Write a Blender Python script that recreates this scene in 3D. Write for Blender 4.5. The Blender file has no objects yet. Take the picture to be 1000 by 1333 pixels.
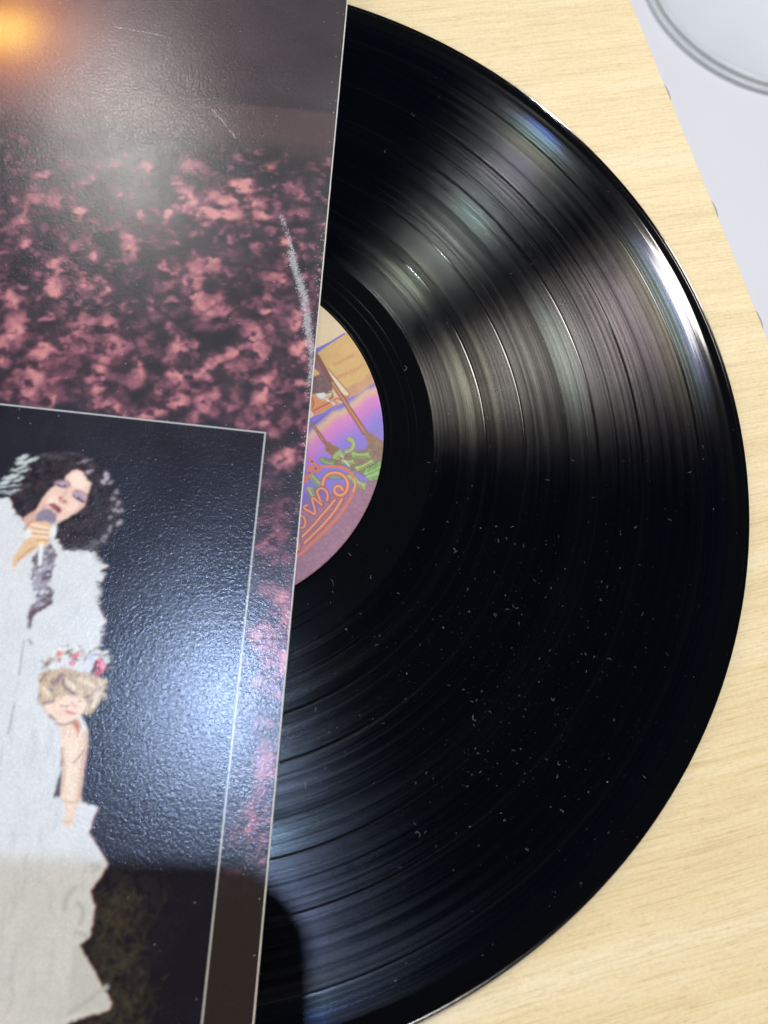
import bpy, bmesh, math, random
import numpy as np
from mathutils import Vector, Matrix

# ------------------------------------------------------------------ camera, world, lamps, exposure
scene = bpy.context.scene
cam_data = bpy.data.cameras.new('camera')
cam = bpy.data.objects.new('camera', cam_data)
scene.collection.objects.link(cam)
CAM = Vector((0.05438, -0.09556, 0.24420))
cam.matrix_world = Matrix.Translation(CAM) @ Matrix.Rotation(0.36545, 4, 'X') @ Matrix.Rotation(0.38243, 4, 'Z')
cam_data.sensor_fit = 'HORIZONTAL'
cam_data.lens = 6.9
cam_data.sensor_width = 6.9 * 1000.0 / 1324.36
cam_data.clip_start = 0.005
cam_data.clip_end = 50.0
cam_data.dof.use_dof = True
cam_data.dof.focus_distance = 0.285
cam_data.dof.aperture_fstop = 6.9 / 2.2
scene.camera = cam

world = bpy.data.worlds.new('World')
scene.world = world
world.use_nodes = True
bg = world.node_tree.nodes['Background']
bg.inputs['Color'].default_value = (0.92, 0.95, 1.0, 1)
bg.inputs['Strength'].default_value = 0.06

scene.view_settings.view_transform = 'Standard'
scene.view_settings.look = 'None'
scene.view_settings.exposure = 0.0
scene.view_settings.gamma = 1.0
scene.view_settings.use_curve_mapping = False


def lamp(name, kind, loc, target, power, color, size=0.1, size_y=None, spread=None):
    d = bpy.data.lights.new(name, kind)
    d.energy = power
    d.color = color
    if kind == 'AREA':
        d.shape = 'RECTANGLE' if size_y else 'DISK'
        d.size = size
        if size_y:
            d.size_y = size_y
    else:
        d.shadow_soft_size = size
    o = bpy.data.objects.new(name, d)
    scene.collection.objects.link(o)
    o.location = loc
    o.rotation_euler = (Vector(target) - Vector(loc)).to_track_quat('-Z', 'Y').to_euler()
    return o


# a small cool downlight almost overhead, a dim wide fixture further back, a spotlight and a ceiling panel beyond the table,
# and two unseen fill lights added low at the sides to brighten the table
lamp('cool_downlight', 'POINT', (-0.063, 0.141, 1.5), (0, 0, 0), 37.0, (0.48, 0.65, 1.0), 0.012)
lamp('back_fixture', 'AREA', (-0.72, 1.10, 1.5), (0, 0, 0), 4.2, (1.0, 0.98, 0.92), 0.10)
lamp('spotlight', 'POINT', (0.02, 1.33, 1.5), (0, 0, 0), 27.0, (0.92, 1.0, 0.97), 0.010)
lamp('ceiling_panel', 'AREA', (0.46, 1.30, 1.55), (0.1, 0.1, 0), 21.0, (1.0, 0.94, 0.87), 0.18, 0.50)
lamp('right_fill', 'AREA', (0.95, -1.85, 1.10), (0, 0, 0), 32.0, (1.0, 0.92, 0.79), 1.2, 1.2)
lamp('left_fill', 'AREA', (-2.0, 0.2, 0.95), (0, 0, 0), 22.0, (1.0, 0.93, 0.80), 1.2, 1.2)

# ------------------------------------------------------------------ helpers
COL = scene.collection


def tag(o, label=None, cat=None, group=None, kind=None):
    if label: o['label'] = label
    if cat: o['category'] = cat
    if group: o['group'] = group
    if kind: o['kind'] = kind
    return o


def empty(name, loc=(0, 0, 0), rz=0.0):
    o = bpy.data.objects.new(name, None)
    o.empty_display_size = 0.02
    o.location = loc
    o.rotation_euler = (0, 0, rz)
    COL.objects.link(o)
    return o


def link(name, me, mat, parent=None, smooth=True):
    o = bpy.data.objects.new(name, me)
    if mat is not None and not me.materials:
        me.materials.append(mat)
    if smooth:
        me.polygons.foreach_set('use_smooth', np.ones(len(me.polygons), dtype=bool))
    COL.objects.link(o)
    o.parent = parent
    return o


def np_mesh(name, verts, quads, cols=None, attr='print'):
    verts = np.asarray(verts, np.float32)
    quads = np.asarray(quads, np.int32)
    me = bpy.data.meshes.new(name)
    me.vertices.add(len(verts))
    me.vertices.foreach_set('co', verts.ravel())
    n, k = quads.shape
    me.loops.add(n * k)
    me.loops.foreach_set('vertex_index', quads.ravel())
    me.polygons.add(n)
    me.polygons.foreach_set('loop_start', np.arange(0, n * k, k, dtype=np.int32))
    me.polygons.foreach_set('loop_total', np.full(n, k, np.int32))
    if cols is not None:
        a = me.color_attributes.new(attr, 'FLOAT_COLOR', 'POINT')
        c = np.ones((len(verts), 4), np.float32)
        c[:, :3] = cols
        a.data.foreach_set('color', c.ravel())
    me.update(calc_edges=True)
    me.validate()
    return me


def grid_quads(nu, nv):
    i = np.arange(nu - 1)[:, None] * nv + np.arange(nv - 1)[None, :]
    return np.stack([i, i + nv, i + nv + 1, i + 1], -1).reshape(-1, 4)


def bm_obj(name, bm, mat, parent=None, smooth=False):
    me = bpy.data.meshes.new(name)
    bm.to_mesh(me)
    bm.free()
    return link(name, me, mat, parent, smooth)


def box(bm, x0, x1, y0, y1, z0, z1):
    v = [bm.verts.new((x, y, z)) for x in (x0, x1) for y in (y0, y1) for z in (z0, z1)]
    for f in ((0, 1, 3, 2), (4, 6, 7, 5), (0, 4, 5, 1), (2, 3, 7, 6), (0, 2, 6, 4), (1, 5, 7, 3)):
        bm.faces.new([v[i] for i in f])
    return v


class NT:
    """tiny node builder"""
    def __init__(self, name):
        self.m = bpy.data.materials.new(name)
        self.m.use_nodes = True
        self.t = self.m.node_tree
        self.t.nodes.clear()
        self.out = self.t.nodes.new('ShaderNodeOutputMaterial')

    def n(self, typ, inputs=None, **props):
        nd = self.t.nodes.new(typ)
        for k, v in props.items():
            setattr(nd, k, v)
        for k, v in (inputs or {}).items():
            s = nd.inputs[k]
            if isinstance(v, bpy.types.NodeSocket):
                self.t.links.new(v, s)
            else:
                s.default_value = v
        return nd

    def math(self, op, a, b=0.0, c=None, clamp=False):
        nd = self.n('ShaderNodeMath', {0: a, 1: b}, operation=op, use_clamp=clamp)
        if c is not None:
            if isinstance(c, bpy.types.NodeSocket): self.t.links.new(c, nd.inputs[2])
            else: nd.inputs[2].default_value = c
        return nd.outputs[0]

    def mix(self, fac, a, b, blend='MIX'):
        nd = self.n('ShaderNodeMix', None, data_type='RGBA', blend_type=blend)
        for i, v in ((0, fac), (6, a), (7, b)):
            if isinstance(v, bpy.types.NodeSocket): self.t.links.new(v, nd.inputs[i])
            else: nd.inputs[i].default_value = v if i == 0 else (*v, 1) if len(v) == 3 else v
        return nd.outputs[2]

    def ramp(self, fac, stops):
        nd = self.n('ShaderNodeValToRGB', {0: fac})
        e = nd.color_ramp.elements
        while len(e) < len(stops): e.new(0.5)
        for el, (p, c) in zip(e, stops):
            el.position = p
            el.color = (*c, 1) if len(c) == 3 else c
        return nd.outputs[0]

    def done(self, shader):
        self.t.links.new(shader, self.out.inputs['Surface'])
        return self.m


def plain(name, col, rough=0.5, **kw):
    t = NT(name)
    tc = t.n('ShaderNodeTexCoord').outputs['Object']
    nz = t.n('ShaderNodeTexNoise', {'Vector': tc, 'Scale': kw.pop('scale', 60.0), 'Detail': 4.0}).outputs[0]
    c = t.mix(nz, [x * 0.88 for x in col], [min(1, x * 1.1) for x in col])
    b = t.n('ShaderNodeBsdfPrincipled', {'Base Color': c, 'Roughness': rough, **kw})
    return t.done(b.outputs[0])


# ------------------------------------------------------------------ materials
def mat_print(name, peel=1.0, rough=0.215, spec=0.5, scale=1350.0):
    """ink on lacquered board: colours come from the print attribute, fine orange peel in the lacquer"""
    t = NT(name)
    col = t.n('ShaderNodeAttribute', attribute_name='print').outputs['Color']
    tc = t.n('ShaderNodeTexCoord').outputs['Object']
    n1 = t.n('ShaderNodeTexNoise', {'Vector': tc, 'Scale': scale, 'Detail': 2.5, 'Roughness': 0.55, 'Distortion': 0.6}).outputs[0]
    n2 = t.n('ShaderNodeTexNoise', {'Vector': tc, 'Scale': scale * 4.0, 'Detail': 1.0}).outputs[0]
    h = t.math('MULTIPLY_ADD', n2, 0.12, n1)
    bump = t.n('ShaderNodeBump', {'Height': h, 'Strength': 1.0, 'Distance': 0.000044 * peel}).outputs[0]
    wear = t.n('ShaderNodeTexNoise', {'Vector': tc, 'Scale': 45.0, 'Detail': 4.0}).outputs[0]
    rg = t.math('MULTIPLY_ADD', wear, 0.12, rough - 0.06)
    b = t.n('ShaderNodeBsdfPrincipled', {'Base Color': col, 'Roughness': rg, 'Specular IOR Level': spec, 'Normal': bump})
    return t.done(b.outputs[0])


def mat_vinyl(name, groove=True):
    t = NT(name)
    tc = t.n('ShaderNodeTexCoord').outputs['Object']
    a = t.n('ShaderNodeAttribute', attribute_name='groove').outputs['Color']
    sep = t.n('ShaderNodeSeparateColor', {0: a})
    g, k1, k2 = sep.outputs[0], sep.outputs[1], sep.outputs[2]
    # polar coordinates so that the sparkle runs along the grooves
    xyz = t.n('ShaderNodeSeparateXYZ', {0: tc})
    x, y = xyz.outputs[0], xyz.outputs[1]
    rr = t.math('SQRT', t.math('ADD', t.math('MULTIPLY', x, x), t.math('MULTIPLY', y, y)))
    th = t.math('ARCTAN2', y, x)
    pol = t.n('ShaderNodeCombineXYZ', {0: t.math('MULTIPLY', rr, 4200.0), 1: t.math('MULTIPLY', th, 240.0), 2: 0.0}).outputs[0]
    spark = t.n('ShaderNodeTexNoise', {'Vector': pol, 'Scale': 1.0, 'Detail': 2.0, 'Roughness': 0.7}).outputs[0]
    hgt = t.math('MULTIPLY', spark, g)
    bump = t.n('ShaderNodeBump', {'Height': hgt, 'Strength': 1.0, 'Distance': 0.000009}).outputs[0]
    tan = t.n('ShaderNodeTangent', direction_type='RADIAL', axis='Z').outputs[0]
    # the smooth face of the pressing
    smooth = t.n('ShaderNodeBsdfPrincipled', {'Base Color': (0.0010, 0.0012, 0.0019, 1), 'Roughness': 0.085, 'Specular IOR Level': 0.32})
    # groove walls scatter widely across the groove; rainbow glints are put in as a gloss colour by radius
    smear = t.n('ShaderNodeTexNoise', {'Vector': tc, 'Scale': 38.0, 'Detail': 5.0, 'Roughness': 0.62, 'Distortion': 0.8}).outputs[0]
    k1 = t.math('MULTIPLY', k1, t.math('MULTIPLY_ADD', smear, 1.5, 0.25))
    grit = t.n('ShaderNodeTexNoise', {'Vector': pol, 'Scale': 1.7, 'Detail': 1.0, 'Roughness': 0.6}).outputs[0]
    grit = t.n('ShaderNodeMapRange', {0: grit, 1: 0.33, 2: 0.72, 3: 0.25, 4: 1.9}).outputs[0]
    k1 = t.math('MULTIPLY', k1, grit)
    rainbow_tint = t.ramp(rr_scaled(t, rr), GROOVE_TINT)
    rough = t.math('MULTIPLY_ADD', k2, 0.07, 0.225)
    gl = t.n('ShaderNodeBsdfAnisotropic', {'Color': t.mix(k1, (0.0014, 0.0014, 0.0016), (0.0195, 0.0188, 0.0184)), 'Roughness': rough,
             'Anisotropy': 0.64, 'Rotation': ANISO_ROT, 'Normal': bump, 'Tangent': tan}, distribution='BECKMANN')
    gt = t.n('ShaderNodeBsdfAnisotropic', {'Color': t.mix(k1, (0.0, 0.0, 0.0), rainbow_tint), 'Roughness': 0.19,
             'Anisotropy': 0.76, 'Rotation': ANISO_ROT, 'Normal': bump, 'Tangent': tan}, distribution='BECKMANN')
    dif = t.n('ShaderNodeBsdfDiffuse', {'Color': (0.0008, 0.0011, 0.0024, 1)})
    s1 = t.n('ShaderNodeAddShader', {0: gl.outputs[0], 1: gt.outputs[0]}).outputs[0]
    s1 = t.n('ShaderNodeAddShader', {0: s1, 1: dif.outputs[0]}).outputs[0]
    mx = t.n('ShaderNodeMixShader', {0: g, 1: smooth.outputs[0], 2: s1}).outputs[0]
    return t.done(mx)


ANISO_ROT = 0.0
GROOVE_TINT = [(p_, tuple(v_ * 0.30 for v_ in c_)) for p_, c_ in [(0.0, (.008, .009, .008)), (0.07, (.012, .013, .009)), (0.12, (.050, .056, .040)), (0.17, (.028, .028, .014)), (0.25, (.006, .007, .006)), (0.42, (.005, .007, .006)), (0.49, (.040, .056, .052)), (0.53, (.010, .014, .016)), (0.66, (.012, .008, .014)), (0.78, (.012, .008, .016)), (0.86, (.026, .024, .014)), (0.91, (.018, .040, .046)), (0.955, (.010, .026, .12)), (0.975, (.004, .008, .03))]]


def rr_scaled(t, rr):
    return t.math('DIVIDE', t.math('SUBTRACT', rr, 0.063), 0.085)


def mat_wood(name):
    t = NT(name)
    tc = t.n('ShaderNodeTexCoord').outputs['Object']      # x runs with the grain
    wob = t.n('ShaderNodeTexNoise', {'Vector': tc, 'Scale': 14.0, 'Detail': 2.0}).outputs['Color']
    wv = t.n('ShaderNodeVectorMath', {0: wob, 1: (0.5, 0.5, 0.5)}, operation='SUBTRACT').outputs[0]
    wv = t.n('ShaderNodeVectorMath', {0: wv, 1: (0.0, 0.0022, 0.0)}, operation='MULTIPLY').outputs[0]
    p = t.n('ShaderNodeVectorMath', {0: tc, 1: wv}, operation='ADD').outputs[0]

    def streak(sx, sy, det, rough=0.6, dist=0.0):
        q = t.n('ShaderNodeMapping', {'Vector': p, 'Scale': (sx, sy, sx)}).outputs[0]
        return t.n('ShaderNodeTexNoise', {'Vector': q, 'Scale': 1.0, 'Detail': det, 'Roughness': rough, 'Distortion': dist}).outputs[0]
    broad = streak(5.0, 90.0, 4.0)
    mid = streak(16.0, 520.0, 5.0, 0.7)
    fine = streak(55.0, 1900.0, 3.0, 0.7)
    pore = streak(210.0, 1700.0, 2.0, 0.6)
    fleck = t.n('ShaderNodeTexNoise', {'Vector': tc, 'Scale': 900.0, 'Detail': 3.0, 'Roughness': 0.7}).outputs[0]
    c = t.ramp(broad, [(0.30, (0.685, 0.535, 0.305)), (0.5, (0.73, 0.59, 0.345)), (0.70, (0.77, 0.65, 0.43))])
    m = t.ramp(mid, [(0.28, (0.84, 0.78, 0.68)), (0.45, (0.98, 0.965, 0.94)), (0.62, (1.0, 1.0, 1.0)), (0.8, (1.07, 1.08, 1.12))])
    c = t.mix(0.9, c, m, 'MULTIPLY')
    f = t.ramp(fine, [(0.32, (0.84, 0.79, 0.70)), (0.5, (1, 1, 1)), (0.75, (1.04, 1.05, 1.07))])
    c = t.mix(0.8, c, f, 'MULTIPLY')
    d = t.ramp(pore, [(0.30, (0.74, 0.61, 0.45)), (0.40, (1, 1, 1))])
    c = t.mix(0.5, c, d, 'MULTIPLY')
    k = t.ramp(fleck, [(0.32, (0.92, 0.90, 0.87)), (0.6, (1.04, 1.04, 1.04))])
    c = t.mix(0.7, c, k, 'MULTIPLY')
    h = t.math('ADD', t.math('MULTIPLY', fine, 0.6), t.math('ADD', t.math('MULTIPLY', pore, 0.8), t.math('MULTIPLY', fleck, 0.5)))
    bump = t.n('ShaderNodeBump', {'Height': h, 'Strength': 0.5, 'Distance': 0.00012}).outputs[0]
    b = t.n('ShaderNodeBsdfPrincipled', {'Base Color': c, 'Roughness': 0.48, 'Specular IOR Level': 0.35, 'Normal': bump})
    return t.done(b.outputs[0])


M_SLEEVE = mat_print('lacquered_print')
M_LABEL = mat_print('label_paper', peel=0.35, rough=0.42, spec=0.3, scale=1500.0)
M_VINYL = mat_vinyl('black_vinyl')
M_WOOD = mat_wood('pale_wood')
M_BOARD = plain('sleeve_board', (0.72, 0.69, 0.64), 0.8, scale=900.0)
M_PAD = plain('grey_pad', (0.40, 0.38, 0.33), 0.6)
M_FLOOR = plain('white_floor', (0.63, 0.635, 0.69), 0.45, scale=2.0)
M_DISH = plain('pale_dish', (0.63, 0.66, 0.70), 0.3, scale=9.0)
M_RIM = plain('clear_rim', (0.64, 0.69, 0.75), 0.25, scale=20.0, **{'Transmission Weight': 0.25})
M_GAP_SHADE = plain('gap_shade', (0.46, 0.47, 0.48), 0.5)
M_DUST = plain('dust', (0.40, 0.41, 0.43), 0.9, scale=500.0)
M_PHONE = plain('phone_glass', (0.02, 0.02, 0.022), 0.3)
M_PHONE_EDGE = plain('phone_frame', (0.25, 0.25, 0.26), 0.4)


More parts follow.
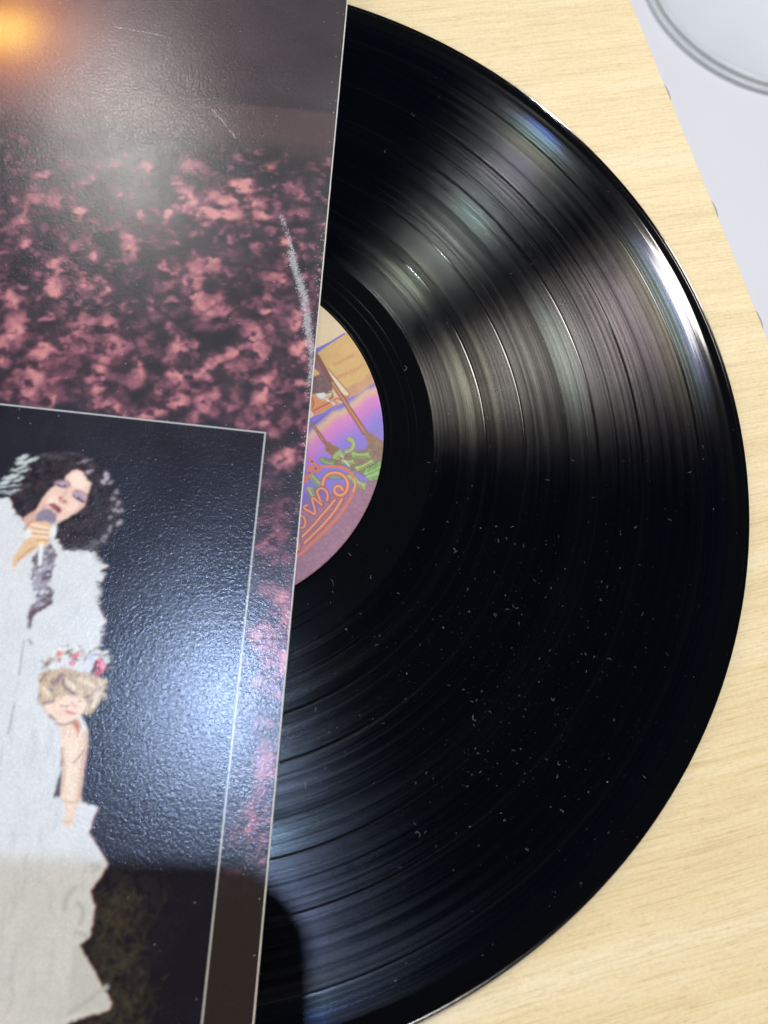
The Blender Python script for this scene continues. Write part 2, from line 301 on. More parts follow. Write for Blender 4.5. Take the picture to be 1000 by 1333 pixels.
# layout of the printed pictures, in millimetres on the sleeve face (edge and inset top = 0) and on the label (centre = 0)
# p polygon, s stroke, e ellipse, l leaflets, f foliage strokes: colour, softness, raggedness, mottle, points
PRINT = {
'blobs': [
[-81.18,54.12,2.26,1.66,8.82,1.0],
[-77.54,46.35,2.88,1.52,8.55,1.0],
[-83.73,41.92,1.77,1.72,8.44,1.0],
[-69.45,41.53,3.82,2.99,26.26,1.0],
[-73.44,39.86,2.8,2.07,43.47,1.0],
[-61.38,45.46,1.64,1.52,8.44,1.0],
[-59.87,36.75,4.4,2.52,-9.41,1.0],
[-56.78,34.39,1.62,3.17,8.06,1.0],
[-69.69,34.7,2.67,3.59,8.13,1.0],
[-81.1,32.32,2.46,2.1,8.11,1.0],
[-78.73,28.96,2.8,2.7,7.99,1.0],
[-70.03,25.97,2.47,1.24,19.66,1.0],
[-76.68,20.91,3.06,5.92,-15.14,1.0],
[-78.95,15.49,1.89,5.01,7.54,1.0],
[-62.03,23.42,6.36,3.03,36.61,1.0],
[-67.03,18.61,5.45,3.44,25.12,1.0],
[-69.11,15.26,3.47,1.82,19.18,1.0],
[-54.12,26.27,2.32,2.7,7.79,1.0],
[-51.41,30.66,1.62,1.58,7.92,1.0],
[-52.05,19.57,3.2,3.47,7.56,1.0],
[-53.28,15.81,2.2,2.02,7.44,1.0],
[-44.9,13.33,2.13,4.22,7.33,1.0],
[-43.02,19.21,3.6,2.65,18.96,0.55],
[-54.57,11.37,2.8,2.8,7.31,1.0],
[-54.32,5.09,2.26,4.12,7.1,1.0],
[-50.3,2.81,2.26,1.76,7.01,1.0],
[-70.67,8.01,3.77,3.82,52.62,1.0],
[-71.36,2.97,3.64,2.78,62.81,1.0],
[-64.31,2.17,1.2,1.56,7.05,1.0],
[-52.95,51.16,1.67,4.4,8.59,1.0],
[-51.36,47.83,2.4,1.75,8.47,1.0],
[-42.31,44.96,1.67,1.96,8.34,1.15],
[-43.96,32.98,1.82,2.75,7.96,1.0],
[-41.01,35.01,3.85,0.96,8.01,1.0],
[-32.63,46.38,6.8,2.4,14.18,1.0],
[-34.35,41.17,4.22,2.75,31.03,1.0],
[-31.15,35.42,2.43,3.59,-15.07,1.0],
[-33.77,36.35,1.29,1.5,8.02,1.0],
[-25.43,34.27,3.45,1.88,30.44,1.0],
[-28.24,32.81,1.85,1.49,7.88,1.0],
[-31.75,63.3,5.94,2.29,-0.72,1.1],
[-38.97,67.28,3.45,3.91,9.04,1.0],
[-43.68,62.82,1.42,1.48,8.92,1.1],
[-22.61,68.47,5.86,2.55,8.99,1.0],
[-28.49,68.71,2.91,2.08,9.03,1.0],
[-11.55,44.44,4.94,2.64,-9.25,1.0],
[-13.57,35.71,2.07,0.97,7.91,1.0],
[-11.79,57.38,3.3,1.47,8.59,1.0],
[-5.45,34.88,2.65,5.35,-15.05,1.0],
[-17.29,27.89,2.68,4.11,29.9,1.0],
[-14.7,23.47,2.22,3.53,7.53,1.0],
[-12.87,28.49,1.86,1.48,7.68,0.6],
[-22.34,21.42,6.67,2.01,35.08,1.0],
[-27.23,16.11,6.22,1.78,38.16,1.0],
[-37.38,24.66,1.28,3.51,19.11,1.1],
[-34.95,21.32,3.33,2.23,30.08,1.0],
[-32.18,23.25,1.27,1.45,7.59,0.7],
[-35.0,13.07,2.86,3.02,7.28,1.0],
[-26.62,7.03,4.16,2.57,23.7,1.0],
[-34.12,6.1,3.67,2.9,40.05,1.0],
[-39.83,2.22,5.28,1.96,18.17,1.0],
[-45.81,0.9,1.74,1.17,6.93,1.0],
[-27.25,4.75,2.67,1.98,6.98,1.0],
[-22.51,14.66,1.81,2.64,7.28,0.6],
[-13.16,10.73,2.36,5.43,-4.03,1.0],
[-11.38,15.05,2.02,1.84,7.25,1.0],
[-6.47,19.83,4.13,2.46,18.45,0.9],
[-3.97,25.42,2.49,5.55,24.08,1.0],
[-3.26,15.05,4.26,1.43,-20.64,0.9],
[-12.09,1.8,4.0,1.57,17.76,0.9],
[-4.2,-5.37,5.6,2.45,38.22,1.0],
[-1.27,62.44,1.38,3.67,8.7,1.0],
[-19.83,41.6,2.07,1.09,8.13,0.6],
[-16.85,49.82,2.87,1.33,8.37,0.4],
[-26.55,64.35,3.87,2.06,8.88,1.0],
[-21.72,59.89,3.86,1.59,8.71,0.35],
[-49.89,63.0,2.26,1.59,8.95,0.5],
[-66.3,59.27,1.85,1.8,8.92,0.7],
[-73.11,61.05,3.68,2.03,9.01,0.7],
[-84.06,49.78,2.69,1.97,8.7,0.6],
[-66.32,56.43,2.21,1.34,8.82,1.0],
[-56.73,57.92,2.23,1.12,8.82,0.5],
[-31.55,53.27,1.89,3.34,8.55,0.4],
[-42.7,51.59,2.81,1.77,8.55,0.45],
[-76.76,34.01,1.06,0.84,8.14,1.0],
[-42.54,29.23,3.63,1.05,7.83,0.4],
[-25.93,28.85,2.77,1.47,7.75,0.5],
[-30.96,9.52,3.64,1.19,29.38,0.6],
[-61.66,12.69,4.36,1.0,18.95,0.5],
[-2.98,45.12,1.92,3.3,8.16,0.5],
[-1.55,27.87,1.51,3.17,7.61,0.6],
[0.02,37.81,0.96,2.17,7.92,0.5],
[-78.13,68.72,3.01,1.81,27.74,1.0],
[-78.86,62.02,5.73,2.92,21.39,0.9],
[-73.09,60.88,3.68,2.7,9.0,0.85],
[-66.7,58.81,1.85,1.57,8.9,1.1],
[-81.71,56.12,2.36,2.66,8.89,0.8],
[-82.78,52.81,2.34,2.2,8.79,0.9],
[-55.97,65.68,2.26,1.83,9.07,1.25],
[-51.4,60.18,1.31,1.13,8.87,1.1],
[-44.05,62.01,1.61,1.59,8.89,1.1],
[-47.13,62.22,1.13,1.14,8.91,0.8],
[-41.78,82.22,1.75,1.43,9.53,1.0],
[-38.81,77.9,4.08,3.3,9.37,0.75],
[-42.47,72.18,2.31,2.09,9.21,0.9],
[-39.53,65.62,3.37,2.9,-26.46,1.1],
[-32.35,68.51,4.06,3.46,9.04,0.8],
[-24.36,73.93,3.33,2.58,9.17,1.25],
[-23.75,84.27,4.47,1.9,21.41,1.0],
[-28.85,63.23,6.34,2.52,2.88,1.1],
[-17.28,82.3,1.79,1.68,9.4,1.0],
[-9.4,74.55,4.18,3.3,9.12,0.8],
[-18.88,65.37,6.33,1.6,18.25,1.0],
[-6.16,83.53,3.03,2.17,9.38,0.8],
[-1.76,85.24,2.03,2.18,9.41,0.8],
[-1.81,64.4,1.18,2.08,8.76,1.1],
[-61.99,74.31,6.64,1.86,9.38,0.5],
[-51.51,74.85,1.91,2.57,9.34,0.8],
[-48.62,67.67,1.33,1.15,9.1,0.8],
[-66.64,67.45,1.68,1.15,9.18,0.8],
[-13.53,65.62,2.94,2.08,8.86,0.7],
[-86.29,62.21,2.18,1.58,9.12,0.5],
[-71.26,72.77,3.75,1.39,9.38,0.45],
[-29.04,73.76,2.93,2.34,9.19,0.7],
[-36.93,82.67,1.96,1.43,9.52,0.6],
[-7.81,67.68,3.95,2.32,8.89,0.7],
[-25.12,92.66,3.01,1.47,9.77,0.3],
[-4.88,-6.87,5.26,2.65,40.2,1.0],
[-3.87,-20.09,4.67,3.21,27.18,0.5],
[-6.93,-28.1,3.77,5.92,-4.71,0.75],
[-9.75,-26.39,1.89,4.37,-4.68,0.6],
[-1.99,-34.55,2.25,4.29,5.64,0.5],
[-5.99,-41.76,4.08,2.68,5.42,0.6],
[-2.15,-47.15,2.95,6.38,-2.98,1.0],
[-5.81,-53.13,3.65,4.81,5.06,0.9],
[-2.2,-58.38,3.27,5.46,-3.21,1.0],
[-5.99,-64.18,2.15,4.29,-3.34,0.7],
[-2.27,-71.05,2.85,7.0,-3.47,0.75],
[-2.85,-83.31,3.15,6.75,-3.73,0.8],
[-4.44,-93.55,2.07,6.54,-3.94,0.7],
[-1.72,-98.33,2.06,6.46,-4.03,0.8],
],
'sleeve': [
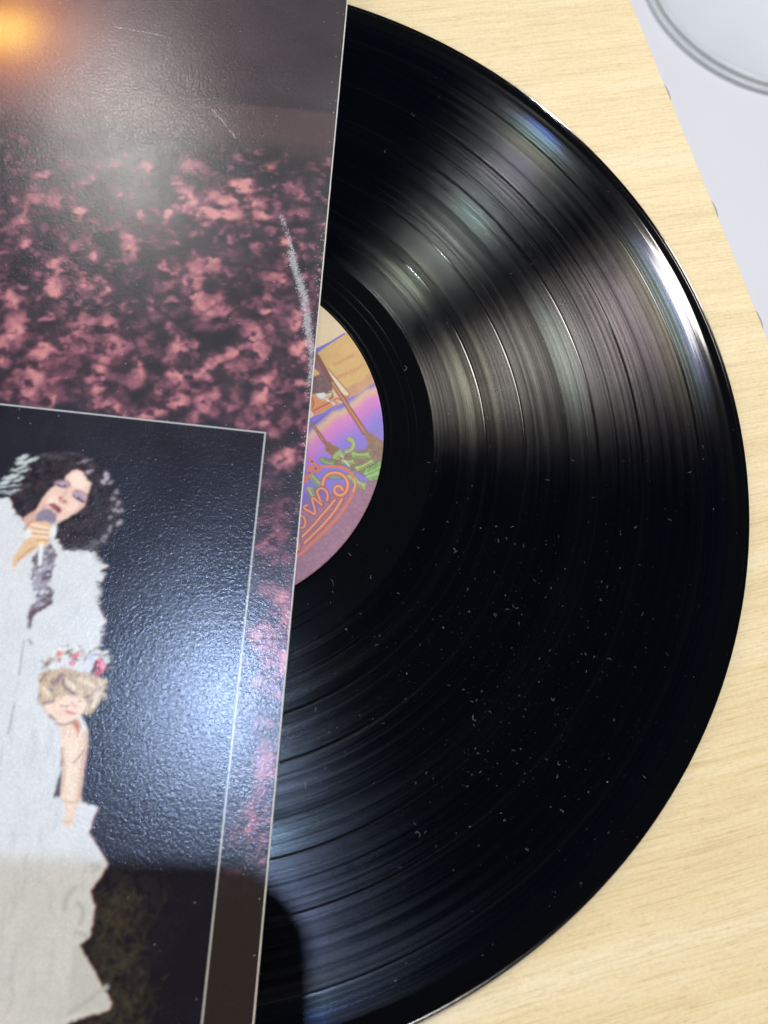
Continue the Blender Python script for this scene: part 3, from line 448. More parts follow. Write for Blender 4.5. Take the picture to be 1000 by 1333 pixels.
["f",[[[-32.49,-133.39],[-32.07,-132.22],0.05],[[-30.27,-122.95],[-30.42,-122.11],1.0],[[-30.25,-118.34],[-31.17,-115.73],0.9],[[-34.46,-130.12],[-34.29,-128.36],0.27],[[-32.31,-113.87],[-30.23,-112.48],0.23],[[-30.03,-134.91],[-29.2,-133.08],0.0],[[-30.77,-123.72],[-31.36,-122.41],0.81],[[-37.36,-116.43],[-38.16,-114.9],0.8],[[-34.88,-125.76],[-34.18,-124.81],0.01],[[-33.04,-114.5],[-33.84,-113.14],0.95],[[-30.09,-136.54],[-28.86,-136.94],0.74],[[-27.05,-129.98],[-25.84,-129.75],0.64],[[-24.1,-130.05],[-23.07,-129.02],0.48],[[-32.3,-122.58],[-31.21,-121.58],0.71],[[-25.09,-136.44],[-26.26,-134.58],0.81],[[-31.05,-130.9],[-31.81,-129.52],0.55],[[-33.81,-137.25],[-34.65,-135.93],0.0],[[-31.7,-128.83],[-29.04,-129.46],0.33],[[-33.16,-116.42],[-33.05,-115.53],0.86],[[-33.92,-116.0],[-33.67,-114.77],0.49],[[-29.88,-114.87],[-28.66,-115.62],0.45],[[-28.47,-111.99],[-28.49,-110.53],0.93],[[-30.25,-124.84],[-29.72,-122.91],0.86],[[-34.22,-133.1],[-33.71,-131.37],0.74],[[-29.72,-130.27],[-29.67,-129.53],0.04],[[-30.23,-117.78],[-29.49,-117.34],0.22],[[-26.4,-135.11],[-24.97,-134.68],0.42],[[-26.06,-132.52],[-24.6,-133.14],0.71],[[-21.19,-133.3],[-22.22,-131.05],0.3],[[-32.49,-125.31],[-32.65,-124.49],0.53],[[-30.67,-133.95],[-29.38,-132.74],0.49],[[-33.3,-131.43],[-32.13,-130.09],0.49],[[-38.3,-119.12],[-36.14,-118.85],0.19],[[-23.95,-131.44],[-23.87,-130.16],0.44],[[-32.63,-113.42],[-32.01,-112.34],0.86],[[-31.81,-130.33],[-31.59,-131.42],0.68],[[-30.04,-126.62],[-28.67,-126.58],0.49],[[-29.4,-117.41],[-28.34,-118.25],0.19],[[-36.3,-114.86],[-36.24,-113.38],0.18],[[-32.06,-113.76],[-32.7,-112.22],0.6],[[-31.76,-135.45],[-30.03,-136.57],0.92],[[-27.7,-134.35],[-26.73,-132.42],0.32],[[-30.32,-125.53],[-30.06,-127.73],0.82],[[-25.31,-122.16],[-23.72,-122.31],0.88],[[-27.29,-121.88],[-27.74,-121.09],0.28],[[-36.65,-114.06],[-36.58,-112.42],0.03],[[-29.95,-136.08],[-29.22,-134.9],0.95],[[-25.21,-122.73],[-24.45,-122.44],0.07],[[-32.59,-130.23],[-31.54,-128.99],0.25],[[-28.25,-136.8],[-27.84,-135.18],0.18],[[-28.26,-131.5],[-27.1,-131.37],0.33],[[-32.19,-122.46],[-30.16,-121.35],0.34],[[-27.19,-113.67],[-29.65,-112.19],0.5],[[-27.06,-127.96],[-24.93,-129.26],0.26],[[-30.36,-135.3],[-29.46,-133.35],0.47],[[-23.8,-134.87],[-22.73,-133.56],0.25],[[-35.24,-133.75],[-34.69,-131.67],0.01],[[-35.58,-117.61],[-35.7,-116.48],0.37],[[-31.36,-113.98],[-31.36,-112.85],0.84],[[-33.49,-133.88],[-33.07,-133.18],0.06],[[-27.3,-133.4],[-26.34,-131.15],0.23],[[-30.91,-127.58],[-32.05,-125.1],0.37],[[-33.07,-127.37],[-31.11,-126.39],0.99],[[-23.49,-113.92],[-21.58,-112.93],0.29],[[-29.05,-118.99],[-30.08,-117.43],0.07],[[-34.53,-117.17],[-33.26,-115.03],0.59],[[-35.04,-130.72],[-32.91,-132.33],0.8],[[-25.12,-127.27],[-24.14,-127.48],0.69],[[-31.39,-125.98],[-32.12,-125.34],0.21],[[-38.03,-120.48],[-37.59,-119.73],0.31],[[-34.42,-113.31],[-34.2,-112.06],0.15],[[-27.09,-137.06],[-25.8,-136.16],0.07],[[-28.49,-125.9],[-27.37,-124.1],0.74],[[-29.1,-124.48],[-26.46,-125.23],0.88],[[-31.41,-117.78],[-28.94,-117.4],0.96],[[-30.73,-117.15],[-28.81,-116.87],0.78],[[-33.82,-126.01],[-31.9,-127.04],0.58],[[-28.11,-117.03],[-26.42,-116.64],0.17],[[-22.67,-133.33],[-21.37,-131.28],0.05],[[-34.86,-125.22],[-34.63,-124.1],0.73],[[-27.36,-118.0],[-25.73,-117.18],0.15],[[-26.11,-134.21],[-24.5,-134.05],0.79],[[-31.33,-124.3],[-30.48,-124.57],0.67],[[-23.6,-136.77],[-21.78,-136.2],0.89],[[-34.42,-112.54],[-35.91,-111.5],0.15],[[-27.7,-131.38],[-26.96,-130.24],0.23],[[-27.3,-137.9],[-27.5,-135.61],0.77],[[-25.13,-126.22],[-24.44,-125.58],0.57],[[-24.15,-131.0],[-24.21,-129.42],0.87],[[-31.75,-117.49],[-32.64,-115.55],0.83],[[-30.71,-113.16],[-30.8,-111.12],0.09],[[-32.82,-136.81],[-31.95,-136.82],0.1],[[-28.0,-135.35],[-26.09,-134.0],0.22],[[-27.27,-132.03],[-28.63,-130.87],0.87],[[-25.9,-132.83],[-23.43,-131.91],0.4],[[-35.77,-114.37],[-35.9,-113.31],0.4],[[-32.72,-118.63],[-30.91,-117.54],0.58],[[-35.59,-131.06],[-34.13,-130.48],0.46],[[-26.04,-133.79],[-26.39,-132.53],0.93],[[-35.92,-117.66],[-35.14,-116.11],0.61],[[-29.39,-130.08],[-28.39,-127.84],0.46],[[-34.75,-124.18],[-34.0,-122.03],0.45],[[-24.75,-121.13],[-26.02,-120.19],0.06],[[-32.76,-116.23],[-33.06,-114.63],0.5],[[-31.52,-112.55],[-33.21,-111.88],0.43],[[-32.37,-112.44],[-30.58,-112.53],0.33],[[-25.31,-121.52],[-25.2,-119.17],0.76],[[-30.91,-121.14],[-33.19,-119.99],0.56],[[-30.87,-130.28],[-33.28,-128.73],0.56],[[-24.43,-118.69],[-23.4,-116.2],0.21],[[-24.87,-113.44],[-23.28,-112.11],0.14],[[-26.7,-133.45],[-26.97,-132.28],0.85],[[-29.7,-115.52],[-28.96,-113.29],0.26],[[-33.45,-113.23],[-33.05,-112.57],0.59],[[-37.78,-116.32],[-37.84,-114.59],0.6],[[-28.97,-117.49],[-29.21,-115.91],0.5],[[-31.24,-118.93],[-29.03,-118.41],0.46],[[-25.7,-131.78],[-25.2,-131.21],0.56],[[-37.27,-113.44],[-35.07,-113.62],0.49],[[-33.39,-125.86],[-33.31,-125.0],0.34],[[-32.62,-125.58],[-32.87,-124.43],0.99],[[-35.37,-134.22],[-33.85,-132.67],0.87],[[-26.72,-115.82],[-26.03,-115.1],0.73],[[-34.24,-120.29],[-33.02,-118.79],0.31],[[-27.34,-117.75],[-26.46,-115.41],0.6],[[-35.39,-131.43],[-35.56,-130.07],0.11],[[-22.79,-115.85],[-22.81,-113.6],0.46],[[-20.9,-133.81],[-19.09,-133.34],0.17],[[-31.34,-128.13],[-29.7,-127.15],0.75],[[-23.24,-123.85],[-22.48,-122.87],0.02],[[-28.1,-114.18],[-26.56,-112.59],0.59],[[-34.8,-117.01],[-36.77,-116.4],0.86],[[-32.42,-113.34],[-32.38,-111.06],0.89],[[-30.66,-133.36],[-28.41,-132.52],0.7],[[-32.69,-124.87],[-34.63,-122.92],0.27],[[-28.67,-132.28],[-29.15,-130.6],0.57],[[-26.54,-130.43],[-24.95,-129.49],0.23],[[-30.77,-127.56],[-30.28,-126.96],0.34],[[-23.66,-136.09],[-22.48,-136.9],0.95],[[-28.64,-124.78],[-29.21,-124.1],0.11],[[-28.6,-132.86],[-27.42,-131.26],0.45],[[-24.17,-134.45],[-23.55,-133.77],0.67],[[-29.13,-125.7],[-27.67,-126.59],0.73],[[-32.56,-137.3],[-30.94,-135.75],0.94],[[-30.51,-121.24],[-29.21,-120.23],0.06],[[-35.1,-123.3],[-34.76,-121.13],0.46],[[-23.54,-112.26],[-22.95,-110.05],0.01],[[-31.21,-128.93],[-29.78,-127.2],0.97],[[-31.02,-128.49],[-28.62,-127.45],0.96],[[-27.47,-129.04],[-27.63,-126.55],0.06],[[-32.57,-127.36],[-34.17,-126.8],0.35],[[-28.59,-125.73],[-26.49,-125.78],0.72],[[-28.97,-129.85],[-28.07,-129.38],0.78],[[-29.8,-114.25],[-31.19,-114.64],0.37],[[-32.18,-127.28],[-32.62,-125.01],0.39],[[-28.37,-137.57],[-27.85,-135.27],0.98],[[-36.11,-115.59],[-34.2,-116.13],0.79],[[-29.09,-112.88],[-28.92,-112.13],0.96],[[-27.9,-135.51],[-27.63,-134.47],0.6],[[-33.83,-130.94],[-32.08,-130.95],0.91],[[-23.4,-136.04],[-22.84,-135.26],0.65],[[-27.52,-113.8],[-27.18,-114.55],0.05],[[-32.75,-117.04],[-31.76,-116.19],0.24],[[-32.8,-126.12],[-30.53,-127.25],0.93],[[-33.48,-113.72],[-32.62,-112.45],0.05],[[-29.75,-120.6],[-31.74,-119.57],0.73],[[-30.18,-129.65],[-31.74,-127.58],0.4],[[-23.65,-116.2],[-24.94,-115.6],0.47],[[-31.21,-126.28],[-28.89,-125.18],0.65],[[-36.11,-116.29],[-37.79,-115.0],0.92],[[-35.34,-123.56],[-34.97,-124.29],0.62],[[-25.47,-124.65],[-26.11,-122.75],0.24],[[-26.33,-136.07],[-25.57,-135.49],0.63],[[-31.22,-119.77],[-30.9,-118.16],0.79],[[-25.63,-128.96],[-27.3,-127.36],0.19],[[-29.54,-134.07],[-27.44,-132.61],0.78],[[-25.82,-135.8],[-24.25,-135.2],0.1],[[-38.14,-118.2],[-36.32,-117.65],0.86],[[-30.96,-117.69],[-29.74,-116.29],0.57],[[-22.63,-132.98],[-22.41,-131.78],0.22],[[-32.42,-134.15],[-31.03,-133.89],0.9],[[-31.66,-124.45],[-29.26,-124.68],0.71],[[-36.21,-117.93],[-34.11,-119.13],0.58],[[-29.15,-113.87],[-27.65,-115.01],0.3],[[-31.76,-132.82],[-31.6,-130.51],0.43],[[-26.89,-126.15],[-25.51,-124.96],0.57],[[-24.15,-132.92],[-23.34,-132.23],0.56],[[-24.21,-137.61],[-23.8,-136.1],0.01],[[-31.63,-134.74],[-31.96,-133.04],0.95],[[-27.88,-112.33],[-26.69,-112.71],0.98],[[-29.65,-119.21],[-29.0,-117.26],0.03],[[-27.58,-132.69],[-26.33,-133.05],0.91],[[-31.97,-134.63],[-32.09,-132.94],0.18],[[-25.78,-126.38],[-23.68,-127.15],0.79],[[-34.23,-116.68],[-32.82,-115.15],0.87],[[-26.17,-125.71],[-25.44,-124.97],0.05],[[-29.23,-118.88],[-27.05,-119.14],0.59],[[-25.96,-137.39],[-25.06,-136.62],0.3],[[-27.36,-129.21],[-26.69,-128.25],0.13],[[-21.46,-135.35],[-20.51,-133.44],0.42],[[-35.77,-130.78],[-35.46,-129.72],0.26],[[-32.13,-117.45],[-30.42,-116.06],0.86],[[-28.29,-126.34],[-27.25,-125.89],0.7],[[-28.47,-136.46],[-27.16,-136.43],0.11],[[-23.89,-129.94],[-24.45,-127.51],0.48],[[-30.65,-128.06],[-30.0,-127.32],0.65],[[-29.02,-134.84],[-28.69,-133.94],0.54],[[-28.2,-115.16],[-28.18,-114.19],0.99],[[-32.56,-114.66],[-34.18,-113.93],0.02],[[-36.15,-119.02],[-36.0,-117.96],0.06],[[-31.2,-114.74],[-28.79,-114.09],0.78],[[-33.96,-113.91],[-33.83,-113.03],0.01],[[-19.99,-128.14],[-19.2,-127.14],0.54],[[-21.65,-112.74],[-22.11,-110.42],0.51],[[-33.08,-133.08],[-30.57,-132.57],0.28],[[-32.85,-129.32],[-33.23,-126.95],0.45],[[-31.85,-122.15],[-33.9,-121.11],0.17],[[-29.52,-122.34],[-27.68,-122.05],0.27],[[-24.51,-118.38],[-25.08,-117.29],0.06],[[-32.84,-129.49],[-32.96,-128.27],0.42],[[-31.09,-119.11],[-31.38,-118.18],0.39],[[-25.53,-132.12],[-24.58,-132.16],0.36],[[-35.14,-115.56],[-34.16,-115.29],0.46],[[-27.92,-132.71],[-26.98,-131.75],0.54],[[-28.65,-137.91],[-28.71,-136.47],0.49],[[-33.04,-121.77],[-32.86,-119.28],0.16],[[-26.52,-126.44],[-27.15,-124.86],0.01],[[-27.21,-124.17],[-26.43,-123.97],0.01],[[-38.67,-112.68],[-38.42,-110.7],0.72],[[-27.48,-125.43],[-29.15,-123.31],0.36],[[-33.94,-123.7],[-33.85,-122.69],0.78],[[-35.23,-136.05],[-37.22,-134.44],0.73],[[-28.45,-136.98],[-27.71,-136.06],0.91],[[-29.71,-136.14],[-30.6,-134.99],0.83],[[-29.83,-122.9],[-28.55,-123.92],0.66],[[-29.65,-117.65],[-28.66,-118.38],0.16],[[-32.64,-114.23],[-31.15,-112.92],0.88],[[-24.31,-121.24],[-22.65,-121.33],0.28],[[-36.06,-123.37],[-33.73,-122.53],0.41],[[-27.11,-114.31],[-26.79,-111.98],0.63],[[-30.37,-130.62],[-27.91,-130.8],0.94],[[-35.09,-128.28],[-33.63,-128.62],0.89],[[-24.93,-132.66],[-24.42,-131.89],0.83],[[-30.86,-121.92],[-31.93,-120.68],0.42],[[-31.23,-120.42],[-30.35,-118.41],0.43],[[-31.2,-116.74],[-30.53,-114.91],0.64],[[-35.8,-114.35],[-35.14,-113.81],0.37],[[-30.34,-133.43],[-29.66,-131.16],0.92],[[-28.37,-123.62],[-27.44,-122.26],0.07],[[-28.41,-133.96],[-27.77,-132.57],0.67],[[-31.67,-127.59],[-30.62,-127.5],0.04],[[-30.57,-128.85],[-32.25,-126.64],0.15],[[-23.26,-133.67],[-21.5,-131.8],0.54],[[-30.52,-127.12],[-29.7,-125.52],0.42],[[-26.91,-132.2],[-26.43,-129.82],0.42],[[-34.06,-137.55],[-33.19,-136.72],0.61],[[-38.36,-117.37],[-36.58,-115.98],0.43],[[-26.1,-121.38],[-27.46,-119.77],0.79],[[-34.87,-128.23],[-34.21,-127.6],0.86],[[-37.41,-125.27],[-36.57,-123.78],0.41],[[-28.52,-133.65],[-27.37,-131.86],0.01],[[-24.94,-131.41],[-24.16,-130.91],0.36],[[-24.39,-133.2],[-23.31,-133.5],0.3],[[-28.91,-130.63],[-28.42,-128.62],0.23],[[-22.36,-132.06],[-20.55,-131.82],0.25],[[-24.14,-125.25],[-24.41,-124.21],0.44],[[-26.81,-117.46],[-25.61,-115.23],0.43],[[-31.79,-125.85],[-29.98,-125.09],0.01],[[-30.92,-118.28],[-29.05,-117.45],0.5],[[-36.77,-119.73],[-36.22,-117.25],0.52],[[-30.11,-124.63],[-28.1,-123.96],0.47],[[-25.27,-130.62],[-24.52,-129.85],0.91],[[-28.73,-126.95],[-26.47,-125.51],0.36],[[-31.85,-129.28],[-30.23,-129.69],0.6],[[-25.55,-131.77],[-24.89,-132.24],1.0],[[-32.34,-132.97],[-33.43,-131.63],0.08],[[-33.2,-113.24],[-31.44,-112.11],0.4],[[-27.78,-136.89],[-28.95,-135.99],0.2],[[-35.51,-130.22],[-33.56,-128.55],0.52],[[-30.76,-136.84],[-29.51,-135.69],0.3],[[-34.72,-121.01],[-33.11,-119.01],0.96],[[-36.97,-116.75],[-36.52,-115.34],0.41],[[-27.42,-133.49],[-26.24,-132.39],0.3],[[-37.06,-122.91],[-34.79,-122.56],0.33],[[-21.78,-130.64],[-20.18,-129.65],0.32],[[-27.25,-135.86],[-25.71,-133.99],0.81],[[-29.62,-121.83],[-28.63,-121.5],0.06],[[-28.77,-118.76],[-28.57,-117.79],0.76],[[-23.37,-127.6],[-23.42,-126.21],0.57],[[-26.73,-129.28],[-25.48,-128.48],0.82],[[-28.21,-126.13],[-27.5,-125.55],0.57],[[-34.54,-130.5],[-35.56,-128.8],0.78],[[-29.26,-131.71],[-27.63,-131.75],0.75],[[-37.59,-121.8],[-38.51,-119.23],0.73],[[-28.1,-126.99],[-27.98,-125.44],0.04],[[-34.79,-118.95],[-32.53,-118.62],0.12],[[-34.22,-113.33],[-33.54,-111.23],0.33],[[-33.96,-119.24],[-32.91,-119.58],0.03],[[-27.22,-138.0],[-25.75,-136.68],0.93],[[-30.74,-129.15],[-31.01,-127.01],0.87],[[-29.45,-126.8],[-28.84,-126.34],0.87],[[-23.57,-134.68],[-23.57,-133.52],0.5],[[-35.12,-116.57],[-34.59,-115.63],0.17],[[-29.11,-135.41],[-29.34,-134.62],0.97],[[-31.97,-117.4],[-34.02,-116.99],0.42],[[-34.58,-115.23],[-32.06,-116.0],0.9],[[-26.05,-127.02],[-26.75,-125.7],0.12],[[-33.12,-137.79],[-34.29,-136.52],0.68],[[-28.44,-133.87],[-30.79,-134.97],0.27],[[-29.69,-114.23],[-31.74,-112.87],0.7],[[-27.92,-137.42],[-27.96,-135.78],0.3],[[-36.43,-132.42],[-36.48,-130.84],0.09],[[-26.9,-128.63],[-26.96,-126.38],0.38],[[-33.46,-119.99],[-32.46,-119.72],0.41],[[-30.93,-130.08],[-30.34,-128.56],0.11],[[-26.68,-135.01],[-24.68,-135.05],0.22],[[-35.97,-127.22],[-34.26,-126.25],0.35],[[-35.36,-115.84],[-35.88,-113.14],0.47],[[-27.42,-123.82],[-25.24,-122.6],0.64],[[-28.79,-122.96],[-29.21,-121.05],0.33],[[-28.08,-137.65],[-27.28,-135.86],0.41],[[-27.45,-118.07],[-29.77,-116.86],0.04],[[-33.13,-127.1],[-32.31,-126.83],0.55],[[-22.35,-131.37],[-22.74,-129.93],0.37],[[-24.65,-119.56],[-24.87,-117.06],0.32],[[-30.48,-135.17],[-29.9,-134.33],0.22],[[-28.34,-131.42],[-26.2,-130.06],0.12],[[-28.11,-130.71],[-30.6,-130.65],0.36],[[-26.78,-112.47],[-25.81,-112.14],0.66],[[-28.86,-113.16],[-28.27,-112.54],0.59],[[-27.75,-123.57],[-26.61,-124.47],0.99],[[-27.81,-126.78],[-26.83,-127.38],0.91],[[-36.3,-122.5],[-35.38,-120.64],0.07],[[-31.68,-113.28],[-29.02,-114.29],0.54],[[-27.39,-125.92],[-26.43,-125.44],0.37],[[-27.98,-122.19],[-25.79,-121.71],0.6],[[-26.1,-119.26],[-25.16,-117.8],0.51],[[-25.91,-130.26],[-26.61,-128.82],0.11],[[-31.37,-127.8],[-31.69,-126.57],0.61],[[-35.12,-112.7],[-34.12,-111.8],0.89],[[-24.35,-135.94],[-24.29,-134.1],0.21],[[-34.37,-133.77],[-33.47,-132.94],0.01],[[-29.14,-112.74],[-29.14,-110.26],0.35],[[-34.09,-121.74],[-32.14,-120.17],0.31],[[-25.98,-124.66],[-25.14,-124.22],0.7],[[-36.3,-113.64],[-36.4,-112.51],0.25],[[-34.35,-129.03],[-33.33,-130.08],0.73],[[-34.07,-129.12],[-33.81,-128.36],0.8],[[-20.06,-134.88],[-17.95,-135.35],0.12],[[-33.89,-114.25],[-33.43,-113.16],0.25],[[-36.62,-112.58],[-34.76,-110.65],0.73],[[-29.42,-116.61],[-28.15,-116.1],0.01],[[-34.43,-121.24],[-33.15,-119.21],0.8],[[-27.69,-132.33],[-26.66,-131.8],0.98],[[-32.6,-113.79],[-31.87,-112.49],0.77],[[-24.69,-137.78],[-23.82,-135.63],0.66],[[-25.37,-137.31],[-26.3,-136.33],0.47],[[-28.82,-117.9],[-26.4,-119.15],0.19],[[-29.64,-113.8],[-28.62,-112.19],0.29],[[-28.94,-131.25],[-29.55,-129.56],0.46],[[-30.53,-120.74],[-30.17,-118.69],0.47],[[-36.38,-127.83],[-35.38,-128.01],0.91],[[-32.69,-118.28],[-32.07,-116.61],0.06],[[-29.4,-124.08],[-29.03,-123.42],0.51],[[-34.63,-127.25],[-32.38,-126.83],0.69],[[-29.0,-125.09],[-26.29,-124.56],0.86],[[-31.82,-115.64],[-30.38,-115.81],0.36],[[-28.92,-113.24],[-30.17,-111.21],0.61],[[-35.34,-131.38],[-34.17,-131.25],0.04],[[-31.58,-112.8],[-31.88,-111.68],0.68],[[-25.26,-128.18],[-24.49,-127.09],0.84],[[-30.42,-127.85],[-28.07,-128.6],0.0],[[-29.24,-126.01],[-27.48,-124.57],0.25],[[-26.05,-137.34],[-25.24,-139.29],0.66],[[-30.98,-136.08],[-30.09,-135.21],0.78],[[-29.63,-133.36],[-27.94,-133.92],0.26],[[-33.2,-136.29],[-32.53,-135.53],0.63],[[-33.21,-135.22],[-35.27,-134.26],0.73],[[-27.02,-130.22],[-27.53,-128.53],0.38],[[-26.78,-122.56],[-25.45,-121.35],0.57],[[-32.57,-130.51],[-31.6,-130.4],0.38],[[-26.98,-130.71],[-28.31,-131.28],0.09],[[-39.27,-113.62],[-38.98,-112.27],0.33],[[-29.67,-131.36],[-28.33,-130.5],0.6],[[-31.86,-134.04],[-30.84,-133.33],0.59],[[-37.11,-126.96],[-36.18,-125.8],0.86],[[-37.78,-122.56],[-38.26,-120.24],0.95],[[-33.21,-127.28],[-32.41,-125.95],0.71],[[-29.74,-117.47],[-28.83,-118.12],0.55],[[-33.1,-138.16],[-30.87,-138.63],0.08],[[-25.02,-121.11],[-23.8,-120.52],0.17],[[-29.85,-127.25],[-29.19,-126.75],0.17],[[-34.33,-113.48],[-33.72,-115.88],0.13],[[-22.07,-123.64],[-21.7,-122.71],0.18],[[-38.4,-117.12],[-36.38,-116.25],0.26],[[-34.7,-112.54],[-35.53,-112.69],0.21],[[-31.94,-115.55],[-31.19,-113.44],0.96],[[-23.31,-129.64],[-23.02,-127.79],0.45],[[-31.32,-130.48],[-30.72,-129.89],0.81],[[-30.77,-119.28],[-28.59,-120.03],0.41],[[-25.85,-135.22],[-24.87,-134.07],0.64],[[-31.16,-134.15],[-29.26,-133.81],0.85],[[-28.73,-134.43],[-27.88,-135.43],0.54],[[-30.76,-132.21],[-29.96,-131.09],0.92],[[-30.0,-113.64],[-28.21,-113.4],0.03],[[-29.39,-120.0],[-27.8,-118.61],0.94]]],
["e",[0.045,0.046,0.034],0.63,0.63,0.63,None,[-33.12,-117.57],0.94,0.47,-109],
["e",[0.045,0.046,0.034],0.62,0.62,0.62,None,[-29.05,-125.66],0.93,0.46,-155],
["e",[0.045,0.046,0.034],0.62,0.62,0.62,None,[-33.25,-122.12],0.93,0.47,-9],
["e",[0.045,0.046,0.034],0.61,0.61,0.61,None,[-26.79,-133.66],0.91,0.46,-163],
["e",[0.045,0.046,0.034],0.63,0.63,0.63,None,[-32.19,-112.9],0.95,0.48,-141],
["e",[0.045,0.046,0.034],0.62,0.62,0.62,None,[-26.66,-123.3],0.93,0.47,-107],
["p",[0.3,0.06,0.05],0.19,0.32,0.93,None,[[-82.94,-24.28],[-72.07,-24.94],[-70.22,-24.38],[-67.6,-28.2],[-65.87,-29.78],[-62.81,-31.57],[-57.81,-32.46],[-55.68,-35.56],[-52.05,-36.0],[-48.16,-35.95],[-47.6,-37.53],[-46.46,-38.63],[-44.12,-39.02],[-46.02,-40.49],[-44.93,-41.93],[-45.31,-43.06],[-46.72,-43.3],[-45.52,-45.73],[-46.19,-46.81],[-45.57,-48.78],[-42.72,-52.87],[-44.04,-53.65],[-43.7,-56.54],[-43.8,-60.55],[-45.59,-69.26],[-45.19,-76.2],[-42.66,-83.69],[-42.71,-92.03],[-41.99,-93.46],[-38.32,-94.52],[-38.6,-94.9],[-39.6,-99.74],[-34.49,-106.12],[-37.39,-111.89],[-36.14,-114.74],[-36.07,-120.5],[-38.11,-122.5],[-29.82,-133.29],[-29.97,-134.51],[-37.15,-136.94],[-40.57,-139.32],[-60.29,-140.13]]],
["p",[0.63,0.64,0.645],0.17,0.32,0.93,[0.4,4.5,[0.555,0.575,0.59]],[[-83.18,-24.24],[-72.31,-24.91],[-70.46,-24.35],[-67.84,-28.16],[-66.11,-29.75],[-63.05,-31.54],[-58.05,-32.42],[-55.92,-35.53],[-52.29,-35.96],[-48.4,-35.92],[-47.84,-37.5],[-46.7,-38.6],[-44.36,-38.99],[-46.25,-40.45],[-45.16,-41.89],[-45.54,-43.02],[-46.96,-43.26],[-45.75,-45.7],[-46.42,-46.78],[-45.81,-48.75],[-42.96,-52.83],[-44.27,-53.62],[-43.94,-56.5],[-44.03,-60.51],[-45.81,-69.22],[-45.41,-76.16],[-42.89,-83.65],[-42.93,-91.99],[-42.21,-93.42],[-38.55,-94.49],[-38.82,-94.87],[-39.82,-99.7],[-34.71,-106.09],[-37.61,-111.85],[-36.36,-114.71],[-36.29,-120.47],[-38.32,-122.47],[-30.03,-133.25],[-30.18,-134.48],[-37.36,-136.9],[-40.77,-139.29],[-60.49,-140.1]]],
["p",[0.56,0.57,0.56],0.31,0.15,0.77,None,[[-39.32,-122.52],[-37.89,-123.08],[-30.31,-133.57],[-30.85,-134.38],[-38.25,-135.43],[-39.35,-130.61]]],
["s",[0.47,0.49,0.48],0.47,0.0,0.47,None,[[-39.95,-114.26],[-38.28,-115.46],[-38.68,-118.05]],0.47,0.47,1],
["s",[0.47,0.49,0.48],0.47,0.0,0.47,None,[[-39.38,-119.99],[-37.29,-120.52]],0.47,0.47,0],
["s",[0.47,0.49,0.48],0.48,0.0,0.48,None,[[-38.12,-106.29],[-36.37,-106.52],[-37.58,-107.59]],0.48,0.48,1],
["s",[0.47,0.49,0.48],0.45,0.0,0.45,None,[[-38.25,-135.43],[-35.6,-133.5],[-31.47,-130.25]],0.45,0.45,1],
["s",[0.47,0.49,0.48],0.47,0.0,0.47,None,[[-42.43,-115.68],[-42.51,-113.1],[-40.8,-111.06]],0.47,0.47,1],
["s",[0.2,0.17,0.15],0.12,0.0,0.53,None,[[-60.84,-58.68],[-60.59,-64.71],[-60.49,-66.76]],0.11,0.11,0],
["s",[0.36,0.34,0.32],0.1,0.0,0.52,None,[[-60.34,-68.33],[-60.44,-70.64]],0.07,0.07,0],
["s",[0.13,0.1,0.09],0.12,0.0,0.51,None,[[-60.43,-73.24],[-60.42,-76.48],[-60.6,-79.85]],0.13,0.13,0],
["s",[0.45,0.4,0.33],0.17,0.0,0.51,None,[[-54.92,-79.1],[-54.88,-80.21]],0.13,0.13,0],
["s",[0.18,0.17,0.15],0.14,0.0,0.53,None,[[-59.78,-58.25],[-58.99,-59.46]],0.19,0.19,0],
["s",[0.45,0.45,0.44],0.14,0.0,0.54,None,[[-61.26,-51.18],[-60.56,-56.17]],0.12,0.12,0],
["s",[0.619,0.626,0.626],0.15,0.0,0.55,None,[[-47.12,-43.45],[-45.81,-43.72]],0.18,0.05,0],
["s",[0.695,0.702,0.702],0.14,0.0,0.54,None,[[-44.78,-53.76],[-43.72,-54.0]],0.18,0.04,0],
["s",[0.503,0.508,0.508],0.15,0.0,0.55,None,[[-46.57,-46.98],[-45.25,-47.63]],0.18,0.05,0],
["s",[0.526,0.531,0.531],0.15,0.0,0.55,None,[[-47.66,-38.14],[-46.82,-37.47]],0.18,0.05,0],
["s",[0.609,0.615,0.615],0.15,0.0,0.55,None,[[-47.01,-43.03],[-45.66,-42.75]],0.18,0.05,0],
["s",[0.594,0.6,0.6],0.15,0.0,0.56,None,[[-54.29,-35.84],[-52.54,-35.58]],0.19,0.05,0],
["s",[0.62,0.626,0.626],0.15,0.0,0.55,None,[[-46.3,-40.81],[-44.69,-41.22]],0.18,0.05,0],
["s",[0.607,0.613,0.613],0.15,0.0,0.56,None,[[-51.57,-36.0],[-50.22,-36.03]],0.19,0.05,0],
["s",[0.508,0.513,0.513],0.14,0.0,0.53,None,[[-44.4,-58.87],[-43.28,-59.57]],0.18,0.04,0],
["s",[0.688,0.695,0.695],0.14,0.0,0.54,None,[[-45.86,-49.2],[-44.89,-49.34]],0.18,0.05,0],
["s",[0.541,0.546,0.546],0.15,0.0,0.56,None,[[-48.39,-37.5],[-47.3,-37.18]],0.19,0.05,0],
["s",[0.556,0.562,0.562],0.15,0.0,0.56,None,[[-51.86,-36.0],[-51.4,-35.45]],0.19,0.05,0],
["s",[0.607,0.613,0.613],0.15,0.0,0.55,None,[[-46.55,-46.7],[-45.24,-46.64]],0.18,0.05,0],
["s",[0.66,0.667,0.667],0.14,0.0,0.54,None,[[-44.78,-53.35],[-43.27,-52.75]],0.18,0.04,0],
["s",[0.529,0.535,0.535],0.15,0.0,0.55,None,[[-47.67,-38.13],[-46.19,-38.47]],0.18,0.05,0],
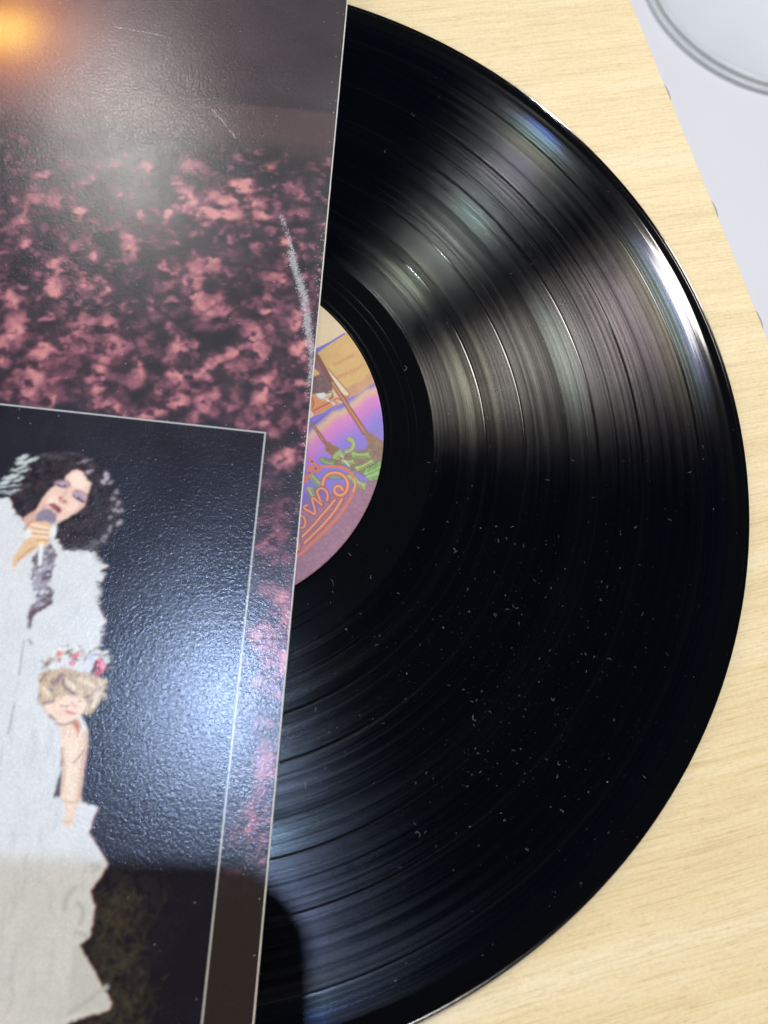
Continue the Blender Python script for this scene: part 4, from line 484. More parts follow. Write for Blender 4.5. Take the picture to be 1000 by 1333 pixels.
["s",[0.508,0.513,0.513],0.15,0.0,0.55,None,[[-46.73,-44.84],[-45.0,-44.59]],0.18,0.05,0],
["s",[0.507,0.512,0.512],0.15,0.0,0.55,None,[[-47.02,-43.04],[-46.15,-42.42]],0.18,0.05,0],
["s",[0.528,0.533,0.533],0.15,0.0,0.55,None,[[-46.88,-42.83],[-45.71,-43.11]],0.18,0.05,0],
["s",[0.607,0.613,0.613],0.15,0.0,0.54,None,[[-46.62,-47.55],[-45.61,-47.44]],0.18,0.05,0],
["s",[0.675,0.682,0.682],0.15,0.0,0.55,None,[[-46.51,-45.63],[-44.9,-45.27]],0.18,0.05,0],
["s",[0.621,0.627,0.627],0.15,0.0,0.55,None,[[-46.53,-46.49],[-45.26,-46.08]],0.18,0.05,0],
["s",[0.467,0.472,0.472],0.15,0.0,0.56,None,[[-48.5,-37.19],[-46.76,-37.28]],0.19,0.05,0],
["s",[0.483,0.488,0.488],0.15,0.0,0.56,None,[[-48.66,-36.72],[-47.7,-36.86]],0.19,0.05,0],
["s",[0.51,0.515,0.515],0.14,0.0,0.54,None,[[-44.34,-56.23],[-43.14,-55.62]],0.18,0.04,0],
["s",[0.522,0.528,0.528],0.15,0.0,0.55,None,[[-46.56,-46.91],[-45.46,-46.94]],0.18,0.05,0],
["s",[0.679,0.685,0.685],0.15,0.0,0.56,None,[[-49.88,-35.98],[-48.29,-35.65]],0.19,0.05,0],
["s",[0.465,0.469,0.469],0.14,0.0,0.53,None,[[-44.35,-56.66],[-42.88,-56.99]],0.18,0.04,0],
["s",[0.617,0.623,0.623],0.14,0.0,0.54,None,[[-44.73,-54.03],[-43.42,-54.04]],0.18,0.04,0],
["s",[0.674,0.681,0.681],0.14,0.0,0.54,None,[[-45.45,-49.93],[-44.66,-51.14]],0.18,0.05,0],
["s",[0.531,0.536,0.536],0.15,0.0,0.55,None,[[-46.52,-46.31],[-44.92,-46.53]],0.18,0.05,0],
["s",[0.456,0.461,0.461],0.15,0.0,0.54,None,[[-46.58,-47.1],[-45.74,-46.4]],0.18,0.05,0],
["s",[0.608,0.615,0.615],0.14,0.0,0.54,None,[[-44.38,-55.96],[-43.01,-55.76]],0.18,0.04,0],
["s",[0.693,0.7,0.7],0.15,0.0,0.56,None,[[-48.36,-37.56],[-47.66,-38.02]],0.19,0.05,0],
["s",[0.572,0.578,0.578],0.14,0.0,0.54,None,[[-44.73,-52.42],[-43.15,-52.28]],0.18,0.04,0],
["s",[0.552,0.558,0.558],0.14,0.0,0.53,None,[[-44.43,-60.02],[-43.53,-60.66]],0.18,0.04,0],
["s",[0.615,0.621,0.621],0.15,0.0,0.55,None,[[-46.73,-44.85],[-45.37,-44.64]],0.18,0.05,0],
["s",[0.473,0.477,0.477],0.15,0.0,0.55,None,[[-46.29,-40.89],[-44.75,-41.62]],0.18,0.05,0],
["s",[0.465,0.47,0.47],0.15,0.0,0.55,None,[[-46.27,-40.96],[-44.86,-40.86]],0.18,0.05,0],
["s",[0.54,0.546,0.546],0.15,0.0,0.56,None,[[-53.38,-35.95],[-52.31,-36.0]],0.19,0.05,0],
["s",[0.605,0.611,0.611],0.14,0.0,0.53,None,[[-44.38,-58.09],[-43.23,-57.17]],0.18,0.04,0],
["s",[0.673,0.68,0.68],0.15,0.0,0.55,None,[[-46.16,-41.69],[-45.14,-41.99]],0.18,0.05,0],
["s",[0.634,0.64,0.64],0.14,0.0,0.54,None,[[-44.4,-55.82],[-43.31,-55.96]],0.18,0.04,0],
["s",[0.692,0.699,0.699],0.15,0.0,0.56,None,[[-53.78,-35.9],[-52.5,-35.21]],0.19,0.05,0],
["s",[0.631,0.637,0.637],0.15,0.0,0.54,None,[[-46.64,-47.77],[-45.65,-47.61]],0.18,0.05,0],
["s",[0.671,0.678,0.678],0.14,0.0,0.54,None,[[-46.11,-48.77],[-44.64,-48.15]],0.18,0.05,0],
["s",[0.45,0.455,0.455],0.15,0.0,0.56,None,[[-51.34,-36.0],[-49.97,-36.03]],0.19,0.05,0],
["s",[0.585,0.591,0.591],0.15,0.0,0.56,None,[[-48.67,-36.72],[-47.57,-36.62]],0.19,0.05,0],
["s",[0.625,0.631,0.631],0.14,0.0,0.54,None,[[-44.75,-52.91],[-43.44,-53.75]],0.18,0.04,0],
["s",[0.571,0.576,0.576],0.15,0.0,0.56,None,[[-52.23,-36.01],[-51.12,-36.31]],0.19,0.05,0],
["s",[0.628,0.634,0.634],0.15,0.0,0.54,None,[[-46.63,-47.66],[-45.46,-47.53]],0.18,0.05,0],
["s",[0.549,0.555,0.555],0.14,0.0,0.54,None,[[-44.77,-53.22],[-43.65,-52.42]],0.18,0.04,0],
["s",[0.679,0.685,0.685],0.15,0.0,0.55,None,[[-46.66,-39.13],[-45.5,-39.0]],0.18,0.05,0],
["s",[0.671,0.678,0.678],0.15,0.0,0.55,None,[[-47.04,-38.66],[-46.03,-37.61]],0.18,0.05,0],
["s",[0.557,0.563,0.563],0.15,0.0,0.55,None,[[-46.48,-45.72],[-45.2,-45.87]],0.18,0.05,0],
["s",[0.514,0.52,0.52],0.15,0.0,0.55,None,[[-46.51,-45.62],[-45.02,-46.09]],0.18,0.05,0],
["s",[0.618,0.624,0.624],0.15,0.0,0.56,None,[[-48.31,-37.6],[-47.21,-37.32]],0.19,0.05,0],
["s",[0.605,0.611,0.611],0.14,0.0,0.53,None,[[-44.37,-57.73],[-43.22,-58.18]],0.18,0.04,0],
["s",[0.672,0.679,0.679],0.15,0.0,0.56,None,[[-55.32,-35.72],[-53.87,-34.95]],0.19,0.05,0],
["s",[0.494,0.499,0.499],0.15,0.0,0.56,None,[[-51.38,-36.0],[-50.03,-36.41]],0.19,0.05,0],
["s",[0.686,0.693,0.693],0.14,0.0,0.54,None,[[-44.79,-53.56],[-43.42,-53.44]],0.18,0.04,0],
["s",[0.563,0.569,0.569],0.15,0.0,0.56,None,[[-49.17,-35.97],[-47.87,-36.27]],0.19,0.05,0],
["s",[0.594,0.6,0.6],0.14,0.0,0.54,None,[[-45.42,-49.98],[-44.3,-50.25]],0.18,0.05,0],
["s",[0.502,0.507,0.507],0.15,0.0,0.55,None,[[-47.04,-43.74],[-45.95,-44.09]],0.18,0.05,0],
["s",[0.485,0.49,0.49],0.15,0.0,0.56,None,[[-53.43,-35.94],[-52.43,-36.2]],0.19,0.05,0],
["s",[0.523,0.528,0.528],0.15,0.0,0.55,None,[[-46.91,-44.21],[-45.76,-43.91]],0.18,0.05,0],
["s",[0.602,0.608,0.608],0.14,0.0,0.54,None,[[-44.42,-55.7],[-42.83,-55.25]],0.18,0.04,0],
["s",[0.618,0.624,0.624],0.14,0.0,0.54,None,[[-44.75,-52.88],[-43.83,-52.21]],0.18,0.04,0],
["s",[0.454,0.459,0.459],0.15,0.0,0.56,None,[[-52.43,-36.01],[-50.91,-36.83]],0.19,0.05,0],
["s",[0.456,0.461,0.461],0.14,0.0,0.54,None,[[-44.56,-54.93],[-43.42,-54.81]],0.18,0.04,0],
["s",[0.59,0.596,0.596],0.15,0.0,0.54,None,[[-46.61,-47.86],[-45.55,-47.64]],0.18,0.05,0],
["s",[0.45,0.455,0.455],0.15,0.0,0.56,None,[[-48.75,-36.47],[-47.72,-36.62]],0.19,0.05,0],
["s",[0.526,0.532,0.532],0.15,0.0,0.55,None,[[-46.56,-39.59],[-45.46,-39.12]],0.18,0.05,0],
["s",[0.507,0.512,0.512],0.14,0.0,0.54,None,[[-46.06,-48.85],[-45.25,-49.2]],0.18,0.05,0],
["s",[0.558,0.564,0.564],0.15,0.0,0.56,None,[[-55.37,-35.71],[-54.96,-34.91]],0.19,0.05,0],
["s",[0.632,0.638,0.638],0.14,0.0,0.54,None,[[-44.64,-54.53],[-42.94,-54.33]],0.18,0.04,0],
["s",[0.508,0.513,0.513],0.15,0.0,0.56,None,[[-47.74,-38.07],[-46.59,-38.44]],0.19,0.05,0],
["s",[0.639,0.645,0.645],0.15,0.0,0.55,None,[[-46.47,-45.8],[-45.1,-45.79]],0.18,0.05,0],
["s",[0.493,0.498,0.498],0.15,0.0,0.56,None,[[-48.24,-37.66],[-46.91,-37.9]],0.19,0.05,0],
["s",[0.451,0.455,0.455],0.14,0.0,0.54,None,[[-44.7,-51.27],[-43.79,-50.67]],0.18,0.05,0],
["s",[0.645,0.651,0.651],0.14,0.0,0.54,None,[[-46.45,-48.16],[-44.89,-48.26]],0.18,0.05,0],
["s",[0.536,0.541,0.541],0.15,0.0,0.56,None,[[-53.03,-35.99],[-51.89,-35.91]],0.19,0.05,0],
["s",[0.588,0.594,0.594],0.15,0.0,0.55,None,[[-46.56,-42.32],[-45.23,-41.95]],0.18,0.05,0],
["s",[0.482,0.487,0.487],0.15,0.0,0.55,None,[[-46.7,-44.96],[-45.32,-45.15]],0.18,0.05,0],
["s",[0.466,0.471,0.471],0.15,0.0,0.56,None,[[-53.17,-35.97],[-52.01,-36.29]],0.19,0.05,0],
["s",[0.474,0.479,0.479],0.15,0.0,0.55,None,[[-46.91,-38.77],[-45.35,-38.89]],0.18,0.05,0],
["s",[0.617,0.623,0.623],0.15,0.0,0.55,None,[[-46.55,-42.3],[-45.29,-42.81]],0.18,0.05,0],
["s",[0.554,0.56,0.56],0.15,0.0,0.56,None,[[-48.87,-36.16],[-47.65,-36.1]],0.19,0.05,0],
["s",[0.692,0.699,0.699],0.14,0.0,0.54,None,[[-44.72,-52.34],[-43.54,-53.14]],0.18,0.04,0],
["s",[0.616,0.622,0.622],0.14,0.0,0.54,None,[[-44.6,-54.71],[-43.05,-54.71]],0.18,0.04,0],
["s",[0.511,0.516,0.516],0.15,0.0,0.55,None,[[-47.15,-38.57],[-45.61,-38.47]],0.18,0.05,0],
["s",[0.544,0.561,0.572],0.67,0.33,1.0,None,[[-48.16,-86.31],[-48.08,-90.27],[-47.98,-94.18]],0.27,0.08,1],
["s",[0.529,0.545,0.556],0.6,0.3,0.9,None,[[-51.02,-133.1],[-50.27,-134.5],[-50.93,-135.97]],0.24,0.07,1],
["s",[0.512,0.527,0.538],0.64,0.32,0.96,None,[[-52.06,-105.14],[-52.3,-106.43],[-51.99,-107.67]],0.25,0.08,1],
["s",[0.496,0.511,0.522],0.65,0.32,0.97,None,[[-49.91,-99.23],[-50.01,-100.88],[-49.83,-102.51]],0.26,0.08,1],
["s",[0.524,0.54,0.551],0.62,0.31,0.94,None,[[-53.62,-113.73],[-53.11,-116.16],[-53.46,-118.61]],0.25,0.08,1],
["s",[0.532,0.549,0.56],0.62,0.31,0.93,None,[[-54.64,-115.71],[-54.65,-119.15],[-54.41,-122.53]],0.25,0.08,1],
["s",[0.56,0.578,0.589],0.72,0.36,1.08,None,[[-60.87,-48.06],[-60.76,-49.99],[-60.72,-51.91]],0.29,0.09,1],
["s",[0.556,0.573,0.584],0.64,0.32,0.96,None,[[-49.31,-102.63],[-48.69,-106.48],[-49.12,-110.35]],0.26,0.08,1],
["s",[0.52,0.537,0.547],0.63,0.31,0.94,None,[[-45.53,-112.07],[-45.35,-113.97],[-45.46,-115.87]],0.25,0.08,1],
["s",[0.55,0.568,0.579],0.62,0.31,0.93,None,[[-43.95,-121.48],[-43.54,-123.09],[-43.89,-124.73]],0.25,0.08,1],
["s",[0.493,0.509,0.519],0.61,0.3,0.91,None,[[-51.67,-124.53],[-51.34,-127.39],[-51.5,-130.24]],0.24,0.08,1],
["s",[0.524,0.54,0.551],0.68,0.34,1.02,None,[[-47.62,-78.12],[-48.02,-81.24],[-47.48,-84.26]],0.27,0.08,1],
["s",[0.551,0.568,0.58],0.67,0.33,1.0,None,[[-55.76,-82.27],[-56.01,-84.27],[-55.62,-86.2]],0.27,0.08,1],
["s",[0.539,0.556,0.567],0.69,0.34,1.03,None,[[-45.75,-72.78],[-45.82,-74.9],[-45.67,-76.98]],0.28,0.09,1],
["s",[0.556,0.573,0.585],0.6,0.3,0.89,None,[[-47.74,-135.05],[-47.86,-138.16],[-47.59,-141.21]],0.24,0.07,1],
["s",[0.556,0.573,0.585],0.6,0.3,0.91,None,[[-40.6,-131.83],[-40.22,-135.42],[-40.51,-138.99]],0.24,0.08,1],
["s",[0.525,0.542,0.553],0.66,0.33,0.99,None,[[-47.1,-92.86],[-46.25,-96.31],[-46.95,-99.83]],0.26,0.08,1],
["s",[0.539,0.556,0.567],0.67,0.34,1.01,None,[[-59.95,-78.75],[-59.46,-80.45],[-59.81,-82.2]],0.27,0.08,1],
["s",[0.531,0.548,0.559],0.61,0.31,0.92,None,[[-50.89,-123.21],[-50.9,-126.2],[-50.72,-129.14]],0.24,0.08,1],
["s",[0.535,0.551,0.562],0.61,0.3,0.91,None,[[-51.09,-127.82],[-50.96,-129.31],[-51.0,-130.8]],0.24,0.08,1],
["s",[0.502,0.518,0.528],0.6,0.3,0.9,None,[[-50.39,-131.21],[-49.97,-132.89],[-50.3,-134.59]],0.24,0.08,1],
["s",[0.491,0.506,0.516],0.67,0.33,1.0,None,[[-60.95,-82.81],[-61.27,-86.64],[-60.64,-90.36]],0.27,0.08,1],
["s",[0.558,0.576,0.587],0.66,0.33,0.98,None,[[-56.16,-91.54],[-55.75,-94.0],[-55.99,-96.48]],0.26,0.08,1],
["s",[0.516,0.532,0.543],0.61,0.31,0.92,None,[[-43.35,-124.04],[-43.49,-126.7],[-43.27,-129.33]],0.25,0.08,1],
["s",[0.556,0.573,0.584],0.65,0.33,0.98,None,[[-48.86,-94.19],[-48.67,-97.42],[-48.7,-100.62]],0.26,0.08,1],
["s",[0.53,0.546,0.557],0.61,0.3,0.91,None,[[-46.81,-127.5],[-46.46,-130.3],[-46.68,-133.1]],0.24,0.08,1],
["s",[0.521,0.537,0.548],0.63,0.31,0.94,None,[[-53.15,-111.01],[-52.8,-114.3],[-52.95,-117.57]],0.25,0.08,1],
["s",[0.511,0.527,0.537],0.64,0.32,0.96,None,[[-39.43,-106.54],[-39.59,-109.5],[-39.37,-112.41]],0.26,0.08,1],
["s",[0.543,0.56,0.571],0.72,0.36,1.09,None,[[-50.5,-47.95],[-49.85,-49.71],[-50.41,-51.58]],0.29,0.09,1],
["s",[0.547,0.564,0.575],0.66,0.33,0.99,None,[[-59.18,-86.07],[-58.73,-87.23],[-59.08,-88.44]],0.26,0.08,1],
["s",[0.546,0.563,0.574],0.67,0.33,1.0,None,[[-49.92,-83.69],[-49.53,-84.91],[-49.86,-86.19]],0.27,0.08,1],
["s",[0.507,0.523,0.533],0.65,0.33,0.98,None,[[-47.27,-95.24],[-47.41,-97.43],[-47.17,-99.58]],0.26,0.08,1],
["s",[0.54,0.556,0.567],0.72,0.36,1.08,None,[[-65.73,-47.23],[-65.83,-48.87],[-65.58,-50.47]],0.29,0.09,1],
["s",[0.491,0.507,0.517],0.67,0.34,1.01,None,[[-55.12,-78.95],[-53.97,-82.81],[-54.86,-86.77]],0.27,0.08,1],
["s",[0.54,0.557,0.568],0.63,0.32,0.95,None,[[-45.92,-111.75],[-46.12,-112.94],[-45.87,-114.1]],0.25,0.08,1],
["s",[0.532,0.549,0.56],0.7,0.35,1.05,None,[[-55.61,-62.45],[-55.07,-65.79],[-55.39,-69.18]],0.28,0.09,1],
["s",[0.541,0.558,0.569],0.7,0.35,1.04,None,[[-52.47,-65.69],[-51.98,-69.71],[-52.24,-73.74]],0.28,0.09,1],
["s",[0.546,0.562,0.574],0.68,0.34,1.02,None,[[-60.04,-72.33],[-60.07,-75.97],[-59.75,-79.55]],0.27,0.09,1],
["s",[0.543,0.56,0.571],0.65,0.33,0.98,None,[[-53.87,-94.07],[-53.6,-95.57],[-53.78,-97.09]],0.26,0.08,1],
["s",[0.507,0.523,0.533],0.68,0.34,1.02,None,[[-51.68,-77.66],[-50.77,-81.06],[-51.49,-84.54]],0.27,0.08,1],
["s",[0.488,0.503,0.514],0.68,0.34,1.03,None,[[-46.12,-75.02],[-46.14,-77.87],[-46.01,-80.7]],0.27,0.09,1],
["s",[0.56,0.578,0.589],0.65,0.33,0.98,None,[[-53.75,-94.92],[-53.25,-98.09],[-53.55,-101.28]],0.26,0.08,1],
["s",[0.495,0.51,0.521],0.63,0.32,0.95,None,[[-51.4,-110.17],[-51.84,-112.22],[-51.29,-114.2]],0.25,0.08,1],
["s",[0.545,0.562,0.573],0.64,0.32,0.96,None,[[-44.66,-104.31],[-44.56,-105.74],[-44.61,-107.16]],0.26,0.08,1],
["s",[0.506,0.522,0.532],0.64,0.32,0.96,None,[[-55.46,-100.87],[-55.64,-102.6],[-55.34,-104.29]],0.26,0.08,1],
["p",[0.011,0.006,0.01],0.22,1.31,0.93,[0.7,1.3,[0.045,0.027,0.034]],[[-66.42,-28.9],[-68.6,-26.64],[-69.64,-24.44],[-70.91,-22.79],[-69.74,-20.2],[-69.49,-17.93],[-68.57,-15.63],[-66.49,-13.37],[-63.29,-11.71],[-59.87,-11.24],[-56.13,-11.62],[-53.02,-12.2],[-50.14,-13.54],[-47.64,-15.66],[-45.66,-18.92],[-44.09,-22.39],[-42.75,-24.78],[-43.27,-28.06],[-44.72,-31.05],[-46.18,-33.31],[-47.84,-35.3],[-50.3,-36.25],[-52.93,-35.99],[-55.36,-35.99],[-57.23,-34.44],[-58.11,-32.43],[-57.54,-29.55],[-61.93,-28.6],[-65.06,-29.28]]],
["e",[0.5,0.56,0.55],0.19,0.58,0.58,None,[-68.92,-13.65],1.45,0.48,34],
["e",[0.5,0.56,0.55],0.19,0.58,0.58,None,[-67.13,-14.44],2.08,0.38,29],
["e",[0.5,0.56,0.55],0.19,0.58,0.58,None,[-69.18,-14.97],1.17,0.41,23],
["e",[0.5,0.56,0.55],0.19,0.57,0.57,None,[-69.22,-16.62],1.79,0.38,29],
["e",[0.5,0.56,0.55],0.19,0.57,0.57,None,[-68.13,-17.23],1.38,0.28,29],
["e",[0.5,0.56,0.55],0.19,0.57,0.57,None,[-70.75,-19.09],1.92,0.44,23],
["e",[0.5,0.56,0.55],0.19,0.57,0.57,None,[-68.72,-19.48],1.16,0.31,28],
["e",[0.5,0.56,0.55],0.19,0.57,0.57,None,[-71.86,-20.55],1.77,0.41,23],
["e",[0.5,0.56,0.55],0.19,0.57,0.57,None,[-69.72,-21.22],1.36,0.31,17],
["e",[0.5,0.56,0.55],0.19,0.57,0.57,None,[-72.05,-21.83],1.02,0.31,17],
["e",[0.5,0.56,0.55],0.19,0.57,0.57,None,[-69.18,-22.42],1.22,0.2,15],
["e",[0.5,0.56,0.55],0.19,0.56,0.56,None,[-70.33,-23.26],1.15,0.2,15],
["e",[0.5,0.56,0.55],0.19,0.56,0.56,None,[-71.67,-23.05],1.02,0.17,15],
["e",[0.5,0.44,0.5],0.27,0.77,0.48,None,[-48.42,-16.48],0.49,1.19,6],
["e",[0.45,0.396,0.45],0.27,0.77,0.48,None,[-48.98,-17.9],0.42,0.42,6],
["e",[0.35,0.308,0.35],0.27,0.77,0.48,None,[-47.17,-17.7],0.42,0.49,6],
["e",[0.45,0.396,0.45],0.27,0.77,0.48,None,[-52.82,-15.69],1.18,0.31,34],
["e",[0.28,0.24640000000000004,0.28],0.27,0.78,0.49,None,[-54.54,-13.22],1.4,0.24,28],
["e",[0.28,0.24640000000000004,0.28],0.27,0.77,0.48,None,[-45.48,-20.18],0.42,0.76,6],
["e",[0.22,0.1936,0.22],0.27,0.77,0.48,None,[-46.03,-22.06],0.55,0.62,6],
["e",[0.25,0.22,0.25],0.27,0.76,0.48,None,[-44.54,-23.17],0.48,0.76,6],
["e",[0.3,0.264,0.3],0.27,0.76,0.48,None,[-44.77,-24.99],0.82,0.48,-15],
["e",[0.3,0.264,0.3],0.27,0.76,0.48,None,[-43.49,-24.68],0.41,0.62,6],
["e",[0.22,0.1936,0.22],0.27,0.76,0.47,None,[-45.94,-26.73],0.48,0.48,6],
["e",[0.4,0.35200000000000004,0.4],0.27,0.76,0.47,None,[-43.53,-27.91],0.34,0.68,-25],
["e",[0.22,0.1936,0.22],0.26,0.75,0.47,None,[-45.57,-29.72],0.48,0.88,-4],
["e",[0.25,0.22,0.25],0.26,0.75,0.47,None,[-46.25,-31.74],0.54,0.68,-15],
["e",[0.22,0.1936,0.22],0.26,0.75,0.47,None,[-46.72,-33.02],0.67,0.47,5],
["e",[0.1,0.08800000000000001,0.1],0.26,0.75,0.47,None,[-48.44,-33.54],1.35,0.54,5],
["e",[0.1,0.08800000000000001,0.1],0.26,0.74,0.47,None,[-49.22,-34.85],1.68,0.47,5],
["e",[0.09,0.07919999999999999,0.09],0.26,0.74,0.46,None,[-53.0,-35.58],1.67,0.4,5],
["e",[0.05,0.044000000000000004,0.05],0.26,0.75,0.47,None,[-57.26,-31.29],0.47,0.54,5],
["e",[0.03,0.0264,0.03],0.26,0.75,0.47,None,[-53.37,-29.12],2.37,0.68,16],
["e",[0.025,0.022000000000000002,0.025],0.27,0.76,0.48,None,[-49.49,-24.42],1.03,2.06,6],
["e",[0.02,0.0176,0.02],0.26,0.75,0.47,None,[-65.0,-23.94],2.04,1.36,6],
["e",[0.05,0.044000000000000004,0.05],0.27,0.77,0.48,None,[-61.25,-12.95],2.44,0.49,12],
["e",[0.07,0.06160000000000001,0.07],0.27,0.77,0.48,None,[-63.66,-12.49],1.39,0.28,6],
["e",[0.04,0.0352,0.04],0.27,0.77,0.48,None,[-50.41,-20.54],0.48,1.38,6],
["e",[0.06,0.0528,0.06],0.27,0.78,0.49,None,[-57.5,-11.41],1.75,0.28,-4],
["s",[0.0502,0.0391,0.0441],0.15,0.0,0.57,None,[[-68.6,-20.62],[-68.35,-20.2],[-67.92,-20.22]],0.14,0.07,1],
["s",[0.0267,0.0209,0.0235],0.15,0.0,0.57,None,[[-46.24,-22.72],[-46.03,-23.42],[-46.41,-23.91]],0.14,0.07,1],
["s",[0.0407,0.0317,0.0358],0.15,0.0,0.56,None,[[-50.3,-29.82],[-50.39,-30.34],[-50.79,-30.5]],0.14,0.07,1],
["s",[0.0329,0.0256,0.0289],0.15,0.0,0.56,None,[[-62.6,-28.64],[-63.1,-28.11],[-63.01,-27.48]],0.14,0.07,1],
["s",[0.0263,0.0205,0.0231],0.15,0.0,0.57,None,[[-50.73,-23.95],[-50.33,-24.58],[-50.55,-25.18]],0.14,0.07,1],
["s",[0.012,0.0094,0.0106],0.16,0.0,0.58,None,[[-51.62,-14.78],[-51.02,-14.58],[-50.57,-14.98]],0.15,0.07,1],
["s",[0.0201,0.0157,0.0177],0.15,0.0,0.56,None,[[-58.23,-32.19],[-58.74,-32.24],[-59.05,-31.85]],0.14,0.07,1],
["s",[0.0265,0.0207,0.0234],0.15,0.0,0.56,None,[[-56.53,-31.32],[-56.64,-31.05],[-56.51,-30.83]],0.14,0.07,1],
["s",[0.0509,0.0397,0.0448],0.15,0.0,0.58,None,[[-53.51,-17.74],[-53.19,-18.07],[-53.24,-18.47]],0.14,0.07,1],
["s",[0.0476,0.0372,0.0419],0.15,0.0,0.55,None,[[-64.44,-33.48],[-64.99,-32.96],[-64.92,-32.3]],0.14,0.06,1],
["s",[0.0134,0.0105,0.0118],0.15,0.0,0.57,None,[[-65.6,-21.21],[-65.62,-20.91],[-65.42,-20.77]],0.14,0.07,1],
["s",[0.0146,0.0114,0.0128],0.15,0.0,0.58,None,[[-48.6,-20.26],[-48.31,-20.78],[-48.52,-21.24]],0.14,0.07,1],
["s",[0.0121,0.0094,0.0106],0.15,0.0,0.56,None,[[-49.43,-34.41],[-49.75,-34.21],[-49.79,-33.87]],0.14,0.07,1],
["s",[0.0232,0.0181,0.0204],0.15,0.0,0.56,None,[[-61.63,-29.73],[-61.94,-29.54],[-61.97,-29.21]],0.14,0.07,1],
["s",[0.0138,0.0108,0.0122],0.15,0.0,0.58,None,[[-63.7,-14.53],[-63.15,-14.24],[-62.64,-14.57]],0.14,0.07,1],
["s",[0.0525,0.0409,0.0462],0.15,0.0,0.57,None,[[-61.19,-19.24],[-61.06,-18.61],[-60.56,-18.44]],0.14,0.07,1],
["s",[0.012,0.0094,0.0106],0.15,0.0,0.57,None,[[-46.68,-27.97],[-47.06,-28.43],[-47.59,-28.32]],0.14,0.07,1],
["s",[0.0138,0.0108,0.0122],0.15,0.0,0.58,None,[[-56.41,-15.71],[-55.69,-15.62],[-55.23,-16.18]],0.14,0.07,1],
["s",[0.0286,0.0223,0.0252],0.15,0.0,0.56,None,[[-52.24,-35.47],[-52.5,-35.77],[-52.86,-35.69]],0.14,0.06,1],
["s",[0.0222,0.0173,0.0196],0.15,0.0,0.56,None,[[-52.95,-28.61],[-53.16,-28.97],[-53.51,-28.97]],0.14,0.07,1],
["s",[0.0126,0.0098,0.0111],0.15,0.0,0.56,None,[[-56.88,-32.42],[-57.43,-32.63],[-57.88,-32.27]],0.14,0.07,1],
["s",[0.021,0.0164,0.0185],0.15,0.0,0.58,None,[[-56.02,-16.66],[-55.46,-17.09],[-55.45,-17.73]],0.14,0.07,1],
["s",[0.1092,0.0852,0.0961],0.15,0.0,0.57,None,[[-46.0,-23.73],[-46.17,-24.48],[-46.79,-24.68]],0.14,0.07,1],
["s",[0.0215,0.0168,0.0189],0.15,0.0,0.57,None,[[-43.51,-23.34],[-43.0,-23.69],[-42.98,-24.26]],0.14,0.07,1],
["s",[0.0174,0.0135,0.0153],0.15,0.0,0.57,None,[[-48.26,-28.7],[-48.74,-28.9],[-49.13,-28.6]],0.14,0.07,1],
["s",[0.012,0.0094,0.0106],0.15,0.0,0.57,None,[[-58.02,-18.32],[-57.62,-17.97],[-57.16,-18.14]],0.14,0.07,1],
["s",[0.0123,0.0096,0.0108],0.15,0.0,0.56,None,[[-59.23,-29.42],[-59.67,-29.15],[-59.73,-28.67]],0.14,0.07,1],
["s",[0.016,0.0124,0.014],0.15,0.0,0.56,None,[[-66.12,-24.42],[-66.2,-23.92],[-65.9,-23.65]],0.14,0.07,1],
["s",[0.0263,0.0205,0.0232],0.15,0.0,0.58,None,[[-51.86,-18.41],[-51.23,-18.67],[-51.07,-19.3]],0.14,0.07,1],
["s",[0.053,0.0413,0.0466],0.15,0.0,0.56,None,[[-49.71,-29.09],[-50.07,-29.72],[-50.7,-29.71]],0.14,0.07,1],
["s",[0.0491,0.0383,0.0432],0.15,0.0,0.57,None,[[-62.33,-19.94],[-61.97,-19.69],[-61.6,-19.88]],0.14,0.07,1],
["s",[0.0335,0.0261,0.0295],0.16,0.0,0.58,None,[[-51.94,-12.78],[-51.59,-13.08],[-51.6,-13.51]],0.15,0.07,1],
["s",[0.012,0.0094,0.0106],0.15,0.0,0.56,None,[[-52.67,-29.07],[-53.12,-29.49],[-53.65,-29.32]],0.14,0.07,1],
["s",[0.0915,0.0714,0.0805],0.15,0.0,0.57,None,[[-67.05,-21.18],[-66.9,-20.85],[-66.58,-20.84]],0.14,0.07,1],
["s",[0.0127,0.0099,0.0112],0.15,0.0,0.56,None,[[-68.95,-26.5],[-68.86,-26.03],[-68.49,-25.91]],0.14,0.07,1],
["s",[0.0146,0.0114,0.0129],0.15,0.0,0.57,None,[[-49.33,-22.53],[-49.06,-22.93],[-49.18,-23.33]],0.14,0.07,1],
["s",[0.0125,0.0097,0.011],0.15,0.0,0.56,None,[[-54.0,-29.89],[-54.07,-30.28],[-54.38,-30.38]],0.14,0.07,1],
["s",[0.0202,0.0158,0.0178],0.15,0.0,0.55,None,[[-62.8,-33.89],[-63.36,-33.59],[-63.46,-33.01]],0.14,0.06,1],
["s",[0.0815,0.0636,0.0717],0.15,0.0,0.56,None,[[-69.74,-23.55],[-69.74,-23.15],[-69.46,-22.97]],0.14,0.07,1],
["s",[0.0327,0.0255,0.0288],0.15,0.0,0.57,None,[[-47.63,-24.15],[-47.69,-24.93],[-48.27,-25.22]],0.14,0.07,1],
["s",[0.012,0.0094,0.0106],0.15,0.0,0.56,None,[[-56.03,-31.85],[-56.6,-31.52],[-56.69,-30.92]],0.14,0.07,1],
["s",[0.0147,0.0114,0.0129],0.15,0.0,0.58,None,[[-59.01,-15.9],[-58.54,-15.37],[-57.91,-15.52]],0.14,0.07,1],
["s",[0.012,0.0094,0.0106],0.15,0.0,0.58,None,[[-44.62,-21.23],[-44.42,-21.76],[-44.67,-22.16]],0.14,0.07,1],
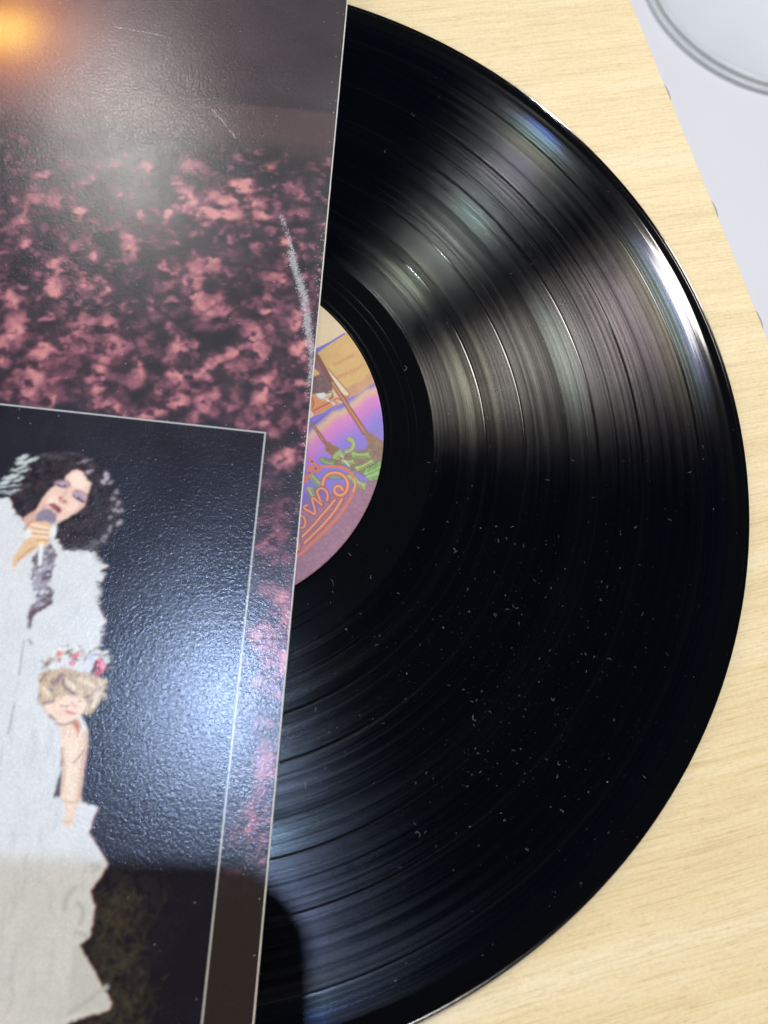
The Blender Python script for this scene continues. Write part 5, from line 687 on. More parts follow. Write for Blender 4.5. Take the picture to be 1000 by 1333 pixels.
["s",[0.0289,0.0226,0.0255],0.15,0.0,0.56,None,[[-66.75,-27.47],[-66.79,-26.83],[-66.37,-26.52]],0.14,0.07,1],
["s",[0.0241,0.0188,0.0212],0.15,0.0,0.55,None,[[-60.85,-34.94],[-61.21,-34.62],[-61.18,-34.2]],0.14,0.06,1],
["s",[0.0511,0.0398,0.0449],0.15,0.0,0.56,None,[[-51.6,-34.43],[-52.29,-34.46],[-52.69,-33.93]],0.14,0.07,1],
["s",[0.017,0.0133,0.015],0.15,0.0,0.58,None,[[-57.42,-14.78],[-56.82,-14.74],[-56.47,-15.21]],0.14,0.07,1],
["s",[0.1112,0.0868,0.0979],0.15,0.0,0.57,None,[[-46.34,-25.17],[-46.87,-25.6],[-47.45,-25.36]],0.14,0.07,1],
["s",[0.055,0.0429,0.0484],0.15,0.0,0.56,None,[[-52.33,-33.01],[-52.7,-33.29],[-53.1,-33.12]],0.14,0.07,1],
["s",[0.0137,0.0107,0.0121],0.15,0.0,0.57,None,[[-47.26,-27.38],[-47.36,-27.94],[-47.8,-28.11]],0.14,0.07,1],
["s",[0.1069,0.0834,0.0941],0.15,0.0,0.55,None,[[-60.45,-35.28],[-61.11,-35.23],[-61.44,-34.69]],0.14,0.06,1],
["s",[0.0381,0.0297,0.0335],0.15,0.0,0.57,None,[[-49.79,-21.69],[-49.65,-22.36],[-50.04,-22.76]],0.14,0.07,1],
["s",[0.0223,0.0174,0.0196],0.15,0.0,0.57,None,[[-50.48,-28.61],[-50.39,-29.22],[-50.76,-29.56]],0.14,0.07,1],
["s",[0.0196,0.0153,0.0173],0.15,0.0,0.58,None,[[-61.05,-14.63],[-60.7,-14.67],[-60.53,-14.97]],0.14,0.07,1],
["s",[0.0121,0.0095,0.0107],0.15,0.0,0.57,None,[[-47.87,-22.62],[-47.58,-23.19],[-47.81,-23.68]],0.14,0.07,1],
["s",[0.012,0.0094,0.0106],0.15,0.0,0.56,None,[[-54.65,-29.47],[-54.83,-29.72],[-55.1,-29.69]],0.14,0.07,1],
["s",[0.0123,0.0096,0.0108],0.15,0.0,0.58,None,[[-58.6,-17.71],[-58.03,-17.34],[-57.46,-17.64]],0.14,0.07,1],
["s",[0.0121,0.0095,0.0107],0.15,0.0,0.58,None,[[-54.37,-16.06],[-53.96,-16.35],[-53.94,-16.81]],0.14,0.07,1],
["s",[0.0254,0.0198,0.0224],0.15,0.0,0.57,None,[[-61.73,-19.04],[-61.5,-18.7],[-61.13,-18.75]],0.14,0.07,1],
["s",[0.0785,0.0613,0.0691],0.16,0.0,0.58,None,[[-53.04,-13.75],[-52.45,-14.27],[-52.49,-14.99]],0.15,0.07,1],
["s",[0.0227,0.0177,0.02],0.15,0.0,0.56,None,[[-62.43,-25.62],[-62.51,-25.24],[-62.28,-25.02]],0.14,0.07,1],
["s",[0.0129,0.0101,0.0114],0.15,0.0,0.58,None,[[-62.21,-13.78],[-61.71,-13.4],[-61.17,-13.65]],0.14,0.07,1],
["s",[0.0467,0.0365,0.0411],0.15,0.0,0.57,None,[[-61.66,-19.47],[-61.52,-19.23],[-61.27,-19.24]],0.14,0.07,1],
["s",[0.0804,0.0627,0.0707],0.15,0.0,0.56,None,[[-49.96,-34.33],[-50.33,-34.36],[-50.56,-34.08]],0.14,0.07,1],
["s",[0.0163,0.0127,0.0144],0.15,0.0,0.57,None,[[-63.21,-16.77],[-63.21,-16.33],[-62.91,-16.14]],0.14,0.07,1],
["s",[0.1069,0.0834,0.0941],0.15,0.0,0.56,None,[[-66.23,-26.71],[-66.33,-26.3],[-66.1,-26.04]],0.14,0.07,1],
["s",[0.0142,0.0111,0.0125],0.15,0.0,0.58,None,[[-45.37,-20.86],[-45.0,-21.28],[-45.1,-21.76]],0.14,0.07,1],
["s",[0.0176,0.0137,0.0155],0.15,0.0,0.58,None,[[-64.93,-15.75],[-64.51,-15.93],[-64.4,-16.35]],0.14,0.07,1],
["s",[0.0149,0.0116,0.0131],0.16,0.0,0.58,None,[[-58.8,-11.72],[-58.34,-11.66],[-58.04,-12.02]],0.15,0.07,1],
["s",[0.0357,0.0279,0.0315],0.15,0.0,0.58,None,[[-55.54,-17.38],[-54.82,-17.59],[-54.58,-18.26]],0.14,0.07,1],
["s",[0.0174,0.0136,0.0153],0.15,0.0,0.57,None,[[-58.8,-18.62],[-58.64,-18.35],[-58.36,-18.36]],0.14,0.07,1],
["s",[0.0235,0.0183,0.0207],0.15,0.0,0.58,None,[[-61.33,-15.93],[-60.78,-15.63],[-60.27,-15.95]],0.14,0.07,1],
["s",[0.0469,0.0366,0.0413],0.15,0.0,0.57,None,[[-63.5,-20.33],[-63.5,-19.68],[-63.05,-19.39]],0.14,0.07,1],
["s",[0.0759,0.0592,0.0668],0.15,0.0,0.56,None,[[-48.41,-33.77],[-48.61,-34.01],[-48.89,-33.96]],0.14,0.07,1],
["s",[0.0138,0.0108,0.0121],0.15,0.0,0.56,None,[[-68.82,-24.63],[-68.58,-24.2],[-68.16,-24.22]],0.14,0.07,1],
["s",[0.0301,0.0235,0.0265],0.15,0.0,0.57,None,[[-48.52,-27.67],[-48.8,-28.26],[-49.36,-28.3]],0.14,0.07,1],
["s",[0.0986,0.0769,0.0868],0.16,0.0,0.58,None,[[-53.95,-12.66],[-53.5,-12.55],[-53.19,-12.86]],0.15,0.07,1],
["s",[0.0284,0.0221,0.025],0.15,0.0,0.57,None,[[-61.04,-19.76],[-60.64,-19.45],[-60.21,-19.64]],0.14,0.07,1],
["s",[0.0139,0.0108,0.0122],0.15,0.0,0.56,None,[[-60.74,-29.9],[-61.02,-29.79],[-61.1,-29.52]],0.14,0.07,1],
["s",[0.0132,0.0103,0.0116],0.15,0.0,0.55,None,[[-55.0,-36.15],[-55.41,-36.15],[-55.63,-35.84]],0.14,0.06,1],
["s",[0.0121,0.0094,0.0106],0.15,0.0,0.57,None,[[-50.21,-25.19],[-50.73,-25.62],[-51.31,-25.4]],0.14,0.07,1],
["s",[0.0219,0.0171,0.0193],0.15,0.0,0.57,None,[[-62.75,-22.5],[-62.84,-21.91],[-62.47,-21.58]],0.14,0.07,1],
["s",[0.0164,0.0128,0.0144],0.15,0.0,0.56,None,[[-54.97,-30.64],[-55.58,-30.77],[-56.0,-30.34]],0.14,0.07,1],
["s",[0.0138,0.0107,0.0121],0.15,0.0,0.57,None,[[-48.79,-26.82],[-48.84,-27.22],[-49.14,-27.34]],0.14,0.07,1],
["s",[0.0544,0.0424,0.0479],0.15,0.0,0.58,None,[[-47.96,-19.82],[-48.1,-20.35],[-48.54,-20.48]],0.14,0.07,1],
["s",[0.034,0.0265,0.0299],0.15,0.0,0.55,None,[[-57.48,-36.43],[-57.9,-36.38],[-58.11,-36.02]],0.14,0.06,1],
["s",[0.012,0.0094,0.0106],0.15,0.0,0.56,None,[[-55.08,-33.31],[-55.42,-33.29],[-55.59,-33.02]],0.14,0.07,1],
["s",[0.0397,0.031,0.0349],0.15,0.0,0.56,None,[[-57.81,-29.63],[-58.34,-29.08],[-58.23,-28.42]],0.14,0.07,1],
["s",[0.0531,0.0414,0.0467],0.15,0.0,0.57,None,[[-43.58,-22.53],[-43.24,-23.26],[-43.56,-23.85]],0.14,0.07,1],
["s",[0.0383,0.0298,0.0337],0.15,0.0,0.57,None,[[-62.41,-18.63],[-62.18,-18.32],[-61.84,-18.37]],0.14,0.07,1],
["s",[0.0352,0.0274,0.031],0.15,0.0,0.58,None,[[-60.23,-17.24],[-59.88,-17.59],[-59.93,-18.02]],0.14,0.07,1],
["s",[0.013,0.0102,0.0115],0.15,0.0,0.56,None,[[-58.14,-31.94],[-58.56,-31.75],[-58.66,-31.32]],0.14,0.07,1],
["s",[0.0146,0.0114,0.0129],0.15,0.0,0.57,None,[[-50.82,-26.35],[-50.77,-26.93],[-51.15,-27.23]],0.14,0.07,1],
["s",[0.1049,0.0818,0.0923],0.15,0.0,0.58,None,[[-64.29,-14.35],[-63.8,-14.51],[-63.64,-14.99]],0.14,0.07,1],
["s",[0.0237,0.0185,0.0209],0.15,0.0,0.56,None,[[-56.5,-32.81],[-56.75,-32.92],[-56.96,-32.76]],0.14,0.07,1],
["s",[0.1062,0.0828,0.0934],0.15,0.0,0.57,None,[[-68.8,-18.69],[-68.94,-18.22],[-68.7,-17.9]],0.14,0.07,1],
["s",[0.0351,0.0274,0.0309],0.15,0.0,0.57,None,[[-63.04,-18.6],[-62.59,-18.11],[-62.01,-18.27]],0.14,0.07,1],
["s",[0.0264,0.0206,0.0232],0.15,0.0,0.58,None,[[-58.12,-14.31],[-57.8,-14.28],[-57.61,-14.53]],0.14,0.07,1],
["s",[0.0177,0.0138,0.0156],0.15,0.0,0.58,None,[[-43.98,-21.29],[-43.68,-21.55],[-43.69,-21.91]],0.14,0.07,1],
["s",[0.0619,0.0483,0.0545],0.15,0.0,0.58,None,[[-61.65,-14.21],[-61.2,-14.62],[-61.23,-15.16]],0.14,0.07,1],
["s",[0.0408,0.0318,0.0359],0.15,0.0,0.56,None,[[-54.59,-29.4],[-55.14,-29.64],[-55.6,-29.31]],0.14,0.07,1],
["s",[0.0306,0.0239,0.0269],0.15,0.0,0.58,None,[[-54.92,-18.82],[-54.33,-19.22],[-54.28,-19.88]],0.14,0.07,1],
["s",[0.0772,0.0602,0.068],0.15,0.0,0.55,None,[[-56.55,-35.82],[-56.8,-35.68],[-56.84,-35.42]],0.14,0.06,1],
["s",[0.013,0.0102,0.0115],0.15,0.0,0.56,None,[[-52.81,-31.57],[-53.03,-31.71],[-53.26,-31.59]],0.14,0.07,1],
["s",[0.012,0.0094,0.0106],0.15,0.0,0.56,None,[[-55.24,-29.59],[-55.55,-28.92],[-55.26,-28.38]],0.14,0.07,1],
["s",[0.0447,0.0349,0.0393],0.15,0.0,0.56,None,[[-46.5,-30.38],[-46.69,-30.75],[-47.05,-30.77]],0.14,0.07,1],
["s",[0.012,0.0094,0.0106],0.16,0.0,0.58,None,[[-56.82,-13.19],[-56.53,-13.37],[-56.49,-13.68]],0.15,0.07,1],
["s",[0.1095,0.0854,0.0963],0.15,0.0,0.57,None,[[-64.6,-16.83],[-64.33,-16.55],[-63.98,-16.65]],0.14,0.07,1],
["s",[0.0162,0.0127,0.0143],0.15,0.0,0.56,None,[[-68.53,-24.45],[-68.77,-23.7],[-68.39,-23.18]],0.14,0.07,1],
["s",[0.026,0.0203,0.0228],0.15,0.0,0.57,None,[[-59.73,-17.93],[-59.47,-17.3],[-58.9,-17.24]],0.14,0.07,1],
["s",[0.012,0.0094,0.0106],0.15,0.0,0.56,None,[[-60.85,-31.54],[-61.13,-31.31],[-61.12,-30.98]],0.14,0.07,1],
["s",[0.0202,0.0158,0.0178],0.15,0.0,0.58,None,[[-61.12,-13.27],[-60.63,-13.39],[-60.45,-13.84]],0.14,0.07,1],
["s",[0.0291,0.0227,0.0256],0.15,0.0,0.56,None,[[-51.32,-30.06],[-51.81,-30.17],[-52.15,-29.82]],0.14,0.07,1],
["s",[0.0661,0.0516,0.0582],0.16,0.0,0.58,None,[[-52.53,-13.62],[-52.13,-14.11],[-52.25,-14.66]],0.15,0.07,1],
["s",[0.0236,0.0184,0.0208],0.15,0.0,0.57,None,[[-50.53,-26.45],[-50.66,-26.83],[-51.0,-26.9]],0.14,0.07,1],
["s",[0.0182,0.0142,0.016],0.15,0.0,0.57,None,[[-48.64,-22.87],[-48.38,-23.29],[-48.54,-23.69]],0.14,0.07,1],
["s",[0.0302,0.0235,0.0265],0.15,0.0,0.56,None,[[-65.23,-32.11],[-65.37,-31.55],[-65.06,-31.2]],0.14,0.06,1],
["s",[0.0175,0.0137,0.0154],0.15,0.0,0.57,None,[[-49.16,-24.05],[-49.22,-24.78],[-49.76,-25.04]],0.14,0.07,1],
["s",[0.017,0.0132,0.0149],0.15,0.0,0.57,None,[[-67.23,-23.03],[-67.55,-22.39],[-67.29,-21.86]],0.14,0.07,1],
["s",[0.0533,0.0416,0.0469],0.15,0.0,0.56,None,[[-49.8,-30.5],[-50.28,-30.77],[-50.73,-30.5]],0.14,0.07,1],
["s",[0.0222,0.0173,0.0195],0.15,0.0,0.58,None,[[-49.38,-18.88],[-48.82,-19.09],[-48.66,-19.64]],0.14,0.07,1],
["s",[0.0529,0.0412,0.0465],0.15,0.0,0.57,None,[[-66.34,-24.02],[-66.36,-23.68],[-66.13,-23.52]],0.14,0.07,1],
["s",[0.0139,0.0109,0.0123],0.15,0.0,0.56,None,[[-53.46,-29.3],[-53.91,-29.28],[-54.14,-28.91]],0.14,0.07,1],
["s",[0.108,0.0843,0.0951],0.15,0.0,0.57,None,[[-44.46,-26.22],[-44.76,-26.41],[-45.05,-26.25]],0.14,0.07,1],
["s",[0.0121,0.0094,0.0107],0.15,0.0,0.57,None,[[-50.29,-24.63],[-50.36,-25.22],[-50.81,-25.42]],0.14,0.07,1],
["s",[0.0131,0.0102,0.0116],0.15,0.0,0.56,None,[[-64.35,-29.98],[-64.81,-29.45],[-64.69,-28.86]],0.14,0.07,1],
["s",[0.0142,0.0111,0.0125],0.15,0.0,0.56,None,[[-67.93,-28.58],[-68.16,-28.32],[-68.11,-28.03]],0.14,0.07,1],
["s",[0.0244,0.0191,0.0215],0.15,0.0,0.56,None,[[-50.13,-31.01],[-50.27,-31.25],[-50.52,-31.24]],0.14,0.07,1],
["s",[0.0133,0.0104,0.0117],0.15,0.0,0.57,None,[[-47.09,-21.61],[-46.7,-22.04],[-46.78,-22.55]],0.14,0.07,1],
["s",[0.0296,0.0231,0.0261],0.15,0.0,0.58,None,[[-52.62,-19.38],[-52.81,-19.91],[-53.28,-19.98]],0.14,0.07,1],
["s",[0.0123,0.0096,0.0108],0.15,0.0,0.57,None,[[-62.54,-22.46],[-62.27,-21.99],[-61.8,-22.0]],0.14,0.07,1],
["s",[0.0162,0.0126,0.0143],0.15,0.0,0.58,None,[[-52.63,-19.14],[-52.23,-19.43],[-52.21,-19.88]],0.14,0.07,1],
["s",[0.0302,0.0235,0.0265],0.15,0.0,0.57,None,[[-47.4,-27.75],[-47.64,-28.32],[-48.16,-28.37]],0.14,0.07,1],
["s",[0.0129,0.01,0.0113],0.15,0.0,0.57,None,[[-45.95,-28.56],[-46.08,-28.87],[-46.36,-28.91]],0.14,0.07,1],
["s",[0.0146,0.0114,0.0128],0.15,0.0,0.58,None,[[-48.33,-18.93],[-47.96,-19.49],[-48.14,-20.03]],0.14,0.07,1],
["s",[0.0374,0.0292,0.0329],0.15,0.0,0.58,None,[[-51.04,-17.8],[-50.58,-18.01],[-50.48,-18.48]],0.14,0.07,1],
["s",[0.0123,0.0096,0.0108],0.15,0.0,0.56,None,[[-60.6,-29.03],[-60.64,-28.47],[-60.27,-28.19]],0.14,0.07,1],
["s",[0.0568,0.0443,0.0499],0.15,0.0,0.56,None,[[-61.55,-29.06],[-61.83,-28.75],[-61.77,-28.4]],0.14,0.07,1],
["s",[0.0715,0.0557,0.0629],0.15,0.0,0.56,None,[[-58.87,-34.05],[-59.27,-34.12],[-59.53,-33.83]],0.14,0.06,1],
["s",[0.0159,0.0124,0.014],0.15,0.0,0.58,None,[[-47.45,-16.84],[-47.26,-17.09],[-47.32,-17.36]],0.15,0.07,1],
["s",[0.0974,0.076,0.0857],0.15,0.0,0.57,None,[[-66.32,-20.86],[-66.23,-20.42],[-65.89,-20.3]],0.14,0.07,1],
["s",[0.0662,0.0517,0.0583],0.15,0.0,0.57,None,[[-44.74,-28.01],[-44.97,-28.22],[-45.24,-28.14]],0.14,0.07,1],
["s",[0.0122,0.0095,0.0108],0.15,0.0,0.57,None,[[-66.45,-21.99],[-66.64,-21.68],[-66.53,-21.4]],0.14,0.07,1],
["s",[0.0292,0.0228,0.0257],0.15,0.0,0.57,None,[[-50.33,-24.3],[-50.34,-24.67],[-50.61,-24.82]],0.14,0.07,1],
["s",[0.0359,0.028,0.0316],0.15,0.0,0.57,None,[[-62.39,-18.42],[-62.25,-18.01],[-61.89,-17.94]],0.14,0.07,1],
["s",[0.0277,0.0216,0.0244],0.15,0.0,0.57,None,[[-62.92,-20.16],[-62.83,-19.68],[-62.45,-19.55]],0.14,0.07,1],
["s",[0.0121,0.0094,0.0106],0.15,0.0,0.56,None,[[-63.65,-28.5],[-63.96,-27.97],[-63.76,-27.49]],0.14,0.07,1],
["s",[0.0319,0.0249,0.0281],0.15,0.0,0.57,None,[[-62.91,-22.68],[-63.04,-21.97],[-62.62,-21.55]],0.14,0.07,1],
["s",[0.0395,0.0308,0.0347],0.15,0.0,0.57,None,[[-62.08,-17.75],[-61.93,-17.32],[-61.56,-17.26]],0.14,0.07,1],
["s",[0.0182,0.0142,0.016],0.15,0.0,0.58,None,[[-62.24,-13.67],[-61.96,-13.75],[-61.86,-14.01]],0.14,0.07,1],
["p",[0.6,0.36,0.28],0.22,0.19,0.75,None,[[-66.2,-29.23],[-64.82,-27.84],[-63.08,-26.59],[-60.54,-29.16],[-61.4,-31.72],[-63.05,-31.54],[-64.92,-31.91]]],
["p",[0.42,0.21,0.16],0.37,0.19,0.74,None,[[-65.11,-31.75],[-64.88,-30.32],[-63.7,-29.67],[-64.16,-31.65]]],
["p",[0.76,0.52,0.42],0.25,0.29,0.77,None,[[-57.74,-17.16],[-56.78,-15.95],[-55.53,-15.44],[-53.94,-16.0],[-53.03,-17.55],[-51.76,-18.69],[-52.02,-20.9],[-52.41,-24.37],[-53.81,-26.31],[-56.43,-28.37],[-58.07,-29.89],[-59.46,-29.75],[-61.93,-28.6],[-63.44,-26.98],[-62.77,-24.59],[-61.71,-22.14],[-60.1,-19.97],[-58.29,-18.93]]],
["p",[0.84,0.64,0.54],0.58,0.19,0.77,None,[[-57.23,-17.28],[-55.44,-15.98],[-53.99,-16.74],[-52.35,-18.75],[-53.46,-20.15],[-55.79,-20.04],[-56.99,-18.79]]],
["p",[0.66,0.38,0.32],0.75,0.19,0.75,None,[[-62.52,-25.1],[-60.89,-23.13],[-59.95,-24.82],[-61.26,-26.75],[-62.86,-26.92]]],
["p",[0.68,0.4,0.34],0.57,0.19,0.76,None,[[-52.96,-23.35],[-52.48,-22.22],[-52.58,-24.75],[-54.13,-26.35],[-55.1,-26.45]]],
["e",[0.82,0.62,0.52],0.57,0.0,0.57,None,[-60.07,-24.12],1.51,1.13,39],
["e",[0.8,0.6,0.5],0.57,0.0,0.57,None,[-55.0,-25.01],1.51,0.95,50],
["e",[0.42,0.27,0.36],0.42,0.0,0.57,None,[-58.34,-19.6],1.91,0.86,-6],
["s",[0.05,0.03,0.05],0.17,0.0,0.57,None,[[-59.71,-19.89],[-58.74,-20.22],[-57.42,-20.22],[-56.81,-19.86]],0.23,0.23,1],
["e",[0.5,0.46,0.55],0.19,0.0,0.57,None,[-58.1,-19.68],0.57,0.38,-4],
["s",[0.16,0.08,0.08],0.23,0.0,0.57,None,[[-59.03,-18.4],[-57.68,-18.61],[-56.78,-19.06]],0.15,0.15,1],
["e",[0.4,0.26,0.36],0.42,0.0,0.57,None,[-54.13,-22.21],1.91,0.95,-30],
["s",[0.05,0.03,0.06],0.19,0.0,0.57,None,[[-55.28,-22.23],[-54.34,-22.96],[-53.27,-23.46],[-52.77,-23.51]],0.29,0.29,1],
["e",[0.45,0.4,0.52],0.19,0.0,0.57,None,[-54.5,-22.36],0.57,0.38,-25],
["s",[0.14,0.07,0.08],0.23,0.0,0.57,None,[[-55.16,-20.88],[-53.67,-20.9],[-52.37,-21.84]],0.15,0.15,1],
["e",[0.04,0.025,0.05],0.15,0.0,0.57,None,[-57.88,-19.8],0.34,0.29,6],
["e",[0.04,0.025,0.05],0.15,0.0,0.57,None,[-54.2,-22.62],0.36,0.3,6],
["s",[0.62,0.36,0.3],0.38,0.0,0.57,None,[[-57.09,-20.18],[-57.45,-22.04],[-57.96,-22.99]],0.29,0.29,1],
["e",[0.32,0.1,0.09],0.17,0.0,0.57,None,[-58.38,-23.22],0.49,0.34,-15],
["e",[0.34,0.11,0.1],0.17,0.0,0.57,None,[-57.22,-23.88],0.57,0.3,-20],
["s",[0.5,0.24,0.2],0.23,0.0,0.57,None,[[-58.49,-23.77],[-57.57,-24.39],[-56.79,-24.12]],0.19,0.19,1],
["p",[0.25,0.055,0.07],0.19,0.11,0.57,None,[[-61.05,-25.12],[-60.14,-24.67],[-59.31,-24.76],[-57.82,-25.85],[-57.52,-26.71],[-58.09,-27.2],[-59.18,-26.53],[-60.32,-25.58]]],
["p",[0.05,0.01,0.015],0.15,0.0,0.57,None,[[-59.72,-25.23],[-58.46,-25.92],[-58.0,-26.76],[-58.89,-26.32]]],
["s",[0.42,0.13,0.14],0.17,0.0,0.57,None,[[-60.16,-25.13],[-59.11,-25.99],[-58.29,-26.97]],0.19,0.19,1],
["p",[0.1,0.07,0.09],0.22,0.73,0.55,[0.75,1.1,[0.42,0.4,0.46]],[[-62.1,-38.06],[-60.65,-36.18],[-58.57,-34.75],[-56.95,-37.54],[-56.7,-40.62],[-57.04,-43.38],[-57.86,-45.16],[-56.07,-46.0],[-55.95,-49.02],[-58.11,-51.22],[-59.9,-52.72],[-59.74,-56.0],[-60.53,-55.41],[-60.9,-51.48],[-59.79,-48.38],[-60.87,-46.12],[-61.89,-43.51]]],
["p",[0.1,0.045,0.055],0.22,0.54,0.54,None,[[-56.06,-48.36],[-55.77,-49.17],[-58.08,-51.39],[-59.9,-52.72],[-59.74,-56.0],[-60.43,-55.08],[-60.69,-51.79],[-58.25,-50.4]]],
["e",[0.62,0.62,0.66],0.17,0.37,0.37,None,[-59.36,-38.13],0.4,0.27,49],
["e",[0.62,0.62,0.66],0.16,0.36,0.36,None,[-60.05,-41.63],0.48,0.32,49],
["e",[0.62,0.62,0.66],0.16,0.36,0.36,None,[-57.99,-42.45],0.36,0.24,49],
["e",[0.62,0.62,0.66],0.16,0.36,0.36,None,[-56.5,-45.71],0.32,0.21,49],
["e",[0.62,0.62,0.66],0.16,0.36,0.36,None,[-60.96,-43.76],0.36,0.24,49],
["e",[0.62,0.62,0.66],0.16,0.36,0.36,None,[-60.08,-47.06],0.55,0.37,49],
["e",[0.62,0.62,0.66],0.16,0.36,0.36,None,[-58.83,-46.94],0.55,0.37,49],
["e",[0.62,0.62,0.66],0.16,0.36,0.36,None,[-57.58,-46.82],0.39,0.26,49],
["e",[0.62,0.62,0.66],0.16,0.36,0.36,None,[-60.62,-49.46],0.35,0.23,49],
["e",[0.62,0.62,0.66],0.16,0.37,0.37,None,[-56.9,-41.32],0.32,0.21,49],
["e",[0.62,0.62,0.66],0.16,0.37,0.37,None,[-61.91,-40.1],0.28,0.19,49],
["e",[0.62,0.62,0.66],0.16,0.37,0.37,None,[-57.76,-40.03],0.24,0.16,49],
["p",[0.21,0.18,0.24],0.21,0.15,0.56,[0.35,0.5,[0.34,0.31,0.37]],[[-63.13,-27.66],[-61.66,-26.37],[-60.03,-26.33],[-58.46,-27.52],[-58.34,-29.64],[-58.75,-31.09],[-60.83,-31.31],[-63.12,-29.61]]],
["p",[0.7,0.45,0.27],0.2,0.28,0.74,None,[[-65.19,-33.16],[-64.86,-31.37],[-63.74,-30.38],[-62.71,-29.74],[-60.83,-29.37],[-59.59,-29.94],[-58.75,-31.09],[-58.05,-32.42],[-58.38,-33.34],[-59.35,-34.31],[-59.6,-35.73],[-61.31,-36.07],[-62.43,-37.05],[-64.85,-39.71],[-66.08,-41.71],[-66.91,-39.74],[-65.89,-37.4],[-64.99,-35.23]]],
["s",[0.82,0.62,0.42],0.3,0.0,0.56,None,[[-63.86,-30.57],[-61.52,-31.03],[-60.03,-31.22]],0.42,0.42,1],
["s",[0.82,0.62,0.42],0.3,0.0,0.56,None,[[-64.13,-31.83],[-61.63,-32.27],[-59.7,-32.24]],0.42,0.42,1],
["s",[0.82,0.62,0.42],0.3,0.0,0.56,None,[[-64.02,-33.39],[-61.78,-33.33],[-59.84,-33.31]],0.42,0.42,1],
["s",[0.36,0.17,0.08],0.19,0.0,0.56,None,[[-63.89,-31.34],[-61.42,-31.65],[-59.8,-31.62]],0.13,0.13,1],
["s",[0.36,0.17,0.08],0.19,0.0,0.56,None,[[-63.98,-32.69],[-61.53,-32.85],[-59.77,-32.78]],0.13,0.13,1],
["s",[0.36,0.17,0.08],0.18,0.0,0.55,None,[[-61.89,-34.57],[-60.36,-34.06],[-59.51,-34.32]],0.13,0.13,1],
["s",[0.36,0.17,0.08],0.18,0.0,0.55,None,[[-62.26,-36.17],[-63.69,-37.18],[-65.47,-39.77]],0.13,0.13,1],
["e",[0.7,0.72,0.72],0.28,0.0,0.56,None,[-58.64,-31.78],0.75,2.05,0],
["e",[0.8,0.6,0.25],0.18,0.0,0.55,None,[-60.91,-35.02],0.83,0.55,5],
["s",[0.72,0.74,0.72],0.18,0.0,0.55,None,[[-60.77,-35.5],[-60.56,-38.25],[-60.34,-40.29]],0.51,0.42,1],
["e",[0.7,0.71,0.69],0.28,0.0,0.56,None,[-64.4,-33.08],0.83,1.3,-4],
["s",[0.62,0.63,0.62],0.19,0.0,0.56,None,[[-58.46,-33.87],[-56.56,-35.59]],0.46,0.46,0],
["p",[0.74,0.56,0.42],0.2,0.25,0.85,None,[[-49.43,-78.2],[-50.2,-76.97],[-46.92,-75.59],[-45.41,-75.05],[-44.27,-76.19],[-43.28,-78.05],[-42.96,-81.55],[-43.3,-84.44],[-43.11,-89.13],[-42.9,-93.45],[-43.27,-95.62],[-43.46,-98.37],[-44.48,-98.74],[-46.0,-97.93],[-45.69,-97.0],[-45.09,-96.5],[-46.27,-93.37],[-47.06,-92.75],[-47.42,-86.31],[-48.5,-81.97]]],
["p",[0.78,0.63,0.5],0.68,0.17,0.84,None,[[-48.43,-80.05],[-45.93,-79.86],[-44.08,-83.54],[-44.44,-89.22],[-43.88,-94.74],[-45.11,-94.83],[-46.45,-89.36],[-47.52,-84.74]]],
["p",[0.045,0.025,0.03],0.17,0.17,0.67,None,[[-47.67,-86.33],[-47.08,-92.66],[-48.58,-92.97],[-48.23,-89.02]]],
["s",[0.1,0.04,0.03],0.2,0.34,0.5,None,[[-48.39,-82.27],[-47.93,-84.14],[-47.94,-86.03]],0.25,0.25,1],
["p",[0.5,0.2,0.13],0.26,0.17,0.51,None,[[-47.45,-76.28],[-46.63,-75.4],[-45.01,-76.57],[-45.23,-78.2],[-45.35,-79.5],[-45.97,-77.94]]],
["s",[0.42,0.2,0.13],0.2,0.0,0.51,None,[[-43.78,-82.41],[-44.47,-84.05],[-45.39,-85.22]],0.19,0.19,1],
["p",[0.63,0.64,0.645],0.21,0.17,0.51,None,[[-45.47,-74.66],[-44.27,-76.19],[-43.7,-77.76],[-43.63,-80.33],[-44.43,-77.82],[-45.37,-76.28]]],
["p",[0.56,0.41,0.25],0.21,0.69,0.52,[0.6,1.6,[0.36,0.26,0.2]],[[-56.26,-66.0],[-54.42,-65.02],[-50.69,-64.14],[-45.69,-64.95],[-40.75,-66.38],[-41.16,-69.07],[-41.83,-71.11],[-42.99,-74.08],[-44.23,-74.4],[-45.09,-73.98],[-49.21,-77.22],[-51.3,-76.09],[-53.88,-74.02],[-55.36,-71.86]]],
["p",[0.8,0.6,0.46],0.34,0.34,0.68,None,[[-54.33,-73.25],[-51.76,-71.41],[-49.01,-70.53],[-46.18,-70.14],[-44.75,-71.01],[-44.56,-72.64],[-45.47,-74.66],[-46.81,-75.9],[-48.91,-77.13],[-50.75,-76.53],[-52.83,-74.59]]],
["s",[0.16,0.075,0.1],0.35,0.35,0.52,None,[[-55.6,-67.61],[-55.13,-66.57],[-54.92,-65.89]],0.28,0.28,1],
["s",[0.16,0.075,0.1],0.34,0.34,0.51,None,[[-55.21,-70.87],[-55.14,-72.17]],0.27,0.27,0],
["s",[0.16,0.075,0.1],0.35,0.35,0.52,None,[[-50.73,-65.88],[-50.57,-67.85],[-48.82,-69.69],[-47.16,-70.05]],0.28,0.28,1],
["s",[0.16,0.075,0.1],0.35,0.35,0.52,None,[[-53.06,-67.4],[-52.11,-68.31],[-51.42,-65.6]],0.28,0.28,1],
["s",[0.16,0.075,0.1],0.34,0.34,0.51,None,[[-54.09,-72.74],[-51.99,-71.92]],0.27,0.27,0],
